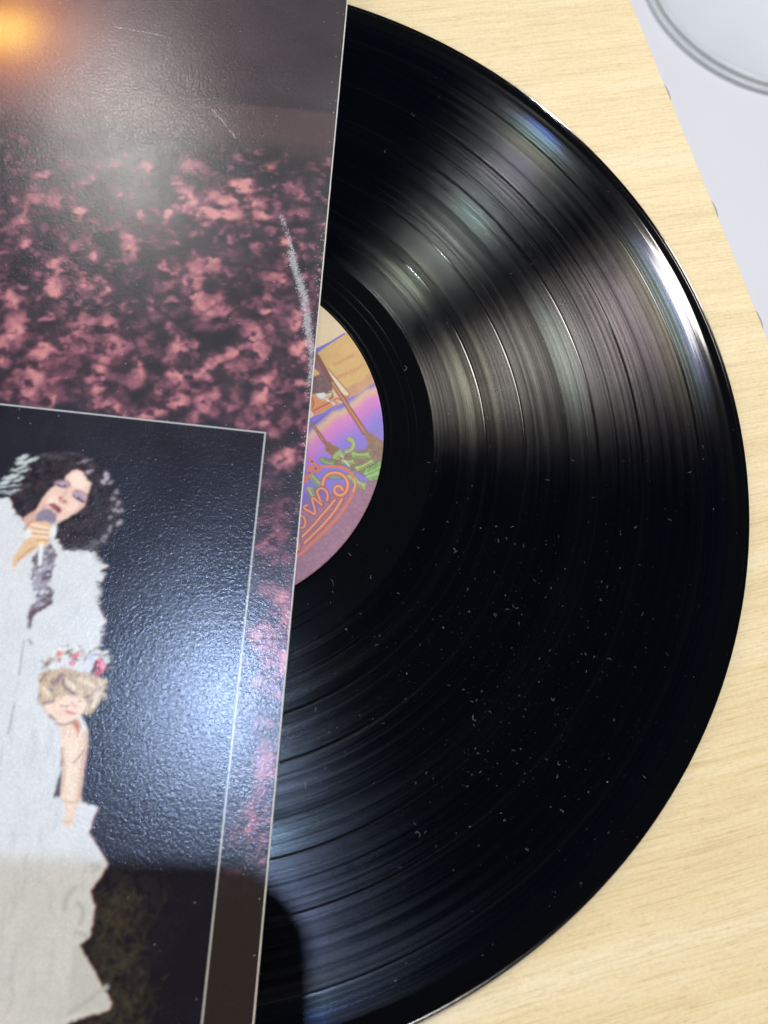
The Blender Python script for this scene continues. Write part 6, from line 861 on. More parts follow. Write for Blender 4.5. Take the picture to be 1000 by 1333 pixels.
["s",[0.16,0.075,0.1],0.34,0.34,0.51,None,[[-52.25,-75.19],[-50.99,-76.07]],0.27,0.27,0],
["s",[0.16,0.075,0.1],0.35,0.35,0.52,None,[[-45.12,-70.71],[-43.67,-69.61]],0.28,0.28,0],
["s",[0.16,0.075,0.1],0.35,0.35,0.52,None,[[-43.69,-71.58],[-42.3,-70.15]],0.28,0.28,0],
["s",[0.16,0.075,0.1],0.35,0.35,0.52,None,[[-53.27,-69.07],[-52.37,-69.65]],0.28,0.28,0],
["s",[0.74,0.64,0.46],0.35,0.35,0.52,None,[[-49.88,-67.13],[-48.4,-68.34],[-46.33,-69.16]],0.43,0.43,1],
["s",[0.74,0.64,0.46],0.35,0.35,0.52,None,[[-46.74,-66.54],[-44.67,-67.37]],0.44,0.44,0],
["s",[0.74,0.64,0.46],0.35,0.35,0.52,None,[[-43.97,-67.64],[-42.12,-69.15],[-43.28,-72.21]],0.44,0.44,1],
["s",[0.74,0.64,0.46],0.34,0.34,0.52,None,[[-54.69,-69.18],[-53.16,-70.7]],0.43,0.43,0],
["s",[0.52,0.12,0.13],0.15,0.0,0.51,None,[[-48.93,-74.02],[-47.77,-74.26],[-46.78,-74.44]],0.26,0.26,1],
["s",[0.55,0.3,0.22],0.17,0.0,0.52,None,[[-47.09,-72.51],[-46.38,-72.94]],0.15,0.15,0],
["s",[0.3,0.16,0.12],0.2,0.0,0.51,None,[[-50.7,-76.85],[-48.57,-77.23],[-46.56,-75.88]],0.2,0.2,1],
["s",[0.2,0.09,0.07],0.15,0.0,0.51,None,[[-50.26,-72.76],[-49.25,-73.01],[-48.4,-72.74]],0.14,0.14,1],
["s",[0.22,0.1,0.08],0.14,0.0,0.52,None,[[-46.42,-71.64],[-45.72,-71.42]],0.12,0.12,0],
["s",[0.56,0.36,0.27],0.34,0.0,0.52,None,[[-47.83,-71.91],[-47.04,-72.83]],0.26,0.26,0],
["e",[0.8,0.5,0.42],0.51,0.0,0.51,None,[-49.68,-74.34],0.85,0.68,4],
["s",[0.58,0.38,0.27],0.41,0.0,0.51,None,[[-43.61,-78.4],[-43.12,-81.57],[-43.46,-84.45],[-43.26,-89.14],[-43.04,-93.15]],0.34,0.34,1],
["s",[0.6,0.42,0.31],0.4,0.0,0.5,None,[[-48.28,-82.58],[-47.11,-86.29],[-46.87,-91.25]],0.29,0.29,1],
["s",[0.52,0.33,0.24],0.26,0.0,0.49,None,[[-45.92,-93.65],[-44.33,-93.85],[-43.3,-93.48]],0.16,0.16,1],
["s",[0.55,0.36,0.26],0.16,0.0,0.49,None,[[-45.61,-97.45],[-44.57,-98.14],[-43.91,-97.49]],0.13,0.13,1],
["s",[0.359,0.266,0.185],0.16,0.0,0.52,None,[[-43.67,-68.26],[-43.09,-69.13],[-43.96,-70.1]],0.14,0.07,1],
["s",[0.632,0.499,0.349],0.16,0.0,0.52,None,[[-42.35,-66.58],[-42.01,-67.14],[-42.7,-67.68]],0.14,0.07,1],
["s",[0.653,0.517,0.362],0.16,0.0,0.52,None,[[-53.24,-68.97],[-52.3,-69.01],[-51.94,-69.95]],0.14,0.07,1],
["s",[0.3,0.216,0.15],0.16,0.0,0.52,None,[[-51.48,-66.43],[-50.44,-66.4],[-49.94,-67.41]],0.14,0.07,1],
["s",[0.319,0.232,0.161],0.16,0.0,0.52,None,[[-43.52,-68.88],[-42.89,-69.33],[-43.23,-70.13]],0.14,0.07,1],
["s",[0.268,0.188,0.131],0.16,0.0,0.53,None,[[-42.11,-64.42],[-42.79,-64.75],[-43.97,-63.98]],0.14,0.07,1],
["s",[0.477,0.366,0.256],0.16,0.0,0.52,None,[[-46.44,-67.7],[-46.55,-68.3],[-47.61,-68.34]],0.14,0.07,1],
["s",[0.265,0.185,0.129],0.16,0.0,0.52,None,[[-43.33,-68.47],[-42.61,-68.45],[-42.36,-69.09]],0.14,0.07,1],
["s",[0.613,0.483,0.338],0.16,0.0,0.52,None,[[-47.55,-70.19],[-46.65,-70.13],[-46.23,-70.96]],0.14,0.07,1],
["s",[0.592,0.465,0.325],0.16,0.0,0.52,None,[[-42.39,-67.6],[-41.8,-67.99],[-42.12,-68.71]],0.14,0.07,1],
["s",[0.478,0.368,0.257],0.16,0.0,0.52,None,[[-53.79,-66.26],[-52.82,-66.54],[-52.72,-67.63]],0.14,0.07,1],
["s",[0.639,0.505,0.354],0.15,0.0,0.52,None,[[-53.58,-70.7],[-53.11,-71.07],[-53.49,-71.64]],0.14,0.07,1],
["s",[0.28,0.198,0.138],0.16,0.0,0.52,None,[[-54.98,-66.24],[-54.36,-65.76],[-53.68,-66.04]],0.14,0.07,1],
["s",[0.438,0.334,0.233],0.16,0.0,0.52,None,[[-45.65,-65.4],[-45.33,-66.14],[-46.22,-66.76]],0.14,0.07,1],
["s",[0.499,0.386,0.27],0.16,0.0,0.52,None,[[-45.55,-68.46],[-45.3,-68.88],[-45.9,-69.23]],0.14,0.07,1],
["s",[0.532,0.414,0.289],0.16,0.0,0.52,None,[[-43.54,-65.33],[-43.54,-65.99],[-44.59,-66.18]],0.14,0.07,1],
["s",[0.353,0.26,0.182],0.16,0.0,0.52,None,[[-41.97,-70.38],[-41.23,-69.97],[-40.56,-70.41]],0.14,0.07,1],
["s",[0.65,0.515,0.36],0.16,0.0,0.52,None,[[-41.81,-69.01],[-40.95,-69.5],[-41.19,-70.59]],0.14,0.07,1],
["s",[0.338,0.248,0.173],0.16,0.0,0.53,None,[[-43.94,-64.69],[-43.06,-64.91],[-42.97,-65.87]],0.14,0.07,1],
["s",[0.653,0.517,0.362],0.16,0.0,0.52,None,[[-46.85,-66.54],[-45.94,-66.57],[-45.62,-67.47]],0.14,0.07,1],
["s",[0.408,0.307,0.215],0.16,0.0,0.52,None,[[-44.23,-65.5],[-43.97,-66.36],[-45.05,-66.97]],0.14,0.07,1],
["s",[0.321,0.234,0.163],0.16,0.0,0.52,None,[[-46.4,-64.87],[-45.89,-65.29],[-46.3,-65.94]],0.14,0.07,1],
["s",[0.733,0.585,0.41],0.16,0.0,0.52,None,[[-44.19,-69.55],[-43.25,-69.53],[-42.85,-70.42]],0.14,0.07,1],
["s",[0.415,0.313,0.219],0.16,0.0,0.52,None,[[-43.53,-67.57],[-42.93,-67.8],[-43.05,-68.45]],0.14,0.07,1],
["s",[0.236,0.161,0.112],0.15,0.0,0.51,None,[[-55.02,-71.45],[-55.2,-71.76],[-55.98,-71.55]],0.14,0.07,1],
["s",[0.365,0.271,0.189],0.16,0.0,0.52,None,[[-55.03,-66.63],[-54.31,-66.9],[-54.38,-67.69]],0.14,0.07,1],
["s",[0.438,0.334,0.233],0.16,0.0,0.52,None,[[-46.3,-67.65],[-45.93,-68.08],[-46.45,-68.58]],0.14,0.07,1],
["s",[0.694,0.552,0.386],0.16,0.0,0.52,None,[[-50.45,-66.41],[-49.58,-66.91],[-49.79,-68.01]],0.14,0.07,1],
["s",[0.368,0.274,0.191],0.16,0.0,0.52,None,[[-49.63,-65.3],[-48.94,-65.98],[-49.49,-66.98]],0.14,0.07,1],
["s",[0.493,0.38,0.266],0.16,0.0,0.52,None,[[-46.35,-68.51],[-45.75,-68.73],[-45.87,-69.37]],0.14,0.07,1],
["s",[0.61,0.48,0.336],0.15,0.0,0.52,None,[[-53.25,-70.41],[-52.39,-70.96],[-52.66,-72.08]],0.14,0.07,1],
["s",[0.398,0.3,0.209],0.16,0.0,0.52,None,[[-41.75,-67.54],[-40.84,-67.5],[-40.44,-68.34]],0.14,0.07,1],
["s",[0.499,0.386,0.27],0.16,0.0,0.52,None,[[-41.85,-67.5],[-41.15,-67.78],[-41.26,-68.57]],0.14,0.07,1],
["s",[0.695,0.553,0.387],0.16,0.0,0.52,None,[[-48.07,-66.52],[-47.36,-66.46],[-47.08,-67.07]],0.14,0.07,1],
["s",[0.264,0.185,0.128],0.16,0.0,0.52,None,[[-54.27,-65.64],[-54.32,-66.45],[-55.57,-66.66]],0.14,0.07,1],
["s",[0.435,0.331,0.231],0.16,0.0,0.52,None,[[-43.66,-66.12],[-42.99,-66.61],[-43.36,-67.48]],0.14,0.07,1],
["s",[0.508,0.393,0.275],0.16,0.0,0.52,None,[[-47.2,-69.8],[-46.15,-69.84],[-45.74,-70.89]],0.14,0.07,1],
["s",[0.278,0.197,0.137],0.16,0.0,0.52,None,[[-49.63,-68.62],[-48.54,-68.76],[-48.2,-69.91]],0.14,0.07,1],
["s",[0.589,0.462,0.323],0.16,0.0,0.52,None,[[-46.02,-68.62],[-46.44,-69.02],[-47.51,-68.6]],0.14,0.07,1],
["s",[0.201,0.131,0.091],0.16,0.0,0.52,None,[[-44.67,-70.99],[-43.84,-71.28],[-43.87,-72.22]],0.14,0.07,1],
["s",[0.556,0.434,0.304],0.16,0.0,0.52,None,[[-55.71,-66.01],[-55.36,-66.83],[-56.32,-67.51]],0.14,0.07,1],
["s",[0.365,0.271,0.189],0.16,0.0,0.53,None,[[-44.81,-64.78],[-44.45,-65.34],[-45.12,-65.9]],0.14,0.07,1],
["s",[0.679,0.539,0.377],0.16,0.0,0.52,None,[[-47.34,-66.38],[-46.3,-66.63],[-46.13,-67.79]],0.14,0.07,1],
["s",[0.434,0.33,0.23],0.16,0.0,0.52,None,[[-44.38,-66.87],[-43.31,-66.83],[-42.79,-67.86]],0.14,0.07,1],
["s",[0.548,0.428,0.299],0.16,0.0,0.52,None,[[-41.28,-69.29],[-40.36,-69.7],[-40.45,-70.81]],0.14,0.07,1],
["s",[0.606,0.477,0.334],0.16,0.0,0.52,None,[[-46.53,-68.18],[-46.09,-68.77],[-46.73,-69.43]],0.14,0.07,1],
["s",[0.322,0.234,0.163],0.16,0.0,0.52,None,[[-54.7,-66.94],[-54.44,-67.61],[-55.29,-68.09]],0.14,0.07,1],
["s",[0.632,0.499,0.349],0.15,0.0,0.51,None,[[-55.05,-71.38],[-55.1,-72.1],[-56.25,-72.26]],0.14,0.07,1],
["s",[0.59,0.463,0.324],0.16,0.0,0.52,None,[[-48.79,-67.11],[-48.66,-67.78],[-49.61,-68.13]],0.14,0.07,1],
["s",[0.227,0.153,0.106],0.16,0.0,0.52,None,[[-52.77,-66.78],[-52.12,-67.34],[-52.57,-68.22]],0.14,0.07,1],
["s",[0.261,0.182,0.127],0.16,0.0,0.52,None,[[-42.29,-67.8],[-41.93,-68.41],[-42.65,-68.99]],0.14,0.07,1],
["s",[0.312,0.226,0.157],0.16,0.0,0.52,None,[[-47.17,-68.96],[-46.15,-68.73],[-45.45,-69.6]],0.14,0.07,1],
["s",[0.399,0.3,0.209],0.16,0.0,0.52,None,[[-50.85,-70.39],[-50.29,-70.81],[-50.67,-71.51]],0.14,0.07,1],
["s",[0.254,0.176,0.122],0.16,0.0,0.52,None,[[-54.18,-65.19],[-53.47,-65.05],[-53.1,-65.62]],0.14,0.07,1],
["s",[0.527,0.41,0.286],0.16,0.0,0.52,None,[[-41.58,-69.3],[-40.6,-69.46],[-40.37,-70.49]],0.14,0.07,1],
["s",[0.399,0.3,0.209],0.16,0.0,0.52,None,[[-44.04,-68.16],[-43.07,-68.71],[-43.28,-69.96]],0.14,0.07,1],
["e",[0.3,0.33,0.2],0.14,0.27,0.35,None,[-42.63,-61.15],0.64,0.3,-8],
["e",[0.7,0.72,0.66],0.14,0.26,0.35,None,[-42.79,-61.15],0.48,0.26,-8],
["e",[0.12,0.07,0.07],0.14,0.26,0.35,None,[-55.12,-63.38],0.73,0.31,-11],
["e",[0.62,0.16,0.22],0.14,0.27,0.35,None,[-45.41,-60.29],0.41,0.31,42],
["e",[0.12,0.07,0.07],0.14,0.26,0.35,None,[-40.43,-63.23],0.7,0.3,19],
["e",[0.7,0.72,0.66],0.14,0.27,0.35,None,[-41.97,-59.88],0.56,0.26,21],
["e",[0.7,0.72,0.66],0.14,0.27,0.35,None,[-44.13,-59.47],0.34,0.35,57],
["e",[0.3,0.33,0.2],0.14,0.26,0.35,None,[-52.82,-61.82],0.64,0.19,58],
["e",[0.7,0.72,0.66],0.14,0.27,0.35,None,[-41.7,-60.78],0.37,0.28,50],
["e",[0.62,0.16,0.22],0.14,0.26,0.35,None,[-52.13,-62.05],0.59,0.32,18],
["e",[0.7,0.72,0.66],0.14,0.26,0.35,None,[-52.77,-62.75],0.28,0.21,19],
["e",[0.3,0.33,0.2],0.14,0.27,0.35,None,[-48.26,-59.0],0.58,0.23,2],
["e",[0.7,0.72,0.66],0.14,0.26,0.35,None,[-45.13,-60.53],0.31,0.2,47],
["e",[0.3,0.33,0.2],0.14,0.27,0.35,None,[-47.14,-59.77],0.55,0.32,-7],
["e",[0.3,0.33,0.2],0.14,0.26,0.35,None,[-46.71,-60.38],0.54,0.24,-3],
["e",[0.3,0.33,0.2],0.14,0.26,0.35,None,[-50.21,-60.19],0.62,0.3,12],
["e",[0.12,0.07,0.07],0.14,0.26,0.35,None,[-55.43,-63.93],0.43,0.3,67],
["e",[0.62,0.16,0.22],0.14,0.26,0.35,None,[-48.71,-60.32],0.67,0.23,-2],
["e",[0.3,0.33,0.2],0.14,0.26,0.35,None,[-52.96,-61.74],0.29,0.21,-2],
["e",[0.3,0.33,0.2],0.14,0.26,0.35,None,[-47.29,-60.93],0.44,0.25,51],
["e",[0.3,0.33,0.2],0.14,0.26,0.35,None,[-48.4,-62.15],0.61,0.35,4],
["e",[0.7,0.72,0.66],0.14,0.27,0.35,None,[-49.12,-58.62],0.72,0.27,6],
["e",[0.3,0.33,0.2],0.14,0.26,0.35,None,[-48.77,-61.55],0.66,0.24,14],
["e",[0.62,0.16,0.22],0.14,0.26,0.35,None,[-46.14,-61.4],0.35,0.2,21],
["e",[0.3,0.33,0.2],0.14,0.26,0.35,None,[-52.02,-62.53],0.3,0.21,20],
["e",[0.7,0.72,0.66],0.14,0.26,0.35,None,[-55.33,-62.54],0.59,0.2,20],
["e",[0.5,0.5,0.72],0.14,0.26,0.35,None,[-50.77,-60.29],0.47,0.2,-7],
["e",[0.7,0.72,0.66],0.14,0.26,0.35,None,[-50.88,-59.51],0.48,0.29,33],
["e",[0.7,0.72,0.66],0.14,0.26,0.35,None,[-50.06,-60.81],0.68,0.23,50],
["e",[0.5,0.5,0.72],0.14,0.26,0.35,None,[-45.27,-61.26],0.69,0.23,35],
["e",[0.62,0.16,0.22],0.14,0.26,0.35,None,[-51.45,-60.76],0.33,0.34,-5],
["e",[0.62,0.16,0.22],0.14,0.26,0.35,None,[-53.98,-62.82],0.4,0.2,39],
["e",[0.7,0.72,0.66],0.14,0.26,0.35,None,[-47.06,-60.86],0.52,0.24,-6],
["e",[0.5,0.5,0.72],0.14,0.27,0.36,None,[-43.17,-58.24],0.39,0.25,-10],
["e",[0.62,0.16,0.22],0.14,0.26,0.35,None,[-47.71,-60.06],0.47,0.34,64],
["e",[0.12,0.07,0.07],0.14,0.26,0.35,None,[-42.87,-61.55],0.4,0.21,-13],
["e",[0.5,0.5,0.72],0.14,0.26,0.35,None,[-54.82,-64.2],0.41,0.3,42],
["e",[0.3,0.33,0.2],0.14,0.26,0.35,None,[-44.18,-61.28],0.65,0.35,46],
["e",[0.7,0.72,0.66],0.14,0.26,0.35,None,[-45.69,-61.73],0.36,0.32,10],
["e",[0.7,0.72,0.66],0.14,0.27,0.35,None,[-44.79,-59.81],0.35,0.27,62],
["e",[0.7,0.72,0.66],0.14,0.26,0.35,None,[-51.49,-61.1],0.65,0.3,54],
["e",[0.3,0.33,0.2],0.14,0.26,0.35,None,[-50.98,-59.12],0.59,0.32,29],
["e",[0.7,0.72,0.66],0.14,0.26,0.35,None,[-48.57,-60.37],0.67,0.31,15],
["e",[0.7,0.72,0.66],0.14,0.27,0.35,None,[-43.48,-59.85],0.59,0.2,31],
["e",[0.5,0.5,0.72],0.14,0.27,0.35,None,[-41.73,-60.8],0.42,0.33,-14],
["e",[0.7,0.72,0.66],0.14,0.26,0.35,None,[-44.03,-61.36],0.53,0.35,43],
["e",[0.7,0.72,0.66],0.14,0.27,0.35,None,[-42.35,-59.82],0.71,0.2,52],
["e",[0.7,0.72,0.66],0.14,0.27,0.35,None,[-46.2,-60.08],0.58,0.19,62],
["e",[0.5,0.5,0.72],0.14,0.26,0.35,None,[-52.5,-63.15],0.49,0.26,68],
["e",[0.3,0.33,0.2],0.14,0.26,0.35,None,[-48.45,-61.4],0.33,0.23,64],
["e",[0.12,0.07,0.07],0.14,0.26,0.35,None,[-42.43,-62.69],0.59,0.2,22],
["e",[0.7,0.72,0.66],0.14,0.27,0.35,None,[-48.5,-59.45],0.42,0.31,30],
["e",[0.3,0.33,0.2],0.14,0.26,0.35,None,[-47.19,-61.1],0.49,0.26,37],
["e",[0.3,0.33,0.2],0.14,0.27,0.35,None,[-42.19,-60.74],0.32,0.19,21],
["e",[0.3,0.33,0.2],0.14,0.27,0.35,None,[-41.3,-60.95],0.65,0.27,42],
["e",[0.7,0.72,0.66],0.14,0.26,0.35,None,[-42.3,-61.43],0.46,0.21,-4],
["e",[0.7,0.72,0.66],0.14,0.27,0.35,None,[-45.61,-59.32],0.35,0.27,67],
["e",[0.7,0.72,0.66],0.14,0.27,0.35,None,[-44.73,-59.35],0.63,0.22,60],
["e",[0.7,0.72,0.66],0.14,0.26,0.35,None,[-48.61,-60.56],0.38,0.28,33],
["e",[0.7,0.72,0.66],0.14,0.26,0.35,None,[-42.66,-61.67],0.61,0.19,6],
["e",[0.7,0.72,0.66],0.14,0.26,0.35,None,[-55.57,-64.1],0.66,0.32,2],
["e",[0.3,0.33,0.2],0.14,0.26,0.35,None,[-40.77,-61.91],0.38,0.21,10],
["e",[0.7,0.72,0.66],0.14,0.26,0.35,None,[-52.37,-59.67],0.53,0.33,40],
["e",[0.62,0.16,0.22],0.14,0.26,0.35,None,[-53.87,-62.35],0.43,0.19,26],
["e",[0.3,0.33,0.2],0.14,0.27,0.35,None,[-43.32,-60.06],0.31,0.22,49],
["e",[0.5,0.5,0.72],0.14,0.27,0.35,None,[-44.87,-59.71],0.34,0.35,9],
["e",[0.12,0.07,0.07],0.14,0.26,0.35,None,[-46.45,-61.81],0.65,0.19,67],
["e",[0.12,0.07,0.07],0.14,0.27,0.35,None,[-41.67,-60.12],0.28,0.27,53],
["e",[0.7,0.72,0.66],0.14,0.26,0.35,None,[-51.87,-62.22],0.63,0.19,44],
["e",[0.7,0.72,0.66],0.14,0.26,0.35,None,[-52.79,-61.69],0.4,0.23,47],
["e",[0.3,0.33,0.2],0.14,0.26,0.35,None,[-49.81,-60.92],0.46,0.3,12],
["e",[0.12,0.07,0.07],0.14,0.26,0.35,None,[-48.84,-62.05],0.49,0.25,11],
["e",[0.62,0.16,0.22],0.14,0.26,0.35,None,[-49.42,-61.47],0.7,0.19,42],
["e",[0.12,0.07,0.07],0.14,0.26,0.35,None,[-50.03,-59.98],0.3,0.21,44],
["e",[0.5,0.5,0.72],0.14,0.26,0.35,None,[-42.14,-61.95],0.5,0.34,28],
["e",[0.62,0.16,0.22],0.14,0.26,0.35,None,[-46.3,-61.23],0.39,0.18,8],
["e",[0.7,0.72,0.66],0.14,0.26,0.35,None,[-51.87,-60.29],0.48,0.27,-5],
["e",[0.62,0.16,0.22],0.14,0.26,0.35,None,[-46.84,-60.07],0.3,0.26,10],
["e",[0.7,0.72,0.66],0.14,0.26,0.35,None,[-55.28,-62.54],0.68,0.33,20],
["e",[0.3,0.33,0.2],0.14,0.26,0.35,None,[-54.51,-64.18],0.58,0.22,49],
["e",[0.7,0.72,0.66],0.14,0.27,0.35,None,[-42.89,-60.17],0.72,0.21,7],
["e",[0.62,0.16,0.22],0.14,0.26,0.35,None,[-44.96,-60.91],0.31,0.23,49],
["e",[0.3,0.33,0.2],0.14,0.26,0.35,None,[-43.61,-61.07],0.65,0.2,30],
["e",[0.7,0.72,0.66],0.14,0.26,0.35,None,[-52.69,-61.87],0.6,0.24,52],
["e",[0.7,0.72,0.66],0.14,0.26,0.35,None,[-43.0,-62.81],0.64,0.24,10],
["e",[0.7,0.72,0.66],0.14,0.26,0.35,None,[-45.58,-60.38],0.64,0.22,12],
["e",[0.62,0.16,0.22],0.14,0.26,0.35,None,[-55.29,-63.63],0.36,0.29,62],
["e",[0.7,0.72,0.66],0.14,0.26,0.35,None,[-51.81,-61.76],0.65,0.26,17],
["e",[0.3,0.33,0.2],0.14,0.26,0.35,None,[-47.89,-60.16],0.64,0.2,14],
["e",[0.12,0.07,0.07],0.14,0.26,0.35,None,[-42.45,-61.46],0.6,0.25,37],
["e",[0.7,0.72,0.66],0.14,0.27,0.35,None,[-44.98,-59.61],0.58,0.26,-2],
["e",[0.7,0.72,0.66],0.14,0.26,0.35,None,[-50.68,-61.7],0.4,0.22,52],
["e",[0.3,0.33,0.2],0.14,0.27,0.35,None,[-43.2,-60.68],0.46,0.33,18],
["e",[0.62,0.16,0.22],0.14,0.26,0.35,None,[-54.45,-62.53],0.59,0.28,55],
["e",[0.62,0.16,0.22],0.14,0.26,0.35,None,[-45.98,-61.03],0.32,0.23,20],
["e",[0.7,0.72,0.66],0.14,0.26,0.35,None,[-50.65,-60.09],0.55,0.3,35],
["e",[0.7,0.72,0.66],0.14,0.26,0.35,None,[-48.31,-61.14],0.45,0.3,65],
["e",[0.7,0.72,0.66],0.14,0.26,0.35,None,[-50.4,-60.08],0.39,0.26,-4],
["e",[0.7,0.72,0.66],0.14,0.26,0.35,None,[-44.27,-61.4],0.33,0.32,21],
["e",[0.5,0.5,0.72],0.14,0.26,0.35,None,[-45.11,-60.98],0.64,0.3,6],
["e",[0.62,0.16,0.22],0.14,0.26,0.35,None,[-50.82,-60.73],0.54,0.18,24],
["e",[0.12,0.07,0.07],0.14,0.26,0.35,None,[-49.25,-60.71],0.28,0.3,-6],
["e",[0.62,0.16,0.22],0.14,0.26,0.35,None,[-52.42,-62.82],0.48,0.34,27],
["e",[0.3,0.33,0.2],0.14,0.27,0.35,None,[-42.93,-60.81],0.59,0.26,4],
["e",[0.7,0.72,0.66],0.14,0.26,0.35,None,[-48.74,-61.25],0.45,0.35,60],
["e",[0.62,0.16,0.22],0.14,0.26,0.35,None,[-43.27,-61.48],0.37,0.22,20],
["e",[0.5,0.5,0.72],0.14,0.26,0.35,None,[-44.07,-60.91],0.46,0.19,48],
["e",[0.7,0.72,0.66],0.14,0.27,0.35,None,[-47.11,-59.67],0.35,0.21,-9],
["e",[0.3,0.33,0.2],0.14,0.27,0.35,None,[-44.3,-59.13],0.7,0.33,45],
["e",[0.62,0.16,0.22],0.14,0.27,0.35,None,[-43.4,-60.52],0.58,0.18,58],
["e",[0.7,0.72,0.66],0.14,0.26,0.35,None,[-53.29,-61.09],0.54,0.29,17],
["e",[0.7,0.72,0.66],0.14,0.26,0.35,None,[-52.57,-61.5],0.44,0.33,-10],
["e",[0.12,0.07,0.07],0.14,0.26,0.35,None,[-52.28,-62.2],0.5,0.25,0],
["e",[0.7,0.72,0.66],0.14,0.26,0.35,None,[-50.2,-61.31],0.52,0.27,-5],
["e",[0.7,0.72,0.66],0.14,0.26,0.35,None,[-51.29,-60.0],0.39,0.23,9],
["e",[0.5,0.5,0.72],0.14,0.27,0.35,None,[-47.12,-59.51],0.41,0.22,64],
["e",[0.7,0.72,0.66],0.14,0.26,0.35,None,[-49.11,-60.53],0.35,0.19,12],
["e",[0.7,0.72,0.66],0.14,0.26,0.35,None,[-51.9,-60.45],0.66,0.21,65],
["e",[0.3,0.33,0.2],0.14,0.26,0.35,None,[-54.0,-62.9],0.65,0.26,21],
["e",[0.12,0.07,0.07],0.14,0.26,0.35,None,[-54.37,-63.42],0.55,0.22,-6],
["e",[0.7,0.72,0.66],0.14,0.26,0.35,None,[-43.98,-61.45],0.5,0.21,17],
["e",[0.3,0.33,0.2],0.14,0.26,0.35,None,[-50.84,-60.92],0.65,0.2,27],
["e",[0.3,0.33,0.2],0.14,0.26,0.35,None,[-56.16,-63.02],0.47,0.19,16],
["e",[0.3,0.33,0.2],0.14,0.26,0.35,None,[-54.87,-62.75],0.58,0.3,53],
["e",[0.3,0.33,0.2],0.14,0.26,0.35,None,[-55.57,-64.57],0.45,0.22,17],
["e",[0.7,0.72,0.66],0.14,0.26,0.35,None,[-55.18,-62.88],0.42,0.21,48],
["e",[0.7,0.72,0.66],0.14,0.27,0.35,None,[-46.25,-59.8],0.5,0.26,8],
["e",[0.12,0.07,0.07],0.14,0.26,0.35,None,[-49.68,-61.29],0.66,0.27,18],
["e",[0.12,0.07,0.07],0.14,0.27,0.35,None,[-44.33,-60.64],0.61,0.23,0],
["e",[0.62,0.16,0.22],0.14,0.26,0.35,None,[-43.3,-61.5],0.63,0.28,34],
["e",[0.12,0.07,0.07],0.14,0.26,0.35,None,[-50.53,-60.75],0.6,0.26,8],
["e",[0.7,0.72,0.66],0.14,0.26,0.35,None,[-53.44,-63.94],0.46,0.32,46],
["e",[0.12,0.07,0.07],0.14,0.26,0.35,None,[-50.47,-60.21],0.54,0.29,3],
["e",[0.62,0.16,0.22],0.14,0.26,0.35,None,[-51.99,-59.37],0.3,0.18,6],
["e",[0.7,0.72,0.66],0.14,0.26,0.35,None,[-51.8,-61.08],0.31,0.22,13],
["e",[0.3,0.33,0.2],0.14,0.26,0.35,None,[-53.36,-62.58],0.52,0.23,13],
["e",[0.7,0.72,0.66],0.14,0.26,0.35,None,[-44.24,-61.09],0.71,0.31,1],
["e",[0.7,0.72,0.66],0.14,0.26,0.35,None,[-46.62,-60.64],0.57,0.22,43],
["e",[0.5,0.5,0.72],0.14,0.27,0.35,None,[-43.46,-60.1],0.47,0.23,12],
["e",[0.7,0.72,0.66],0.14,0.26,0.35,None,[-41.45,-62.08],0.48,0.27,29],
["e",[0.3,0.33,0.2],0.14,0.26,0.35,None,[-45.72,-61.24],0.51,0.34,48],
["e",[0.3,0.33,0.2],0.14,0.26,0.35,None,[-46.05,-60.67],0.67,0.27,8],
["e",[0.7,0.72,0.66],0.14,0.26,0.35,None,[-49.03,-60.63],0.47,0.22,25],
["e",[0.7,0.72,0.66],0.14,0.27,0.35,None,[-41.88,-61.26],0.7,0.2,-5],
["e",[0.3,0.33,0.2],0.14,0.26,0.35,None,[-54.76,-62.62],0.47,0.21,14],
["e",[0.7,0.72,0.66],0.14,0.26,0.35,None,[-53.32,-61.2],0.53,0.35,-8],
["e",[0.3,0.33,0.2],0.14,0.26,0.35,None,[-53.98,-62.68],0.42,0.28,49],
["e",[0.12,0.07,0.07],0.14,0.27,0.35,None,[-45.34,-59.81],0.71,0.29,24],
["e",[0.12,0.07,0.07],0.14,0.26,0.35,None,[-54.9,-63.97],0.34,0.22,34],
["e",[0.7,0.72,0.66],0.14,0.26,0.35,None,[-53.68,-60.77],0.55,0.35,19],
["e",[0.66,0.22,0.16],0.21,0.44,0.53,None,[-52.47,-61.16],0.74,0.74,4],
["e",[0.66,0.14,0.22],0.21,0.44,0.53,None,[-48.72,-61.18],0.74,0.74,4],
["e",[0.62,0.2,0.28],0.21,0.44,0.53,None,[-49.24,-63.07],0.74,0.74,4],
["e",[0.72,0.12,0.22],0.21,0.44,0.53,None,[-43.09,-62.72],0.74,0.74,4],
["e",[0.78,0.25,0.32],0.21,0.44,0.53,None,[-42.21,-63.15],0.74,0.74,4],
["e",[0.5,0.08,0.1],0.21,0.44,0.53,None,[-42.98,-64.56],0.74,0.74,4],
["e",[0.52,0.52,0.78],0.21,0.44,0.53,None,[-45.26,-61.39],0.74,0.74,4],
],
'label': [
["p",[0.8714,0.5271,0.15],0.17,0.21,1.71,[0.35,2.2,[0.807,0.4287,0.1144]],[[13.11,22.69],[19.76,30.63],[21.46,33.01],[26.5,41.89],[35.32,53.03],[45.48,42.07],[52.53,22.77],[20.53,4.94]]],
["s",[0.7529,0.3515,0.1022],0.48,0.44,0.65,None,[[30.94,30.08],[32.98,32.52],[34.63,35.17]],0.33,0.33,1],
["s",[0.7529,0.3515,0.1022],0.48,0.43,0.65,None,[[29.07,28.09],[31.1,30.53]],0.33,0.33,0],
["s",[0.7529,0.3515,0.1022],0.48,0.44,0.65,None,[[27.27,31.8],[29.18,34.58],[30.79,36.46]],0.33,0.33,1],
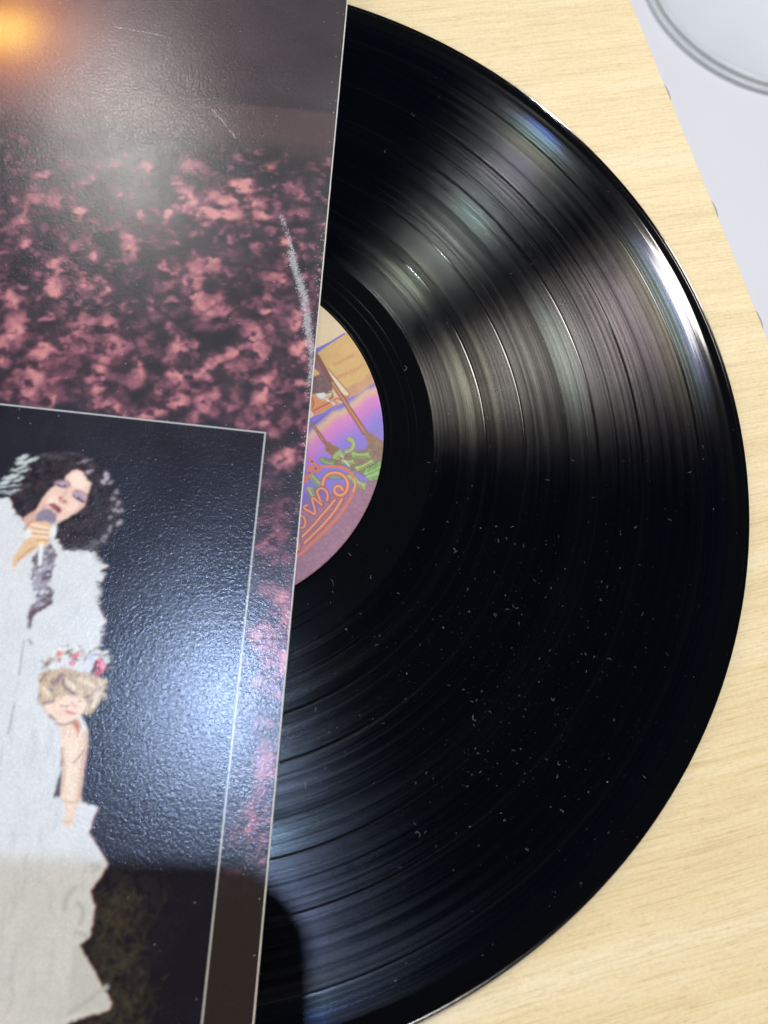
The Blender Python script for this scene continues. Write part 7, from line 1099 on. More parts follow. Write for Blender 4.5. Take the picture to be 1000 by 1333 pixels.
["p",[0.2159,0.162,0.6445],0.15,0.0,0.64,None,[[13.64,21.44],[17.62,27.75],[20.86,34.11],[23.62,37.65],[26.15,41.93],[26.66,41.74],[23.87,37.04],[21.59,32.69],[18.01,26.8],[14.16,20.19]]],
["p",[0.7305,0.3419,0.162],0.26,0.43,1.3,[0.4,1.5,[0.8388,0.4452,0.1878]],[[32.33,26.51],[35.54,30.22],[36.09,31.37],[37.63,35.21],[40.67,38.7],[45.72,41.41],[52.53,22.77],[20.53,4.94],[19.28,7.94],[25.73,15.88]]],
["p",[0.2874,0.1946,0.6795],0.14,0.0,0.62,None,[[20.78,4.34],[27.28,12.05],[28.23,14.53],[30.87,19.35],[33.19,21.79],[33.82,23.55],[36.39,26.27],[37.63,29.07],[39.19,31.09],[42.36,34.15],[46.68,38.78],[58.15,7.41],[25.45,-6.83]]],
["p",[0.1878,0.1221,0.6105],0.15,0.0,0.63,None,[[28.02,11.84],[28.5,13.85],[31.24,18.42],[33.5,21.01],[34.31,22.29],[34.39,21.23],[31.67,18.17],[29.3,13.49]]],
["p",[0.9216,0.6105,0.2623],1.03,0.31,1.64,None,[[21.65,2.26],[28.23,9.71],[29.24,12.02],[30.12,13.86],[31.92,18.36],[33.83,20.17],[36.06,24.56],[37.88,28.43],[39.84,30.26],[42.85,32.86],[47.28,37.15],[59.24,4.42],[26.65,-9.71]]],
["p",[0.9347,0.4841,0.3495],1.03,0.31,1.64,None,[[22.01,1.41],[28.82,9.13],[29.83,11.44],[30.71,13.28],[32.51,17.77],[34.41,19.58],[36.65,23.96],[38.47,27.83],[40.43,29.65],[43.44,32.25],[47.62,36.22],[59.55,3.57],[27.0,-10.53]]],
["p",[0.905,0.3538,0.4934],1.02,0.31,1.64,None,[[22.36,0.56],[29.4,8.56],[30.41,10.86],[31.3,12.69],[33.1,17.19],[35.0,18.99],[37.24,23.37],[39.06,27.22],[41.02,29.04],[44.03,31.64],[47.96,35.29],[59.86,2.71],[27.34,-11.35]]],
["p",[0.8587,0.2561,0.6169],1.02,0.31,1.64,None,[[22.71,-0.28],[29.98,7.99],[31.0,10.29],[31.88,12.11],[33.68,16.6],[35.59,18.4],[37.83,22.77],[39.65,26.62],[41.61,28.44],[44.62,31.03],[48.29,34.37],[60.17,1.87],[27.68,-12.17]]],
["p",[0.8172,0.236,0.6376],1.02,0.31,1.63,None,[[23.06,-1.12],[30.57,7.41],[31.58,9.71],[32.47,11.54],[34.27,16.01],[36.18,17.81],[38.42,22.17],[40.24,26.02],[42.2,27.83],[45.21,30.42],[48.63,33.44],[60.48,1.02],[28.02,-12.98]]],
["p",[0.7758,0.2159,0.6584],1.02,0.31,1.63,None,[[23.42,-1.96],[31.15,6.84],[32.16,9.14],[33.05,10.96],[34.86,15.43],[36.76,17.22],[39.0,21.58],[40.83,25.42],[42.79,27.23],[45.8,29.82],[48.97,32.52],[60.79,0.17],[28.36,-13.79]]],
["p",[0.6788,0.2127,0.6896],1.02,0.31,1.63,None,[[23.77,-2.8],[31.73,6.27],[32.74,8.56],[33.63,10.38],[35.44,14.84],[37.35,16.63],[39.59,20.99],[41.42,24.82],[43.38,26.63],[46.38,29.21],[49.3,31.6],[61.1,-0.67],[28.7,-14.6]]],
["p",[0.5818,0.2096,0.7209],1.01,0.3,1.62,None,[[24.11,-3.64],[32.31,5.7],[33.32,7.99],[34.22,9.81],[36.02,14.26],[37.93,16.05],[40.18,20.39],[42.0,24.22],[43.96,26.02],[46.97,28.6],[49.64,30.69],[61.41,-1.51],[29.04,-15.41]]],
["p",[0.4919,0.2108,0.7535],1.01,0.3,1.62,None,[[24.46,-4.47],[32.89,5.13],[33.9,7.42],[34.8,9.23],[36.61,13.68],[38.51,15.46],[40.76,19.8],[42.59,23.62],[44.55,25.42],[47.56,28.0],[49.97,29.77],[61.71,-2.35],[29.37,-16.22]]],
["p",[0.405,0.214,0.7866],1.01,0.3,1.62,None,[[24.81,-5.3],[33.47,4.56],[34.48,6.85],[35.38,8.66],[37.19,13.1],[39.09,14.88],[41.34,19.21],[43.17,23.03],[45.13,24.82],[48.14,27.4],[50.31,28.86],[62.02,-3.18],[29.71,-17.03]]],
["p",[0.3435,0.2132,0.7974],1.01,0.3,1.62,None,[[25.16,-6.13],[34.04,4.0],[35.06,6.27],[35.95,8.08],[37.77,12.52],[39.68,14.3],[41.93,18.62],[43.76,22.43],[45.72,24.23],[48.72,26.79],[50.64,27.95],[62.32,-4.02],[30.04,-17.83]]],
["p",[0.3227,0.2063,0.7726],1.01,0.3,1.61,None,[[25.5,-6.96],[34.62,3.43],[35.64,5.7],[36.53,7.51],[38.35,11.94],[40.26,13.71],[42.51,18.03],[44.34,21.84],[46.3,23.63],[49.31,26.19],[50.97,27.04],[62.63,-4.85],[30.38,-18.63]]],
["p",[0.3018,0.1994,0.7477],1.01,0.3,1.61,None,[[25.85,-7.79],[35.19,2.87],[36.21,5.14],[37.11,6.94],[38.93,11.36],[40.83,13.13],[43.09,17.44],[44.92,21.24],[46.88,23.03],[49.89,25.59],[51.3,26.14],[62.93,-5.68],[30.71,-19.43]]],
["p",[0.3916,0.162,0.2462],0.4,0.79,1.19,[0.45,0.45,[0.5271,0.2623,0.3419]],[[28.07,-15.58],[32.67,-11.6],[35.75,-7.57],[39.09,-4.08],[44.03,1.16],[46.97,3.49],[49.27,5.88],[50.53,7.66],[54.8,13.59],[68.14,-22.78],[36.58,-35.88]]],
["p",[0.2623,0.15,0.5149],0.81,0.61,1.21,None,[[33.7,-6.41],[35.39,-4.32],[38.16,-1.74],[39.9,-3.72],[38.94,-6.87],[37.71,-10.1],[34.37,-8.84]]],
["p",[0.305,0.1221,0.1559],0.26,0.0,0.65,None,[[20.15,24.78],[22.09,29.8],[21.54,32.4],[22.59,32.69],[25.4,29.81],[28.21,27.33],[28.79,24.61],[28.14,22.09],[22.07,20.08]]],
["s",[0.1878,0.0612,0.0382],0.17,0.0,0.63,None,[[27.54,13.42],[30.31,11.78],[33.05,9.78]],0.38,0.55,1],
["s",[0.552,0.1812,0.0612],0.17,0.0,0.63,None,[[27.54,13.42],[30.31,11.78],[33.05,9.78]],0.17,0.34,1],
["s",[0.7305,0.305,0.107],0.17,0.0,0.63,None,[[27.43,13.45],[30.2,11.8],[32.94,9.8]],0.06,0.12,1],
["p",[0.4342,0.15,0.0648],0.25,0.63,1.04,[0.5,0.8,[0.2232,0.1559,0.0802]],[[32.52,9.9],[34.54,10.09],[36.67,9.6],[38.25,8.88],[37.89,7.31],[37.0,5.51],[35.34,7.25],[33.65,8.27]]],
["p",[0.956,0.7605,0.4678],0.17,0.0,0.65,None,[[25.52,29.94],[26.17,29.97],[34.2,25.28],[33.9,23.77],[32.08,24.62],[29.91,25.12],[28.68,25.3],[28.07,27.27]]],
["s",[0.5776,0.1413,0.0452],0.13,0.0,0.65,None,[[25.99,30.0],[34.2,25.28],[33.9,23.77],[32.08,24.62]],0.16,0.16,0],
["p",[0.9216,0.5776,0.305],0.17,0.0,0.65,None,[[28.68,25.3],[30.84,24.42],[33.38,22.98],[33.19,21.79],[31.15,21.97],[30.51,23.17]]],
["s",[0.7605,0.1878,0.0612],0.15,0.0,0.64,None,[[31.15,21.97],[31.51,22.88],[32.92,22.48],[32.9,24.06],[33.85,24.3]],0.28,0.28,1],
["p",[0.1946,0.0976,0.0976],0.22,0.65,0.86,[0.5,0.8,[0.305,0.15,0.1274]],[[23.36,26.24],[25.3,27.58],[27.38,27.33],[28.71,26.06],[29.33,24.48],[28.73,23.1],[26.66,22.53],[25.17,21.49]]],
["p",[0.8714,0.855,0.9047],0.15,0.0,0.64,None,[[25.87,21.62],[27.83,22.88],[28.5,22.44],[28.24,21.03],[27.34,20.81]]],
["p",[0.8714,0.8388,0.8714],0.15,0.0,0.64,None,[[28.39,21.47],[29.35,21.53],[30.82,20.72],[30.26,20.47]]],
["p",[0.855,0.807,0.8388],0.15,0.0,0.64,None,[[30.3,21.22],[31.66,21.1],[31.62,20.35]]],
["s",[0.1022,0.0802,0.1022],0.15,0.0,0.64,None,[[28.73,23.1],[29.52,24.01],[30.36,22.73],[29.91,21.78]],0.16,0.16,1],
["s",[0.7529,0.6795,0.5149],0.15,0.0,0.64,None,[[28.7,22.35],[29.57,23.48]],0.21,0.21,0],
["p",[0.855,0.314,0.0887],0.17,0.43,0.85,None,[[24.97,20.84],[25.92,21.09],[27.13,20.53],[29.6,20.91],[31.22,20.54],[31.11,19.57],[29.42,18.08],[29.3,16.75],[27.91,16.13],[26.28,17.58]]],
["s",[0.6105,0.1022,0.0319],0.15,0.0,0.64,None,[[27.19,16.71],[28.77,18.88],[30.28,20.85]],0.21,0.21,0],
["s",[0.6105,0.1022,0.0319],0.15,0.0,0.64,None,[[25.34,20.09],[26.52,18.78],[26.6,17.36]],0.17,0.17,1],
["p",[0.956,0.7157,0.5149],0.17,0.0,0.64,None,[[24.68,16.86],[26.45,16.93],[28.18,15.88],[27.43,14.1],[26.05,13.48]]],
["s",[0.7605,0.1878,0.0612],0.13,0.0,0.64,None,[[26.45,16.93],[28.18,15.88],[27.43,14.1]],0.17,0.17,1],
["p",[0.8714,0.5149,0.1559],0.17,0.0,0.65,None,[[22.6,28.53],[24.37,27.83],[24.76,27.26],[23.56,26.15],[22.44,25.64],[21.74,27.38]]],
["s",[0.6105,0.1878,0.0452],0.13,0.0,0.65,None,[[23.61,26.17],[24.74,27.32],[24.35,27.89]],0.13,0.13,0],
["p",[0.2623,0.1746,0.7157],0.17,0.0,0.63,None,[[26.6,13.73],[27.89,15.39],[29.73,17.3],[30.96,19.14],[29.54,16.13],[27.65,12.75]]],
["s",[0.1878,0.0612,0.0382],0.17,0.0,0.66,None,[[21.67,32.34],[24.72,29.87],[27.79,27.14],[30.59,25.06],[33.38,22.98],[35.75,21.11],[38.51,19.06],[41.97,16.43]],0.61,0.72,1],
["s",[0.552,0.1812,0.0612],0.17,0.0,0.66,None,[[21.67,32.34],[24.72,29.87],[27.79,27.14],[30.59,25.06],[33.38,22.98],[35.75,21.11],[38.51,19.06],[41.97,16.43]],0.39,0.5,1],
["s",[0.7305,0.305,0.107],0.17,0.0,0.66,None,[[21.56,32.37],[24.61,29.9],[27.68,27.16],[30.48,25.08],[33.27,23.01],[35.65,21.13],[38.41,19.08],[41.86,16.46]],0.14,0.18,1],
["s",[0.305,0.0802,0.0452],0.22,0.0,0.66,None,[[21.67,32.34],[24.72,29.87],[28.05,26.89]],0.57,0.57,1],
["p",[0.4564,0.1812,0.0802],0.25,0.64,1.06,[0.5,0.9,[0.2623,0.2159,0.0976]],[[41.52,16.77],[43.45,17.27],[45.37,16.5],[47.01,15.61],[48.42,14.45],[46.66,12.24],[44.76,12.11],[43.39,14.01],[42.58,15.26]]],
["p",[0.305,0.162,0.1022],0.62,1.24,1.24,[0.6,0.7,[0.4125,0.305,0.1559]],[[36.33,5.57],[37.93,8.04],[39.9,9.61],[43.97,12.48],[48.17,16.85],[52.02,11.76],[50.16,6.38],[43.76,4.62],[40.6,5.34],[38.13,4.25]]],
["s",[0.107,0.1384,0.0452],0.17,0.0,0.63,None,[[39.13,9.1],[40.61,10.28],[40.71,12.11],[39.82,13.14],[38.62,13.32]],0.25,0.25,1],
["l",[0.1274,0.162,0.0482],[0.5149,0.552,0.1384],[[[39.22,9.17],[39.69,8.97]],[[39.22,9.17],[39.04,10.24]],[[39.41,9.32],[39.87,9.11]],[[39.41,9.32],[39.22,10.39]],[[39.68,9.54],[40.15,9.34]],[[39.68,9.54],[39.5,10.61]],[[40.05,9.84],[40.52,9.63]],[[40.05,9.84],[39.87,10.91]],[[40.34,10.17],[40.83,10.07]],[[40.34,10.17],[39.97,11.19]],[[40.54,10.55],[41.03,10.56]],[[40.54,10.55],[39.98,11.46]],[[40.65,10.96],[41.13,11.1]],[[40.65,10.96],[39.91,11.72]],[[40.67,11.42],[41.11,11.67]],[[40.67,11.42],[39.81,11.98]],[[40.64,11.83],[41.03,12.15]],[[40.64,11.83],[39.7,12.24]],[[40.54,12.19],[40.87,12.59]],[[40.54,12.19],[39.55,12.39]],[[40.38,12.49],[40.61,12.97]],[[40.38,12.49],[39.38,12.45]],[[40.16,12.75],[40.28,13.28]],[[40.16,12.75],[39.2,12.45]],[[39.91,12.96],[39.96,13.5]],[[39.91,12.96],[39.02,12.5]],[[39.65,13.11],[39.61,13.66]],[[39.65,13.11],[38.85,12.48]],[[39.37,13.21],[39.24,13.74]],[[39.37,13.21],[38.69,12.43]],[[39.07,13.26],[38.85,13.75]],[[39.07,13.26],[38.52,12.35]],[[38.84,13.29],[38.63,13.79]],[[38.84,13.29],[38.3,12.39]],[[38.69,13.31],[38.48,13.81]],[[38.69,13.31],[38.15,12.41]],[[38.62,13.32],[38.4,13.82]],[[38.62,13.32],[38.07,12.42]]]],
["s",[0.5149,0.552,0.1384],0.17,0.0,0.63,None,[[39.13,9.1],[40.61,10.28],[40.71,12.11],[39.82,13.14],[38.62,13.32]],0.15,0.15,1],
["s",[0.6172,0.6724,0.2232],0.17,0.0,0.63,None,[[39.13,9.1],[40.61,10.28],[40.71,12.11],[39.82,13.14],[38.62,13.32]],0.05,0.05,1],
["s",[0.107,0.1384,0.0452],0.17,0.0,0.63,None,[[40.84,9.67],[42.73,9.8],[44.83,11.08]],0.29,0.29,1],
["l",[0.1274,0.162,0.0482],[0.3515,0.6105,0.1274],[[[40.96,9.68],[41.27,10.33]],[[40.96,9.68],[41.66,8.41]],[[41.2,9.7],[41.51,10.35]],[[41.2,9.7],[41.9,8.42]],[[41.55,9.72],[41.87,10.37]],[[41.55,9.72],[42.25,8.44]],[[42.02,9.75],[42.34,10.4]],[[42.02,9.75],[42.72,8.48]],[[42.51,9.86],[42.74,10.55]],[[42.51,9.86],[43.36,8.69]],[[43.01,10.03],[43.16,10.75]],[[43.01,10.03],[43.97,8.98]],[[43.52,10.28],[43.6,11.01]],[[43.52,10.28],[44.58,9.34]],[[44.04,10.6],[44.07,11.34]],[[44.04,10.6],[45.17,9.76]],[[44.44,10.84],[44.46,11.58]],[[44.44,10.84],[45.57,10.0]],[[44.7,11.0],[44.72,11.74]],[[44.7,11.0],[45.83,10.16]],[[44.83,11.08],[44.86,11.82]],[[44.83,11.08],[45.96,10.24]]]],
["s",[0.3515,0.6105,0.1274],0.17,0.0,0.63,None,[[40.84,9.67],[42.73,9.8],[44.83,11.08]],0.19,0.19,1],
["s",[0.6172,0.6724,0.2232],0.17,0.0,0.63,None,[[40.84,9.67],[42.73,9.8],[44.83,11.08]],0.07,0.07,1],
["s",[0.107,0.1384,0.0452],0.17,0.0,0.62,None,[[43.19,6.12],[44.72,7.15],[46.35,9.63]],0.31,0.31,1],
["l",[0.1274,0.162,0.0482],[0.4125,0.6172,0.1221],[[[43.28,6.18],[43.28,6.82]],[[43.28,6.18],[44.28,5.51]],[[43.47,6.31],[43.47,6.95]],[[43.47,6.31],[44.47,5.64]],[[43.76,6.5],[43.76,7.14]],[[43.76,6.5],[44.76,5.83]],[[44.14,6.76],[44.14,7.4]],[[44.14,6.76],[45.15,6.09]],[[44.53,7.11],[44.45,7.74]],[[44.53,7.11],[45.61,6.58]],[[44.93,7.55],[44.79,8.17]],[[44.93,7.55],[46.05,7.15]],[[45.33,8.07],[45.14,8.68]],[[45.33,8.07],[46.48,7.78]],[[45.74,8.69],[45.51,9.29]],[[45.74,8.69],[46.9,8.48]],[[46.05,9.16],[45.82,9.75]],[[46.05,9.16],[47.21,8.95]],[[46.25,9.47],[46.03,10.06]],[[46.25,9.47],[47.41,9.26]],[[46.35,9.63],[46.13,10.22]],[[46.35,9.63],[47.52,9.41]]]],
["s",[0.4125,0.6172,0.1221],0.17,0.0,0.62,None,[[43.19,6.12],[44.72,7.15],[46.35,9.63]],0.21,0.21,1],
["s",[0.6172,0.6724,0.2232],0.17,0.0,0.62,None,[[43.19,6.12],[44.72,7.15],[46.35,9.63]],0.07,0.07,1],
["s",[0.107,0.1384,0.0452],0.17,0.0,0.62,None,[[45.96,5.59],[47.5,6.61],[49.14,9.09]],0.38,0.38,1],
["l",[0.1274,0.162,0.0482],[0.2623,0.6172,0.1221],[[[46.06,5.65],[46.87,5.21]],[[46.06,5.65],[45.88,7.6]],[[46.25,5.78],[47.06,5.34]],[[46.25,5.78],[46.08,7.73]],[[46.54,5.97],[47.35,5.53]],[[46.54,5.97],[46.37,7.92]],[[46.92,6.23],[47.73,5.79]],[[46.92,6.23],[46.75,8.18]],[[47.31,6.57],[48.17,6.25]],[[47.31,6.57],[46.91,8.49]],[[47.71,7.01],[48.59,6.79]],[[47.71,7.01],[47.12,8.87]],[[48.11,7.54],[49.01,7.4]],[[48.11,7.54],[47.38,9.34]],[[48.52,8.16],[49.43,8.09]],[[48.52,8.16],[47.68,9.9]],[[48.83,8.62],[49.73,8.55]],[[48.83,8.62],[47.99,10.37]],[[49.04,8.93],[49.94,8.86]],[[49.04,8.93],[48.19,10.68]],[[49.14,9.09],[50.04,9.02]],[[49.14,9.09],[48.3,10.84]]]],
["s",[0.2623,0.6172,0.1221],0.17,0.0,0.62,None,[[45.96,5.59],[47.5,6.61],[49.14,9.09]],0.28,0.28,1],
["s",[0.6172,0.6724,0.2232],0.17,0.0,0.62,None,[[45.96,5.59],[47.5,6.61],[49.14,9.09]],0.1,0.1,1],
["s",[0.107,0.1384,0.0452],0.17,0.0,0.62,None,[[46.86,4.93],[48.28,6.25],[49.16,7.34]],0.38,0.38,1],
["l",[0.1274,0.162,0.0482],[0.305,0.6308,0.1274],[[[46.94,5.01],[46.8,5.98]],[[46.94,5.01],[48.6,4.25]],[[47.12,5.18],[46.98,6.14]],[[47.12,5.18],[48.78,4.42]],[[47.39,5.43],[47.25,6.39]],[[47.39,5.43],[49.05,4.66]],[[47.75,5.76],[47.61,6.72]],[[47.75,5.76],[49.41,4.99]],[[48.07,6.07],[47.9,7.03]],[[48.07,6.07],[49.75,5.36]],[[48.36,6.37],[48.16,7.33]],[[48.36,6.37],[50.05,5.71]],[[48.61,6.66],[48.38,7.61]],[[48.61,6.66],[50.33,6.07]],[[48.83,6.93],[48.56,7.87]],[[48.83,6.93],[50.57,6.42]],[[48.99,7.13],[48.73,8.07]],[[48.99,7.13],[50.74,6.63]],[[49.1,7.27],[48.84,8.21]],[[49.1,7.27],[50.85,6.76]],[[49.16,7.34],[48.89,8.28]],[[49.16,7.34],[50.9,6.83]]]],
["s",[0.305,0.6308,0.1274],0.17,0.0,0.62,None,[[46.86,4.93],[48.28,6.25],[49.16,7.34]],0.28,0.28,1],
["s",[0.6172,0.6724,0.2232],0.17,0.0,0.62,None,[[46.86,4.93],[48.28,6.25],[49.16,7.34]],0.1,0.1,1],
["s",[0.107,0.1384,0.0452],0.17,0.0,0.62,None,[[37.03,6.23],[37.38,7.79],[37.97,8.76]],0.29,0.29,1],
["l",[0.1274,0.162,0.0482],[0.4342,0.5149,0.117],[[[37.06,6.33],[36.42,7.04]],[[37.06,6.33],[38.81,6.72]],[[37.1,6.52],[36.47,7.24]],[[37.1,6.52],[38.86,6.91]],[[37.17,6.81],[36.53,7.53]],[[37.17,6.81],[38.92,7.21]],[[37.25,7.21],[36.62,7.92]],[[37.25,7.21],[39.01,7.6]],[[37.35,7.56],[36.77,8.32]],[[37.35,7.56],[39.14,7.83]],[[37.47,7.88],[36.94,8.68]],[[37.47,7.88],[39.27,8.0]],[[37.6,8.16],[37.14,9.01]],[[37.6,8.16],[39.41,8.1]],[[37.75,8.4],[37.37,9.3]],[[37.75,8.4],[39.55,8.13]],[[37.86,8.58],[37.48,9.48]],[[37.86,8.58],[39.66,8.31]],[[37.93,8.7],[37.55,9.6]],[[37.93,8.7],[39.73,8.43]],[[37.97,8.76],[37.59,9.66]],[[37.97,8.76],[39.77,8.49]]]],
["s",[0.4342,0.5149,0.117],0.17,0.0,0.62,None,[[37.03,6.23],[37.38,7.79],[37.97,8.76]],0.19,0.19,1],
["s",[0.6172,0.6724,0.2232],0.17,0.0,0.62,None,[[37.03,6.23],[37.38,7.79],[37.97,8.76]],0.07,0.07,1],
["s",[0.107,0.1384,0.0452],0.17,0.0,0.62,None,[[34.03,4.9],[35.2,4.37],[37.29,4.76]],0.29,0.29,1],
["l",[0.1274,0.162,0.0482],[0.2623,0.402,0.1022],[[[34.1,4.87],[34.21,4.25]],[[34.1,4.87],[34.97,5.69]],[[34.25,4.8],[34.36,4.18]],[[34.25,4.8],[35.12,5.62]],[[34.47,4.7],[34.58,4.08]],[[34.47,4.7],[35.34,5.52]],[[34.76,4.57],[34.87,3.95]],[[34.76,4.57],[35.63,5.39]],[[35.11,4.49],[35.33,3.9]],[[35.11,4.49],[35.81,5.49]],[[35.52,4.48],[35.82,3.93]],[[35.52,4.48],[36.06,5.58]],[[35.99,4.52],[36.35,4.01]],[[35.99,4.52],[36.4,5.69]],[[36.51,4.61],[36.91,4.14]],[[36.51,4.61],[36.82,5.82]],[[36.9,4.69],[37.3,4.22]],[[36.9,4.69],[37.21,5.9]],[[37.16,4.74],[37.56,4.27]],[[37.16,4.74],[37.47,5.95]],[[37.29,4.76],[37.69,4.29]],[[37.29,4.76],[37.6,5.97]]]],
["s",[0.2623,0.402,0.1022],0.17,0.0,0.62,None,[[34.03,4.9],[35.2,4.37],[37.29,4.76]],0.19,0.19,1],
["s",[0.6172,0.6724,0.2232],0.17,0.0,0.62,None,[[34.03,4.9],[35.2,4.37],[37.29,4.76]],0.07,0.07,1],
["s",[0.107,0.1384,0.0452],0.17,0.0,0.62,None,[[39.07,6.77],[40.68,6.78],[41.94,7.68]],0.27,0.27,1],
["l",[0.1274,0.162,0.0482],[0.4342,0.5149,0.1559],[[[39.17,6.77],[39.45,7.27]],[[39.17,6.77],[39.68,5.73]],[[39.37,6.77],[39.65,7.27]],[[39.37,6.77],[39.88,5.73]],[[39.67,6.77],[39.95,7.27]],[[39.67,6.77],[40.18,5.73]],[[40.08,6.78],[40.35,7.27]],[[40.08,6.78],[40.58,5.73]],[[40.46,6.83],[40.67,7.37]],[[40.46,6.83],[41.09,5.87]],[[40.81,6.95],[40.95,7.51]],[[40.81,6.95],[41.56,6.09]],[[41.15,7.12],[41.21,7.7]],[[41.15,7.12],[42.01,6.38]],[[41.47,7.34],[41.44,7.93]],[[41.47,7.34],[42.41,6.75]],[[41.7,7.51],[41.68,8.1]],[[41.7,7.51],[42.65,6.92]],[[41.86,7.63],[41.84,8.21]],[[41.86,7.63],[42.8,7.03]],[[41.94,7.68],[41.92,8.27]],[[41.94,7.68],[42.88,7.09]]]],
["s",[0.4342,0.5149,0.1559],0.17,0.0,0.62,None,[[39.07,6.77],[40.68,6.78],[41.94,7.68]],0.16,0.16,1],
["s",[0.6172,0.6724,0.2232],0.17,0.0,0.62,None,[[39.07,6.77],[40.68,6.78],[41.94,7.68]],0.06,0.06,1],
["s",[0.107,0.1384,0.0452],0.17,0.0,0.62,None,[[42.55,4.44],[44.84,2.66],[47.1,2.61]],0.34,0.34,1],
["l",[0.1274,0.162,0.0482],[0.4564,0.5776,0.1559],[[[42.69,4.33],[43.4,4.64]],[[42.69,4.33],[42.47,2.71]],[[42.98,4.11],[43.69,4.42]],[[42.98,4.11],[42.75,2.48]],[[43.41,3.77],[44.12,4.08]],[[43.41,3.77],[43.18,2.15]],[[43.98,3.33],[44.69,3.63]],[[43.98,3.33],[43.76,1.71]],[[44.56,2.99],[45.22,3.39]],[[44.56,2.99],[44.52,1.35]],[[45.12,2.76],[45.72,3.26]],[[45.12,2.76],[45.3,1.13]],[[45.69,2.64],[46.21,3.24]],[[45.69,2.64],[46.11,1.06]],[[46.26,2.63],[46.67,3.31]],[[46.26,2.63],[46.92,1.14]],[[46.68,2.62],[47.09,3.3]],[[46.68,2.62],[47.34,1.13]],[[46.96,2.61],[47.37,3.3]],[[46.96,2.61],[47.63,1.13]],[[47.1,2.61],[47.52,3.29]],[[47.1,2.61],[47.77,1.12]]]],
["s",[0.4564,0.5776,0.1559],0.17,0.0,0.62,None,[[42.55,4.44],[44.84,2.66],[47.1,2.61]],0.23,0.23,1],
["s",[0.6172,0.6724,0.2232],0.17,0.0,0.62,None,[[42.55,4.44],[44.84,2.66],[47.1,2.61]],0.08,0.08,1],
["s",[0.107,0.1384,0.0452],0.16,0.0,0.62,None,[[37.09,2.05],[38.68,2.05],[40.2,3.07]],0.29,0.29,1],
["l",[0.1274,0.162,0.0482],[0.3515,0.552,0.117],[[[37.19,2.05],[37.57,2.75]],[[37.19,2.05],[37.9,0.59]],[[37.38,2.05],[37.77,2.75]],[[37.38,2.05],[38.1,0.59]],[[37.68,2.05],[38.07,2.75]],[[37.68,2.05],[38.4,0.59]],[[38.08,2.05],[38.47,2.75]],[[38.08,2.05],[38.8,0.59]],[[38.48,2.12],[38.77,2.87]],[[38.48,2.12],[39.38,0.78]],[[38.87,2.24],[39.05,3.04]],[[38.87,2.24],[39.94,1.05]],[[39.25,2.43],[39.34,3.25]],[[39.25,2.43],[40.46,1.4]],[[39.63,2.69],[39.62,3.51]],[[39.63,2.69],[40.94,1.81]],[[39.92,2.88],[39.91,3.7]],[[39.92,2.88],[41.23,2.0]],[[40.11,3.0],[40.1,3.83]],[[40.11,3.0],[41.42,2.13]],[[40.2,3.07],[40.2,3.89]],[[40.2,3.07],[41.51,2.19]]]],
["s",[0.3515,0.552,0.117],0.16,0.0,0.62,None,[[37.09,2.05],[38.68,2.05],[40.2,3.07]],0.18,0.18,1],
["s",[0.6172,0.6724,0.2232],0.16,0.0,0.62,None,[[37.09,2.05],[38.68,2.05],[40.2,3.07]],0.06,0.06,1],
["s",[0.107,0.1384,0.0452],0.16,0.0,0.61,None,[[33.01,0.26],[34.8,-1.03],[37.02,-1.79]],0.33,0.33,1],
["l",[0.1274,0.162,0.0482],[0.4125,0.5149,0.1274],[[[33.12,0.18],[33.81,0.51]],[[33.12,0.18],[32.96,-1.43]],[[33.35,0.02],[34.03,0.35]],[[33.35,0.02],[33.19,-1.59]],[[33.68,-0.22],[34.37,0.11]],[[33.68,-0.22],[33.52,-1.83]],[[34.13,-0.54],[34.82,-0.22]],[[34.13,-0.54],[33.97,-2.15]],[[34.61,-0.83],[35.27,-0.45]],[[34.61,-0.83],[34.56,-2.45]],[[35.11,-1.09],[35.74,-0.66]],[[35.11,-1.09],[35.17,-2.71]],[[35.64,-1.31],[36.23,-0.83]],[[35.64,-1.31],[35.8,-2.93]],[[36.19,-1.5],[36.76,-0.98]],[[36.19,-1.5],[36.46,-3.11]],[[36.6,-1.65],[37.17,-1.12]],[[36.6,-1.65],[36.87,-3.25]],[[36.88,-1.74],[37.45,-1.22]],[[36.88,-1.74],[37.15,-3.34]],[[37.02,-1.79],[37.59,-1.27]],[[37.02,-1.79],[37.28,-3.39]]]],
["s",[0.4125,0.5149,0.1274],0.16,0.0,0.61,None,[[33.01,0.26],[34.8,-1.03],[37.02,-1.79]],0.23,0.23,1],
["s",[0.6172,0.6724,0.2232],0.16,0.0,0.61,None,[[33.01,0.26],[34.8,-1.03],[37.02,-1.79]],0.08,0.08,1],
["s",[0.107,0.1384,0.0452],0.16,0.0,0.61,None,[[34.01,-3.79],[35.52,-5.18],[36.76,-6.69]],0.33,0.33,1],
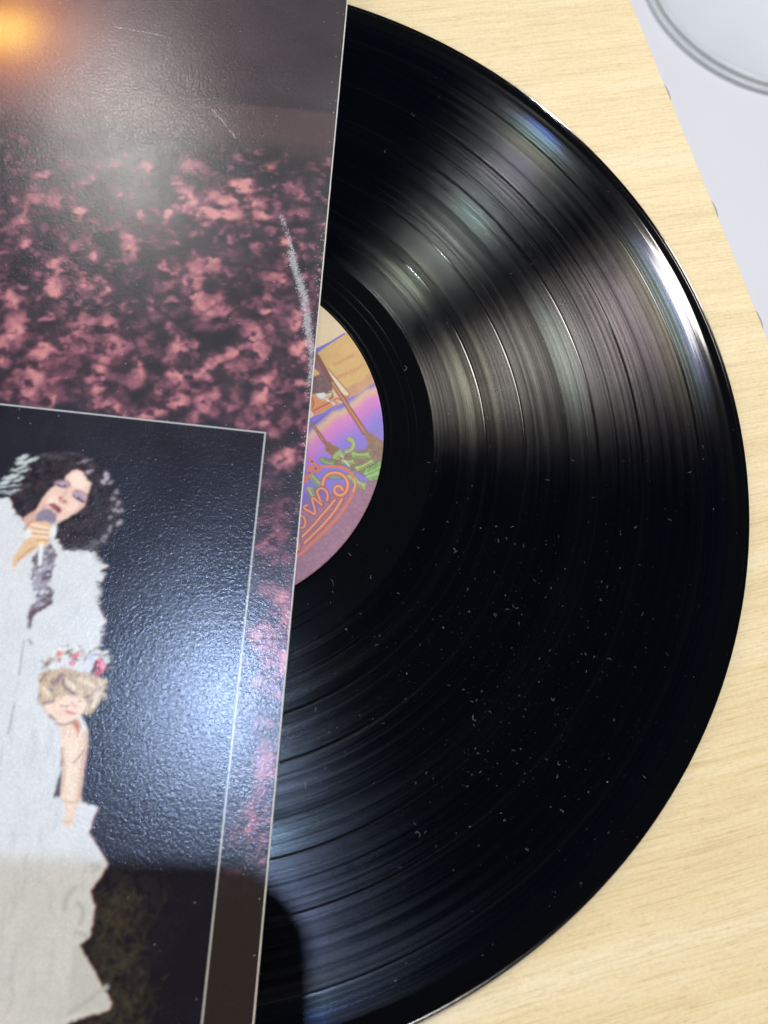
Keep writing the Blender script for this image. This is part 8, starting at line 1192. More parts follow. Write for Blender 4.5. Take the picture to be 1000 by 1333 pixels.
["l",[0.1274,0.162,0.0482],[0.4564,0.5271,0.1384],[[[34.1,-3.87],[34.0,-4.67]],[[34.1,-3.87],[35.49,-3.27]],[[34.29,-4.05],[34.19,-4.84]],[[34.29,-4.05],[35.68,-3.45]],[[34.58,-4.31],[34.47,-5.1]],[[34.58,-4.31],[35.96,-3.71]],[[34.96,-4.66],[34.85,-5.45]],[[34.96,-4.66],[36.34,-4.06]],[[35.32,-5.02],[35.19,-5.8]],[[35.32,-5.02],[36.72,-4.47]],[[35.66,-5.38],[35.51,-6.16]],[[35.66,-5.38],[37.08,-4.88]],[[35.99,-5.75],[35.81,-6.52]],[[35.99,-5.75],[37.43,-5.31]],[[36.3,-6.13],[36.09,-6.89]],[[36.3,-6.13],[37.75,-5.74]],[[36.53,-6.41],[36.32,-7.17]],[[36.53,-6.41],[37.98,-6.03]],[[36.69,-6.6],[36.48,-7.36]],[[36.69,-6.6],[38.14,-6.21]],[[36.76,-6.69],[36.55,-7.45]],[[36.76,-6.69],[38.22,-6.31]]]],
["s",[0.4564,0.5271,0.1384],0.16,0.0,0.61,None,[[34.01,-3.79],[35.52,-5.18],[36.76,-6.69]],0.23,0.23,1],
["s",[0.6172,0.6724,0.2232],0.16,0.0,0.61,None,[[34.01,-3.79],[35.52,-5.18],[36.76,-6.69]],0.08,0.08,1],
["s",[0.107,0.1384,0.0452],0.16,0.0,0.62,None,[[41.65,2.65],[43.17,3.67],[44.34,3.13]],0.33,0.33,1],
["l",[0.1274,0.162,0.0482],[0.4342,0.6172,0.1384],[[[41.74,2.72],[41.74,3.44]],[[41.74,2.72],[42.89,1.95]],[[41.93,2.84],[41.93,3.57]],[[41.93,2.84],[43.08,2.07]],[[42.22,3.03],[42.21,3.76]],[[42.22,3.03],[43.37,2.26]],[[42.6,3.29],[42.59,4.01]],[[42.6,3.29],[43.75,2.52]],[[42.96,3.44],[43.07,4.16]],[[42.96,3.44],[43.98,2.48]],[[43.3,3.5],[43.54,4.18]],[[43.3,3.5],[44.1,2.33]],[[43.61,3.47],[44.02,4.04]],[[43.61,3.47],[44.1,2.11]],[[43.9,3.33],[44.45,3.75]],[[43.9,3.33],[44.0,1.89]],[[44.12,3.23],[44.67,3.65]],[[44.12,3.23],[44.22,1.79]],[[44.27,3.17],[44.81,3.58]],[[44.27,3.17],[44.37,1.72]],[[44.34,3.13],[44.89,3.55]],[[44.34,3.13],[44.44,1.69]]]],
["s",[0.4342,0.6172,0.1384],0.16,0.0,0.62,None,[[41.65,2.65],[43.17,3.67],[44.34,3.13]],0.23,0.23,1],
["s",[0.6172,0.6724,0.2232],0.16,0.0,0.62,None,[[41.65,2.65],[43.17,3.67],[44.34,3.13]],0.08,0.08,1],
["s",[0.8388,0.8388,0.6724],0.12,0.0,0.62,None,[[39.9,6.85],[41.52,5.99]],0.17,0.17,0],
["s",[0.8388,0.8388,0.6724],0.12,0.0,0.62,None,[[38.54,7.84],[39.32,7.66]],0.15,0.15,0],
["s",[0.8879,0.1946,0.0762],0.12,0.0,0.62,None,[[34.67,2.63],[36.9,3.85],[39.42,4.78],[41.69,4.73],[43.77,3.48],[45.09,1.9],[45.26,-0.37],[44.93,-3.6],[44.17,-7.32],[42.99,-11.52],[41.18,-15.61],[39.66,-19.55],[38.43,-21.87],[35.16,-26.64]],0.37,0.37,1],
["s",[0.8388,0.6172,0.1878],0.14,0.0,0.62,None,[[44.03,3.24],[44.82,1.85],[45.01,-0.13]],0.12,0.12,1],
["s",[0.8879,0.1946,0.0762],0.12,0.0,0.62,None,[[31.15,3.81],[33.01,2.77],[34.59,2.42],[34.81,1.47],[33.67,1.14],[32.51,2.03],[31.94,1.08],[33.34,-0.04],[33.16,-1.16],[32.06,-0.95],[32.82,-2.69]],0.43,0.43,1],
["e",[0.1878,0.0452,0.0319],0.12,0.0,0.62,None,[32.27,3.25],0.27,0.27,23],
["e",[0.1878,0.0452,0.0319],0.12,0.0,0.62,None,[33.89,1.77],0.27,0.27,23],
["e",[0.1878,0.0452,0.0319],0.12,0.0,0.61,None,[32.82,0.08],0.27,0.27,23],
["s",[0.162,0.0296,0.0482],0.12,0.0,0.61,None,[[41.56,-4.3],[41.0,-6.49],[40.03,-9.6],[38.98,-13.24],[37.64,-16.73]],0.54,0.54,1],
["s",[0.8879,0.1946,0.0762],0.12,0.0,0.61,None,[[41.56,-4.3],[41.0,-6.49],[40.03,-9.6],[38.98,-13.24],[37.64,-16.73]],0.43,0.43,1],
["s",[1.0,0.491,0.2159],0.14,0.0,0.61,None,[[41.47,-4.26],[40.91,-6.45],[39.94,-9.56],[38.89,-13.2],[37.55,-16.69]],0.12,0.12,1],
["s",[0.162,0.0296,0.0482],0.12,0.0,0.61,None,[[43.15,-3.27],[42.87,-6.02],[42.11,-9.28],[40.66,-13.52],[38.79,-18.02]],0.54,0.54,1],
["s",[0.8879,0.1946,0.0762],0.12,0.0,0.61,None,[[43.15,-3.27],[42.87,-6.02],[42.11,-9.28],[40.66,-13.52],[38.79,-18.02]],0.43,0.43,1],
["s",[1.0,0.491,0.2159],0.14,0.0,0.61,None,[[43.06,-3.23],[42.78,-5.98],[42.02,-9.24],[40.57,-13.48],[38.7,-17.98]],0.12,0.12,1],
["s",[0.162,0.0296,0.0482],0.12,0.0,0.59,None,[[37.27,-18.27],[37.89,-19.32],[38.02,-20.25]],0.43,0.43,1],
["s",[0.8879,0.1946,0.0762],0.12,0.0,0.59,None,[[37.27,-18.27],[37.89,-19.32],[38.02,-20.25]],0.32,0.32,1],
["s",[1.0,0.491,0.2159],0.14,0.0,0.59,None,[[37.19,-18.23],[37.8,-19.28],[37.93,-20.21]],0.09,0.09,1],
["s",[0.162,0.0296,0.0482],0.12,0.0,0.61,None,[[37.21,-1.74],[36.74,0.23],[37.73,2.16],[39.46,3.05],[41.52,2.84],[43.07,1.44],[43.57,-0.76],[42.89,-2.43],[41.44,-2.79],[40.38,-1.87],[40.48,-0.52],[41.75,-0.18],[42.34,-0.88]],0.63,0.63,1],
["s",[0.8879,0.1946,0.0762],0.12,0.0,0.61,None,[[37.21,-1.74],[36.74,0.23],[37.73,2.16],[39.46,3.05],[41.52,2.84],[43.07,1.44],[43.57,-0.76],[42.89,-2.43],[41.44,-2.79],[40.38,-1.87],[40.48,-0.52],[41.75,-0.18],[42.34,-0.88]],0.52,0.52,1],
["s",[1.0,0.491,0.2159],0.14,0.0,0.61,None,[[37.12,-1.7],[36.65,0.27],[37.64,2.2],[39.37,3.1],[41.43,2.89],[42.97,1.48],[43.48,-0.72],[42.8,-2.39],[41.35,-2.74],[40.29,-1.83],[40.39,-0.48],[41.66,-0.13],[42.25,-0.84]],0.15,0.15,1],
["s",[0.162,0.0296,0.0482],0.12,0.0,0.61,None,[[39.77,-5.15],[39.52,-3.72],[38.32,-2.53],[36.95,-2.68],[36.36,-3.89],[37.65,-5.22],[39.07,-6.81]],0.51,0.51,1],
["s",[0.8879,0.1946,0.0762],0.12,0.0,0.61,None,[[39.77,-5.15],[39.52,-3.72],[38.32,-2.53],[36.95,-2.68],[36.36,-3.89],[37.65,-5.22],[39.07,-6.81]],0.39,0.39,1],
["s",[1.0,0.491,0.2159],0.14,0.0,0.61,None,[[39.68,-5.11],[39.43,-3.68],[38.23,-2.49],[36.86,-2.64],[36.27,-3.85],[37.56,-5.17],[38.98,-6.77]],0.11,0.11,1],
["s",[0.162,0.0296,0.0482],0.12,0.0,0.6,None,[[38.99,-6.84],[37.26,-6.23],[36.05,-5.81],[36.27,-6.66],[37.5,-8.16],[38.6,-10.12],[37.08,-9.7],[35.37,-9.59],[34.95,-9.1],[35.58,-8.32]],0.5,0.5,1],
["s",[0.8879,0.1946,0.0762],0.12,0.0,0.6,None,[[38.99,-6.84],[37.26,-6.23],[36.05,-5.81],[36.27,-6.66],[37.5,-8.16],[38.6,-10.12],[37.08,-9.7],[35.37,-9.59],[34.95,-9.1],[35.58,-8.32]],0.39,0.39,1],
["s",[1.0,0.491,0.2159],0.14,0.0,0.6,None,[[38.9,-6.8],[37.17,-6.19],[35.96,-5.76],[36.18,-6.62],[37.41,-8.12],[38.51,-10.08],[36.99,-9.66],[35.28,-9.55],[34.86,-9.06],[35.49,-8.28]],0.11,0.11,1],
["s",[0.162,0.0296,0.0482],0.12,0.0,0.6,None,[[34.89,-11.65],[36.13,-11.62],[37.05,-12.73],[37.17,-14.18],[36.56,-14.6]],0.47,0.47,1],
["s",[0.8879,0.1946,0.0762],0.12,0.0,0.6,None,[[34.89,-11.65],[36.13,-11.62],[37.05,-12.73],[37.17,-14.18],[36.56,-14.6]],0.36,0.36,1],
["s",[1.0,0.491,0.2159],0.14,0.0,0.6,None,[[34.8,-11.61],[36.04,-11.58],[36.96,-12.69],[37.08,-14.14],[36.47,-14.57]],0.1,0.1,1],
],
}
RUBS = [([[-36.07, 98.97], [-31.04, 93.04], [-28.05, 89.51]], 0.25, 0.25, 1), ([[-12.99, 65.85], [-10.42, 58.68], [-7.27, 49.27]], 0.5, 0.45, 2), ([[-8.94, 53.94], [-5.61, 44.64], [-3.16, 35.43], [-1.28, 25.18]], 0.85, 1.0, 3), ([[-1.37, 26.32], [-0.81, 19.52], [-1.04, 14.97]], 0.5, 0.6, 4), ([[-66.57, 122.83], [-57.71, 122.53], [-52.12, 122.16]], 0.2, 0.2, 5)]
PHONE = (-0.0660, 0.0118, -0.1000, 0.0537)


# ------------------------------------------------------------------ print painting (in millimetres on the printed thing)
_tab = np.random.default_rng(77).random((256, 256)).astype(np.float32)


def vnoise(x, y):
    xi = np.floor(x); yi = np.floor(y)
    fx = x - xi; fy = y - yi
    fx = fx * fx * (3 - 2 * fx); fy = fy * fy * (3 - 2 * fy)
    a = xi.astype(np.int64) & 255; b = yi.astype(np.int64) & 255
    a1 = (a + 1) & 255; b1 = (b + 1) & 255
    return (_tab[a, b] * (1 - fx) + _tab[a1, b] * fx) * (1 - fy) + (_tab[a, b1] * (1 - fx) + _tab[a1, b1] * fx) * fy


def fbm(x, y, oct=3, seed=0.0):
    s = 0.0; amp = 1.0; tot = 0.0
    for o in range(oct):
        s = s + amp * vnoise(x * 2 ** o + seed * 17.3 + o * 31.7, y * 2 ** o + seed * 9.1 + o * 11.9)
        tot += amp; amp *= 0.55
    return s / tot


def sstep(d, s):
    t = np.clip(0.5 - d / (2 * max(s, 1e-3)), 0, 1)
    return t * t * (3 - 2 * t)


def chaikin(P, n=2):
    for _ in range(n):
        q = np.empty((2 * len(P) - 2, 2)); q[0::2] = .75 * P[:-1] + .25 * P[1:]; q[1::2] = .25 * P[:-1] + .75 * P[1:]
        P = np.vstack([P[:1], q, P[-1:]])
    return P


class Painter:
    def __init__(self, X, Y, base):
        self.X = X; self.Y = Y
        self.C = np.array(base, np.float32) * np.ones((len(X), 3), np.float32) if np.ndim(base) == 1 else base

    def sel(self, x0, x1, y0, y1, pad):
        m = np.nonzero((self.X > x0 - pad) & (self.X < x1 + pad) & (self.Y > y0 - pad) & (self.Y < y1 + pad))[0]
        return m

    def warped(self, m, w, ws, seed):
        x = self.X[m]; y = self.Y[m]
        if w > 0:
            dx = fbm(x / ws, y / ws, 3, seed) - .5; dy = fbm(x / ws, y / ws, 3, seed + 5) - .5
            x = x + dx * 2 * w; y = y + dy * 2 * w
        return x, y

    def blend(self, m, a, col, mot, x, y):
        c = np.array(col, np.float32)[None, :]
        if mot:
            n = np.clip((fbm(x / mot[1], y / mot[1], 3, 3.0) - 0.5) * 3.2 * mot[0] + 0.5 * mot[0], 0, 1)[:, None]
            c = c * (1 - n) + np.array(mot[2], np.float32)[None, :] * n
        a = a[:, None]
        self.C[m] = self.C[m] * (1 - a) + c * a

    def poly(self, col, soft, warp, ws, mot, pts):
        P = np.array(pts, float)
        m = self.sel(P[:, 0].min(), P[:, 0].max(), P[:, 1].min(), P[:, 1].max(), soft + warp * 2)
        if not len(m): return
        x, y = self.warped(m, warp, ws, 1.0)
        d2 = np.full(len(m), 1e9); inside = np.zeros(len(m), bool)
        for (ax, ay), (bx, by) in zip(P, np.roll(P, -1, 0)):
            ex, ey = bx - ax, by - ay
            t = np.clip(((x - ax) * ex + (y - ay) * ey) / (ex * ex + ey * ey + 1e-12), 0, 1)
            d2 = np.minimum(d2, (x - ax - t * ex) ** 2 + (y - ay - t * ey) ** 2)
            if ay != by:
                inside ^= ((ay > y) != (by > y)) & (x < (bx - ax) * (y - ay) / (by - ay) + ax)
        d = np.sqrt(d2); d = np.where(inside, -d, d)
        self.blend(m, sstep(d, soft), col, mot, x, y)

    def stroke(self, col, soft, warp, ws, mot, pts, w0, w1, smooth):
        P = np.array(pts, float)
        if smooth: P = chaikin(P)
        w = max(w0, w1)
        m = self.sel(P[:, 0].min(), P[:, 0].max(), P[:, 1].min(), P[:, 1].max(), soft + warp * 2 + w)
        if not len(m): return
        x, y = self.warped(m, warp, ws, 2.0)
        d = np.full(len(m), 1e9); n = len(P) - 1
        for i in range(n):
            ax, ay = P[i]; ex, ey = P[i + 1] - P[i]
            t = np.clip(((x - ax) * ex + (y - ay) * ey) / (ex * ex + ey * ey + 1e-12), 0, 1)
            r = w0 + (w1 - w0) * (i + t) / n
            d = np.minimum(d, np.hypot(x - ax - t * ex, y - ay - t * ey) - r)
        self.blend(m, sstep(d, soft), col, mot, x, y)

    def ell(self, col, soft, warp, ws, mot, c, rx, ry, ang):
        r = max(rx, ry)
        m = self.sel(c[0] - r, c[0] + r, c[1] - r, c[1] + r, soft + warp * 2)
        if not len(m): return
        x, y = self.warped(m, warp, ws, 3.0)
        ca, sa = math.cos(math.radians(ang)), math.sin(math.radians(ang))
        dx, dy = x - c[0], y - c[1]
        k = np.hypot((dx * ca + dy * sa) / rx, (-dx * sa + dy * ca) / ry)
        self.blend(m, sstep((k - 1) * min(rx, ry), soft), col, mot, x, y)

    def run(self, items):
        for it in items:
            k = it[0]
            if k == 'p': self.poly(*it[1:])
            elif k == 's': self.stroke(*it[1:])
            elif k == 'e': self.ell(*it[1:])
            elif k == 'l':
                for a, b in it[3]:
                    self.stroke(it[1], .1, 0, 1, None, [a, b], .24, .12, 0)
                for a, b in it[3]:
                    e = [a[0] * .15 + b[0] * .85, a[1] * .15 + b[1] * .85]
                    self.stroke(it[2], .1, 0, 1, None, [a, e], .17, .08, 0)
            elif k == 'f':
                for a, b, g in it[1]:
                    g *= .8; col = [.014 * (1 - g) + .085 * g, .011 * (1 - g) + .075 * g, .010 * (1 - g) + .05 * g]
                    self.stroke(col, .35, .5, .8, None, [a, b], .12, .03, 0)


# ------------------------------------------------------------------ the setting: floor far below, table
bm = bmesh.new()
box(bm, -1.2, 1.2, -1.2, 1.8, -0.34, -0.308)
tag(bm_obj('white_floor', bm, M_FLOOR), kind='structure')

TABLE_Z = -0.0016
A35 = math.radians(34.8)
table = empty('table', (0, 0, TABLE_Z), A35)
tag(table, 'pale straight-grained wooden table under the record and the sleeve', 'table')
EDGE = 0.1682
bm = bmesh.new()
box(bm, -0.62, EDGE, -0.42, 0.42, -0.018, 0.0)
bmesh.ops.bevel(bm, geom=list(bm.edges), offset=0.0006, segments=2, affect='EDGES')
link_top = bm_obj('table_top', bm, M_WOOD, table)


def pad_mesh():
    # low rounded bumper, flat against the table's side
    vs = []; nu, nv = 13, 7
    for i in range(nu):
        s = -1 + 2 * i / (nu - 1)
        prof = math.sqrt(max(0.0, 1 - s * s)) ** 0.8
        for j in range(nv):
            a = math.pi * j / (nv - 1)
            vs.append((0.0019 * prof * math.sin(a), 0.0044 * s, -0.0015 * math.cos(a) * (0.35 + 0.65 * prof)))
    return np_mesh('edge_bumper', np.array(vs), grid_quads(nu, nv))


pm = pad_mesh()
for s in (0.0883, 0.0436, 0.0045):
    o = link('edge_bumper', pm, M_PAD, table)
    o.location = (EDGE - 0.0003, s, -0.0024)

# a pale round dish with a clear raised rim stands lower down, past the table's end
dish = empty('round_dish', (0.1787, 0.6303, -0.3032))
tag(dish, 'pale round dish with a clear rim beyond the table end, out of focus', 'dish')


def lathe(name, pr, m, mat, parent):
    a = np.linspace(0, 2 * np.pi, m, endpoint=False)
    pr = np.array(pr, float)
    V = np.stack([pr[:, None, 0] * np.cos(a), pr[:, None, 0] * np.sin(a), np.repeat(pr[:, 1:2], m, 1)], -1).reshape(-1, 3)
    i = np.arange(len(pr) - 1)[:, None] * m; j = np.arange(m)[None, :]; j2 = (j + 1) % m
    Q = np.stack([i + j, i + m + j, i + m + j2, i + j2], -1).reshape(-1, 4)
    return link(name, np_mesh(name, V, Q), mat, parent)


def tube(rad, z_, w):
    return [(rad + w * math.cos(k * math.pi / 6), z_ + w * math.sin(k * math.pi / 6)) for k in range(12, -1, -1)]


lathe('plate', [(.0002, -.004), (.090, -.004), (.0955, -.001), (.0955, -.007), (.0002, -.007)], 120, M_DISH, dish)
lathe('rim', tube(.0972, -.0005, .0021), 120, M_RIM, dish)
lathe('shade_ring', tube(.1002, -.0022, .0009), 120, M_GAP_SHADE, dish)  # dark ring shaped for the shade in the gap beside the rim
lathe('outer_flange', tube(.1028, -.0026, .0017), 120, M_RIM, dish)

# ------------------------------------------------------------------ vinyl record
record = empty('vinyl_record', (0, 0, 0))
tag(record, 'black vinyl record half out of the sleeve, dusty, with coloured centre label', 'record')
GAPS = [0.0776, 0.0883, 0.1085, 0.1210, 0.1376]
R_IN, R_OUT = 0.0634, 0.1452


def disc_height(r):
    k = np.array([[.0036, .00030], [.0503, .00030], [.0508, .00024], [.0512, .00027], [.0517, .00027], [.0524, .00022], [.0545, .00021], [.0570, .00020],
                  [.0634, .00020], [.1452, .00020], [.1462, .00019], [.1474, .00020], [.1479, .00016], [.1487, .00006], [.1498, -.00006], [.1505, -.00018], [.1509, -.00032], [.1510, -.0004], [.1507, -.0008], [.1500, -.0010]])
    return np.interp(r, k[:, 0], k[:, 1])


rs = np.concatenate([np.linspace(.0504, .0530, 26), np.linspace(.0534, .0634, 56), np.arange(.0636, .1452, .00016), np.linspace(.1452, .1500, 50), np.linspace(.15005, .1509, 14)])
rs = np.unique(np.round(rs, 6))
rng = np.random.default_rng(3)


def ring_noise(r, step, seed):
    g = np.random.default_rng(seed).random(int(.16 / step) + 4)
    q = r / step
    i = np.floor(q).astype(int); f = q - i; f = f * f * (3 - 2 * f)
    return g[i] * (1 - f) + g[i + 1] * f


z = disc_height(rs)
z = np.convolve(np.pad(z, 2, mode='edge'), np.ones(5) / 5, 'valid')
ingroove = (rs > R_IN) & (rs < R_OUT)
g = ingroove.astype(float)
gapd = np.min(np.abs(rs[:, None] - np.array(GAPS)[None, :]), 1)
gap = np.clip(1 - gapd / .00042, 0, 1)
g = g * (1 - .93 * np.clip(gap * 1.6, 0, 1))
g = np.where((rs > .1425) & (rs < R_OUT), g * .55, g)
loud = .32 * ring_noise(rs, .0037, 1) + .34 * ring_noise(rs, .0009, 2) + .34 * ring_noise(rs, .0003, 3)
loud = np.clip((loud - .20) / .55, 0, 1) * .75 + .25
fine = ring_noise(rs, .0005, 4) * .6 + ring_noise(rs, .0018, 5) * .4
lines = ring_noise(rs, .00022, 8)
loud = np.clip(loud * (.48 + .85 * lines), 0, 1)
z = z + np.where(ingroove, (ring_noise(rs, .0030, 6) - .5) * 2.4e-5 + (ring_noise(rs, .0007, 7) - .5) * .5e-5 - gap * 7.5e-5, 0)
for rl in (.0569, .0592):
    z = z - 3e-5 * np.clip(1 - np.abs(rs - rl) / .00022, 0, 1)
SEG = 480
th = np.linspace(0, 2 * np.pi, SEG, endpoint=False)


def ring_part(name, lo, hi):
    i0 = int(np.searchsorted(rs, lo - 1e-7)); i1 = int(np.searchsorted(rs, hi - 1e-7))
    i1 = min(i1, len(rs) - 1)
    r = rs[i0:i1 + 1]; n = len(r)
    V = np.stack([r[:, None] * np.cos(th), r[:, None] * np.sin(th), np.repeat(z[i0:i1 + 1, None], SEG, 1)], -1).reshape(-1, 3)
    K = np.stack([g[i0:i1 + 1], loud[i0:i1 + 1], fine[i0:i1 + 1]], 1)
    K = np.repeat(K[:, None, :], SEG, 1).reshape(-1, 3)
    i = np.arange(n - 1)[:, None] * SEG; j = np.arange(SEG)[None, :]; j2 = (j + 1) % SEG
    Q = np.stack([i + j, i + SEG + j, i + SEG + j2, i + j2], -1).reshape(-1, 4)
    return link(name, np_mesh(name, V, Q, K, 'groove'), M_VINYL, record)


ring_part('run_out_area', rs[0], R_IN)
cuts = [R_IN] + GAPS + [R_OUT]
for a, b in zip(cuts[:-1], cuts[1:]):
    ring_part('track_band', a, b)
ring_part('outer_rim', R_OUT, rs[-1])
# underside and edge
pr = np.array([(.0036, .0002), (.0504, .0002), (.0504, -.0003), (.1500, -.0004), (.1509, z[-1] - 1e-5), (.1511, -.0003), (.1508, -.0007), (.1498, -.0009), (.0036, -.0009), (.0036, .0002)])
V = np.stack([pr[:, None, 0] * np.cos(th[::2]), pr[:, None, 0] * np.sin(th[::2]), np.repeat(pr[:, 1:2], SEG // 2, 1)], -1).reshape(-1, 3)
n = SEG // 2
i = np.arange(len(pr) - 1)[:, None] * n; j = np.arange(n)[None, :]; j2 = (j + 1) % n
Q = np.stack([i + j, i + n + j, i + n + j2, i + j2], -1).reshape(-1, 4)
link('underside', np_mesh('underside', V, Q, np.zeros((len(V), 3)), 'groove'), M_VINYL, record, smooth=False)

# centre label
lr = np.concatenate([np.linspace(.0036, .020, 12, endpoint=False), np.linspace(.020, .0500, 170)])
la = np.concatenate([np.radians(np.linspace(-78, 84, 760)), np.radians(np.linspace(84, 282, 60))[1:-1]])
X = (lr[:, None] * np.cos(la)).ravel() * 1000; Y = (lr[:, None] * np.sin(la)).ravel() * 1000
pt = Painter(X, Y, [.955, .72, .40])
pt.run(PRINT['label'])
grain = np.random.default_rng(11).normal(1, .03, (len(X), 1)) * (0.97 + .06 * fbm(X * 1.6, Y * 1.6, 2)[:, None])
lc = np.clip(pt.C * grain, 0, 1)
lc = (lc * .88 + lc.mean(1, keepdims=True) * .12) * .64
nr, na = len(lr), len(la)
V = np.stack([X / 1000, Y / 1000, np.full(len(X), .00042)], 1)
V[-na:, 2] = .00032
i = np.arange(nr - 1)[:, None] * na; j = np.arange(na)[None, :]; j2 = (j + 1) % na
Q = np.stack([i + j, i + na + j, i + na + j2, i + j2], -1).reshape(-1, 4)
lab = link('center_label', np_mesh('center_label', V, Q, lc), M_LABEL, record)
tag(lab, 'paper centre label printed with palm trees, a desert sunset and orange lettering')

# ------------------------------------------------------------------ sleeve
SOFT = 0.95
SA = 0.30065
n2 = Vector((math.cos(SA), math.sin(SA))); t2 = Vector((-n2.y, n2.x))
so = n2 * 0.03002 + t2 * -0.00121
sleeve = empty('record_sleeve', (so.x, so.y, 0), SA)
tag(sleeve, 'worn printed album sleeve with concert photographs, lying over the left half of the record', 'record sleeve')
SZ = 0.0040
U0, V0, V1 = -315.0, -157.0, 158.0
uu = np.concatenate([np.linspace(U0, -112, 30, endpoint=False), np.arange(-112, -.32, .22), [-.32]])
vv = np.concatenate([np.linspace(V0, -142, 8, endpoint=False), np.arange(-142, 150, .22), np.linspace(150, V1, 8)])
nu, nv = len(uu), len(vv)
U, Vv = np.meshgrid(uu, vv, indexing='ij')
X = U.ravel(); Y = Vv.ravel()


def crowd_photo():
    wx = U + (fbm(U / 3.0, Vv / 3.0, 3, 1) - .5) * 3.6; wy = Vv + (fbm(U / 3.0, Vv / 3.0, 3, 6) - .5) * 3.6
    tex = fbm(U / 2.0, Vv / 2.0, 3, 4)
    F = np.zeros(U.shape, np.float32)

    def head(bx, by, rx, ry, an, amp, soft):
        R = max(rx, ry) * 1.8 + 2.4
        i0, i1 = np.searchsorted(uu, (bx - R, bx + R)); j0, j1 = np.searchsorted(vv, (by - R, by + R))
        if i1 <= i0 or j1 <= j0: return
        s = np.s_[i0:i1, j0:j1]
        ca, sa = math.cos(math.radians(an)), math.sin(math.radians(an))
        dx = wx[s] - bx; dy = wy[s] - by
        k = np.sqrt(((dx * ca + dy * sa) / rx) ** 2 + ((-dx * sa + dy * ca) / ry) ** 2)
        e = amp * sstep(k - 1.0, soft) * (.55 + .9 * tex[s])
        F[s] = np.maximum(F[s], e)

    # people in the crowd: small and packed far back, larger towards the stage
    rc = random.Random(12)
    for k in range(1050):
        v = 86 * (1 - rc.random() ** .8) if k % 3 else 40 + 46 * rc.random()
        u = rc.uniform(-112, 0)
        if v < 0 or (u < -11 and v < 1): continue
        sz = .75 + 2.1 * (1 - v / 88) ** 1.1
        head(u, v, sz * rc.uniform(.7, 1.5), sz * rc.uniform(.5, 1.0), rc.gauss(-15, 40), rc.uniform(.28, .80), .60)
    for k in range(120):
        head(rc.uniform(-11, 0), rc.uniform(-112, 0), rc.uniform(.8, 2.4), rc.uniform(.8, 2.4), rc.gauss(-20, 40), rc.uniform(.15, .5), .8)
    for bx, by, rx, ry, an, amp in PRINT['blobs']:
        head(bx, by, rx * 1.02, ry * 1.02, an, amp * 1.08, .72)
    dark = np.clip((fbm(U / 2.6, Vv / 2.2, 3, 31) - .47) * 5, 0, 1)
    F = np.clip(F * (1 - dark * .70), 0, 1.2).ravel()
    stops = np.array([0, .3, .6, .9, 1.2])
    cols = np.array([[.0185, .0160, .0215], [.048, .026, .038], [.145, .056, .078], [.330, .120, .152], [.53, .22, .21]])
    C = np.stack([np.interp(F, stops, cols[:, k]) for k in range(3)], 1)
    # the sky above the crowd, a paler haze band, and dark tree shapes
    yb = Y - 4.5 * fbm(X / 40, Y / 40 + 3, 2) - X * .02
    sky = np.array([.035, .0265, .031])[None, :] * (0.8 + .5 * fbm(X / 14, Y / 7, 4, 3)[:, None])
    warm = np.exp(-(np.hypot((X + 96) / 1.3, Y - 114) / 38) ** 2)[:, None]
    sky = sky * (1 - warm) + np.array([.085, .045, .052])[None, :] * warm
    a = sstep(-(yb - 101), .9)[:, None]
    C = C * (1 - a) + sky * a
    band = sstep(yb - 101, .9) * sstep(-(yb - 86), 5.5)
    C = C * (1 - band[:, None]) + np.array([.072, .045, .049])[None, :] * band[:, None]
    tree = np.clip((fbm(X / 5, Y / 4, 4, 12) - .36) * 5, 0, 1) * np.exp(-((Y - 84 - 4 * (fbm(X / 10, Y * 0 + 3, 2, 5) - .5)) / 4.5) ** 2)
    C = C * (1 - tree[:, None] * .8) + np.array([.018, .0165, .018])[None, :] * tree[:, None] * .8
    # stage lamp in the photo
    d = np.hypot(X + 96, Y - 116)
    for rad, col, am in ((36, (.20, .070, .080), .75), (20, (.66, .20, .05), .85), (10, (1.0, .52, .11), .95)):
        a = (np.exp(-(d / rad) ** 2 * 1.6) * am)[:, None]
        C = C * (1 - a) + np.array(col)[None, :] * a
    # brown put into the right strip where the phone's shadow falls
    a = np.clip((-104 - Y) / 8, 0, 1)[:, None]
    C = C * (1 - a) + np.array([.024, .0185, .0175])[None, :] * a
    return C.astype(np.float32)


C = crowd_photo()
INSET = -10.72
inset = (X < INSET) & (Y < 0)
base = np.array([.0088, .0074, .0140], np.float32)
C[inset] = base * (0.8 + .5 * fbm(X[inset] / 6, Y[inset] / 6, 3, 2)[:, None])
rg_ = 1 - np.abs(2 * fbm(X / 1.7 + Y / 5, Y / 2.4 - X / 6, 4, 44) - 1)
lf = np.clip((rg_ - .60) * 3.2, 0, 1) * (.05 + 1.1 * fbm(X / 4, Y / 5, 3, 45)) * np.exp(-((X + 32.5) / 8.0) ** 2) * sstep(Y + 108, 5) * .55
lf = np.where(inset, np.clip(lf, 0, 1), 0)[:, None]
hue = fbm(X / 3, Y / 3, 2, 46)[:, None]
C = C * (1 - lf) + (np.array([.062, .042, .030])[None, :] * hue + np.array([.055, .055, .038])[None, :] * (1 - hue)) * 1.2 * lf
C = C.astype(np.float32)
pt = Painter(X, Y, C)
keep = C.copy()
pt.run(PRINT['sleeve'])
C = np.where(inset[:, None], pt.C, keep)
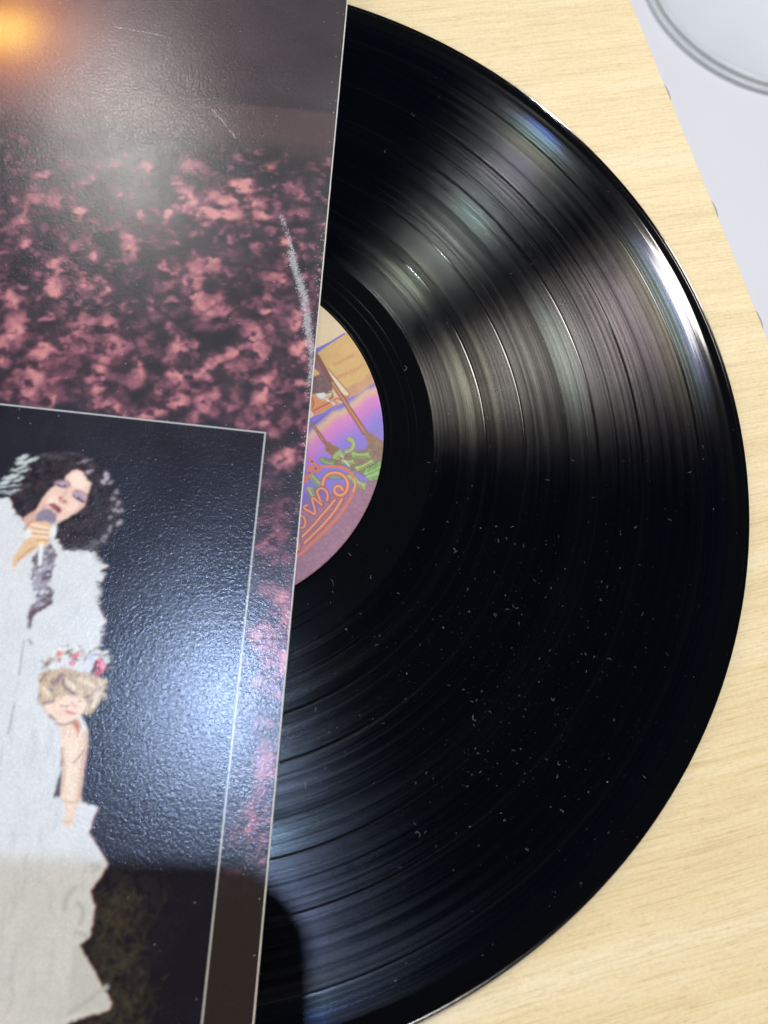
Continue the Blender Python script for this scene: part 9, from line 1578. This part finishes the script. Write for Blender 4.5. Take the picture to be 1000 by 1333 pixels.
# the photographs are soft, as screen prints of slides are
G = C.reshape(nu, nv, 3).copy()
ker = np.exp(-(np.arange(-4, 5) / SOFT) ** 2 / 2); ker /= ker.sum()
for ax in (0, 1):
    H = np.zeros_like(G)
    for k, w_ in zip(range(-4, 5), ker):
        H += w_ * np.roll(G, k, ax)
    G = H
dense = ((X > -110) & (X < -2) & (np.abs(Y) < 139))[:, None]
C = np.where(dense, G.reshape(-1, 3), C)
# border line of the inset, printed white
BW = .34
d = np.where(X < INSET, np.abs(Y + BW / 2), 1e9)
d = np.minimum(d, np.where(Y < 0, np.abs(X - INSET + BW / 2), 1e9)) - BW / 2
a = sstep(d, .16)[:, None]
C = C * (1 - a) + np.array([.50, .51, .50])[None, :] * a
# paper grain of the print, dust flecks and rubbed spots
rg = np.random.default_rng(21)
C = C * (rg.normal(1, .05, (len(X), 1)) * (0.965 + .07 * fbm(X * 1.3, Y * 1.3, 2, 8)[:, None]))
C = C + (.004 * rg.random((len(X), 1)) ** 2)
wear = np.zeros(len(X))


def rub(pts, w, dens, seed, strength=.6):
    P = np.array(pts, float)
    m = np.nonzero((X > P[:, 0].min() - 3) & (X < P[:, 0].max() + 3) & (Y > P[:, 1].min() - 3) & (Y < P[:, 1].max() + 3))[0]
    x = X[m] + (fbm(X[m] / 4, Y[m] / 4, 2, seed) - .5) * .8; y = Y[m]
    d = np.full(len(m), 1e9)
    for i in range(len(P) - 1):
        ax, ay = P[i]; ex, ey = P[i + 1] - P[i]
        t = np.clip(((x - ax) * ex + (y - ay) * ey) / (ex * ex + ey * ey), 0, 1)
        d = np.minimum(d, np.hypot(x - ax - t * ex, y - ay - t * ey))
    k = np.exp(-(d / w) ** 2) * dens * (.35 + 1.2 * fbm(x / 1.1, y / 2.6, 2, seed + 1))
    sp = np.random.default_rng(seed).random(len(m))
    wear[m] = np.maximum(wear[m], np.where(sp < k, strength * (.4 + .6 * sp / np.maximum(k, 1e-3)), k * .25))


for pts, w, dn, sd in RUBS:
    rub(pts, w, dn, sd)
fleck = rg.random(len(X))
wear = np.maximum(wear, np.where(fleck > .99955, .5 * rg.random(len(X)), 0))
near = np.exp(X / .9) * .10 * (.06 + np.exp(-((Y - 12) / 34) ** 2)) * np.clip(fbm(X / 2, Y / 5, 3, 15) * 2.4 - .75, 0, 1)
wear = np.maximum(wear, np.where(rg.random(len(X)) < near * 2.0, .6, 0))
C = C * (1 - wear[:, None]) + np.array([.70, .70, .72])[None, :] * wear[:, None]
C = np.clip(C, .002, 1)

zz = SZ + .00025 * (fbm(X / 60, Y / 60, 2, 20) - .5) * np.clip(-X / 6, 0, 1)
VV = np.stack([X / 1000, Y / 1000, zz], 1)
Qall = grid_quads(nu, nv)
cx = X[Qall].mean(1); cy = Y[Qall].mean(1)
isb = ((cx < INSET) & (cy < 0)) & ((cx > INSET - BW) | (cy > -BW))
isi = ((cx < INSET) & (cy < 0)) & ~isb


def piece(name, mask, parent):
    q = Qall[mask]
    idx, inv = np.unique(q.ravel(), return_inverse=True)
    return link(name, np_mesh(name, VV[idx], inv.reshape(-1, 4), C[idx]), M_SLEEVE, parent)


front = piece('front_panel', ~(isb | isi), sleeve)
tag(front, 'red-lit crowd photograph with a dark sky')
tag(piece('inset_picture', isi, front), 'inset photograph of a singer in white holding a microphone')
tag(piece('inset_border', isb, front), 'thin white line around the inset photograph')
# bare board: worn opening edge, thickness, back panel, closed sides
N = 400
ve = np.linspace(V0, V1, N)
jag = (fbm(ve / 2.2, ve * 0 + 4, 4, 3) - .5) * .26
zt = SZ + 1e-6
prof = [(-.32 + 0 * jag, zt), (-.10 + jag * .5, SZ - .00009), (.02 + jag * .35, SZ - .00030), (-.02 + jag * .3, SZ - .00062), (-.6 + 0 * jag, SZ - .00068)]
V = np.concatenate([np.stack([(px_ + 0 * ve) / 1000, ve / 1000, np.full(N, pz)], 1) for px_, pz in prof])
link('board_edge', np_mesh('board_edge', V, grid_quads(len(prof), N)), M_BOARD, sleeve)
bm = bmesh.new(); box(bm, U0 / 1000, -.0005, V0 / 1000, V1 / 1000, SZ - .00066, SZ - .00035); bm_obj('front_board', bm, M_BOARD, sleeve)
bm = bmesh.new(); box(bm, U0 / 1000, -.002, V0 / 1000, V1 / 1000, TABLE_Z + .00002, TABLE_Z + .0006); bm_obj('back_panel', bm, M_BOARD, sleeve)
bm = bmesh.new(); box(bm, U0 / 1000 - .0006, U0 / 1000, V0 / 1000, V1 / 1000, TABLE_Z + .00002, SZ); bm_obj('spine', bm, M_BOARD, sleeve)
for y0, y1 in ((V0 / 1000 - .0006, V0 / 1000), (V1 / 1000, V1 / 1000 + .0006)):
    bm = bmesh.new(); box(bm, U0 / 1000, -.002, y0, y1, TABLE_Z + .00002, SZ); bm_obj('side_seam', bm, M_BOARD, sleeve)

# ------------------------------------------------------------------ dust on the record
rd = random.Random(4)
V = []; Fq = []


def speck(x, y, zc, r):
    b = len(V); a = rd.random() * 6.28; e = .45 + .55 * rd.random()
    for k in range(4):
        q = a + k * math.pi / 2; rr_ = r * (1 if k % 2 == 0 else e)
        V.append((x + rr_ * math.cos(q), y + rr_ * math.sin(q), zc + r * .2))
    V.append((x, y, zc + r * .8)); V.append((x, y, zc))
    for k in range(4):
        Fq.append((b + k, b + (k + 1) % 4, b + 4)); Fq.append((b + (k + 1) % 4, b + k, b + 5))


def fibre(x, y, zc, ln, w):
    a = rd.random() * 6.28; da = rd.gauss(0, .55); pts = []
    n = 7
    for k in range(n):
        pts.append((x, y)); x += math.cos(a) * ln / n; y += math.sin(a) * ln / n; a += da + rd.gauss(0, .35)
    b = len(V)
    for k, (px_, py_) in enumerate(pts):
        q0 = pts[max(0, k - 1)]; q1 = pts[min(n - 1, k + 1)]
        dx, dy = q1[0] - q0[0], q1[1] - q0[1]; L = math.hypot(dx, dy) + 1e-9; nx, ny = -dy / L * w, dx / L * w
        lift = zc + .00005 + .0001 * rd.random()
        V.extend([(px_ - nx, py_ - ny, lift), (px_ + nx, py_ + ny, lift), (px_, py_, lift + w * 1.4)])
    for k in range(n - 1):
        for s in range(3):
            i0 = b + 3 * k + s; i1 = b + 3 * k + (s + 1) % 3
            Fq.append((i0, i1, i1 + 3)); Fq.append((i0, i1 + 3, i0 + 3))


def hz(x, y):
    return float(np.interp(math.hypot(x, y), rs, z))


def spot():
    while True:
        if rd.random() < .50:
            x = rd.gauss(.098, .021); y = rd.gauss(-.026, .026)
        else:
            r = math.sqrt(rd.uniform(.052 ** 2, .150 ** 2)); a = math.radians(rd.uniform(-75, 82)); x, y = r * math.cos(a), r * math.sin(a)
        r = math.hypot(x, y)
        if .0525 < r < .1500: return x, y


for k in range(2600):
    x, y = spot()
    speck(x, y, hz(x, y), min(.00015, .000016 + rd.expovariate(1 / .000016)))
for k in range(170):
    x, y = spot()
    if math.hypot(x, y) > .148: continue
    fibre(x, y, hz(x, y), rd.uniform(.0004, .0014) * (2.0 if rd.random() < .10 else 1), rd.uniform(.000011, .000026))
me = bpy.data.meshes.new('dust'); me.from_pydata(V, [], Fq)
tag(link('dust', me, M_DUST, None, smooth=False), 'pale dust specks and lint scattered over the black record', 'dust', kind='stuff')

# ------------------------------------------------------------------ the phone taking the picture, just behind the lens: seen by its shadow
fw = cam.matrix_world.to_3x3()
phone = empty('smartphone', CAM)
tag(phone, 'dark phone held above the sleeve, seen by its rounded shadow at the lower left', 'phone')


def slab(name, x0, x1, y0, y1, z0, z1, rad, mat):
    bm = bmesh.new(); ring = []
    for cx_, cy_, a0 in ((x1 - rad, y1 - rad, 0), (x0 + rad, y1 - rad, 90), (x0 + rad, y0 + rad, 180), (x1 - rad, y0 + rad, 270)):
        for k in range(9):
            a = math.radians(a0 + k * 11.25); ring.append((cx_ + rad * math.cos(a), cy_ + rad * math.sin(a)))
    lo = [bm.verts.new((x, y, z0)) for x, y in ring]; hi = [bm.verts.new((x, y, z1)) for x, y in ring]
    bm.faces.new(list(reversed(lo))); bm.faces.new(hi)
    for k in range(len(ring)):
        bm.faces.new((lo[k], lo[(k + 1) % len(ring)], hi[(k + 1) % len(ring)], hi[k]))
    return bm_obj(name, bm, mat, phone)


phone.rotation_euler = fw.to_euler()
PX0, PX1, PY0, PY1 = PHONE
slab('back_glass', PX0 + .001, PX1 - .001, PY0 + .001, PY1 - .001, .0060, .0072, .016, M_PHONE)
slab('frame', PX0, PX1, PY0, PY1, .0072, .0135, .017, M_PHONE_EDGE)
slab('screen', PX0 + .001, PX1 - .001, PY0 + .001, PY1 - .001, .0135, .0142, .016, M_PHONE)
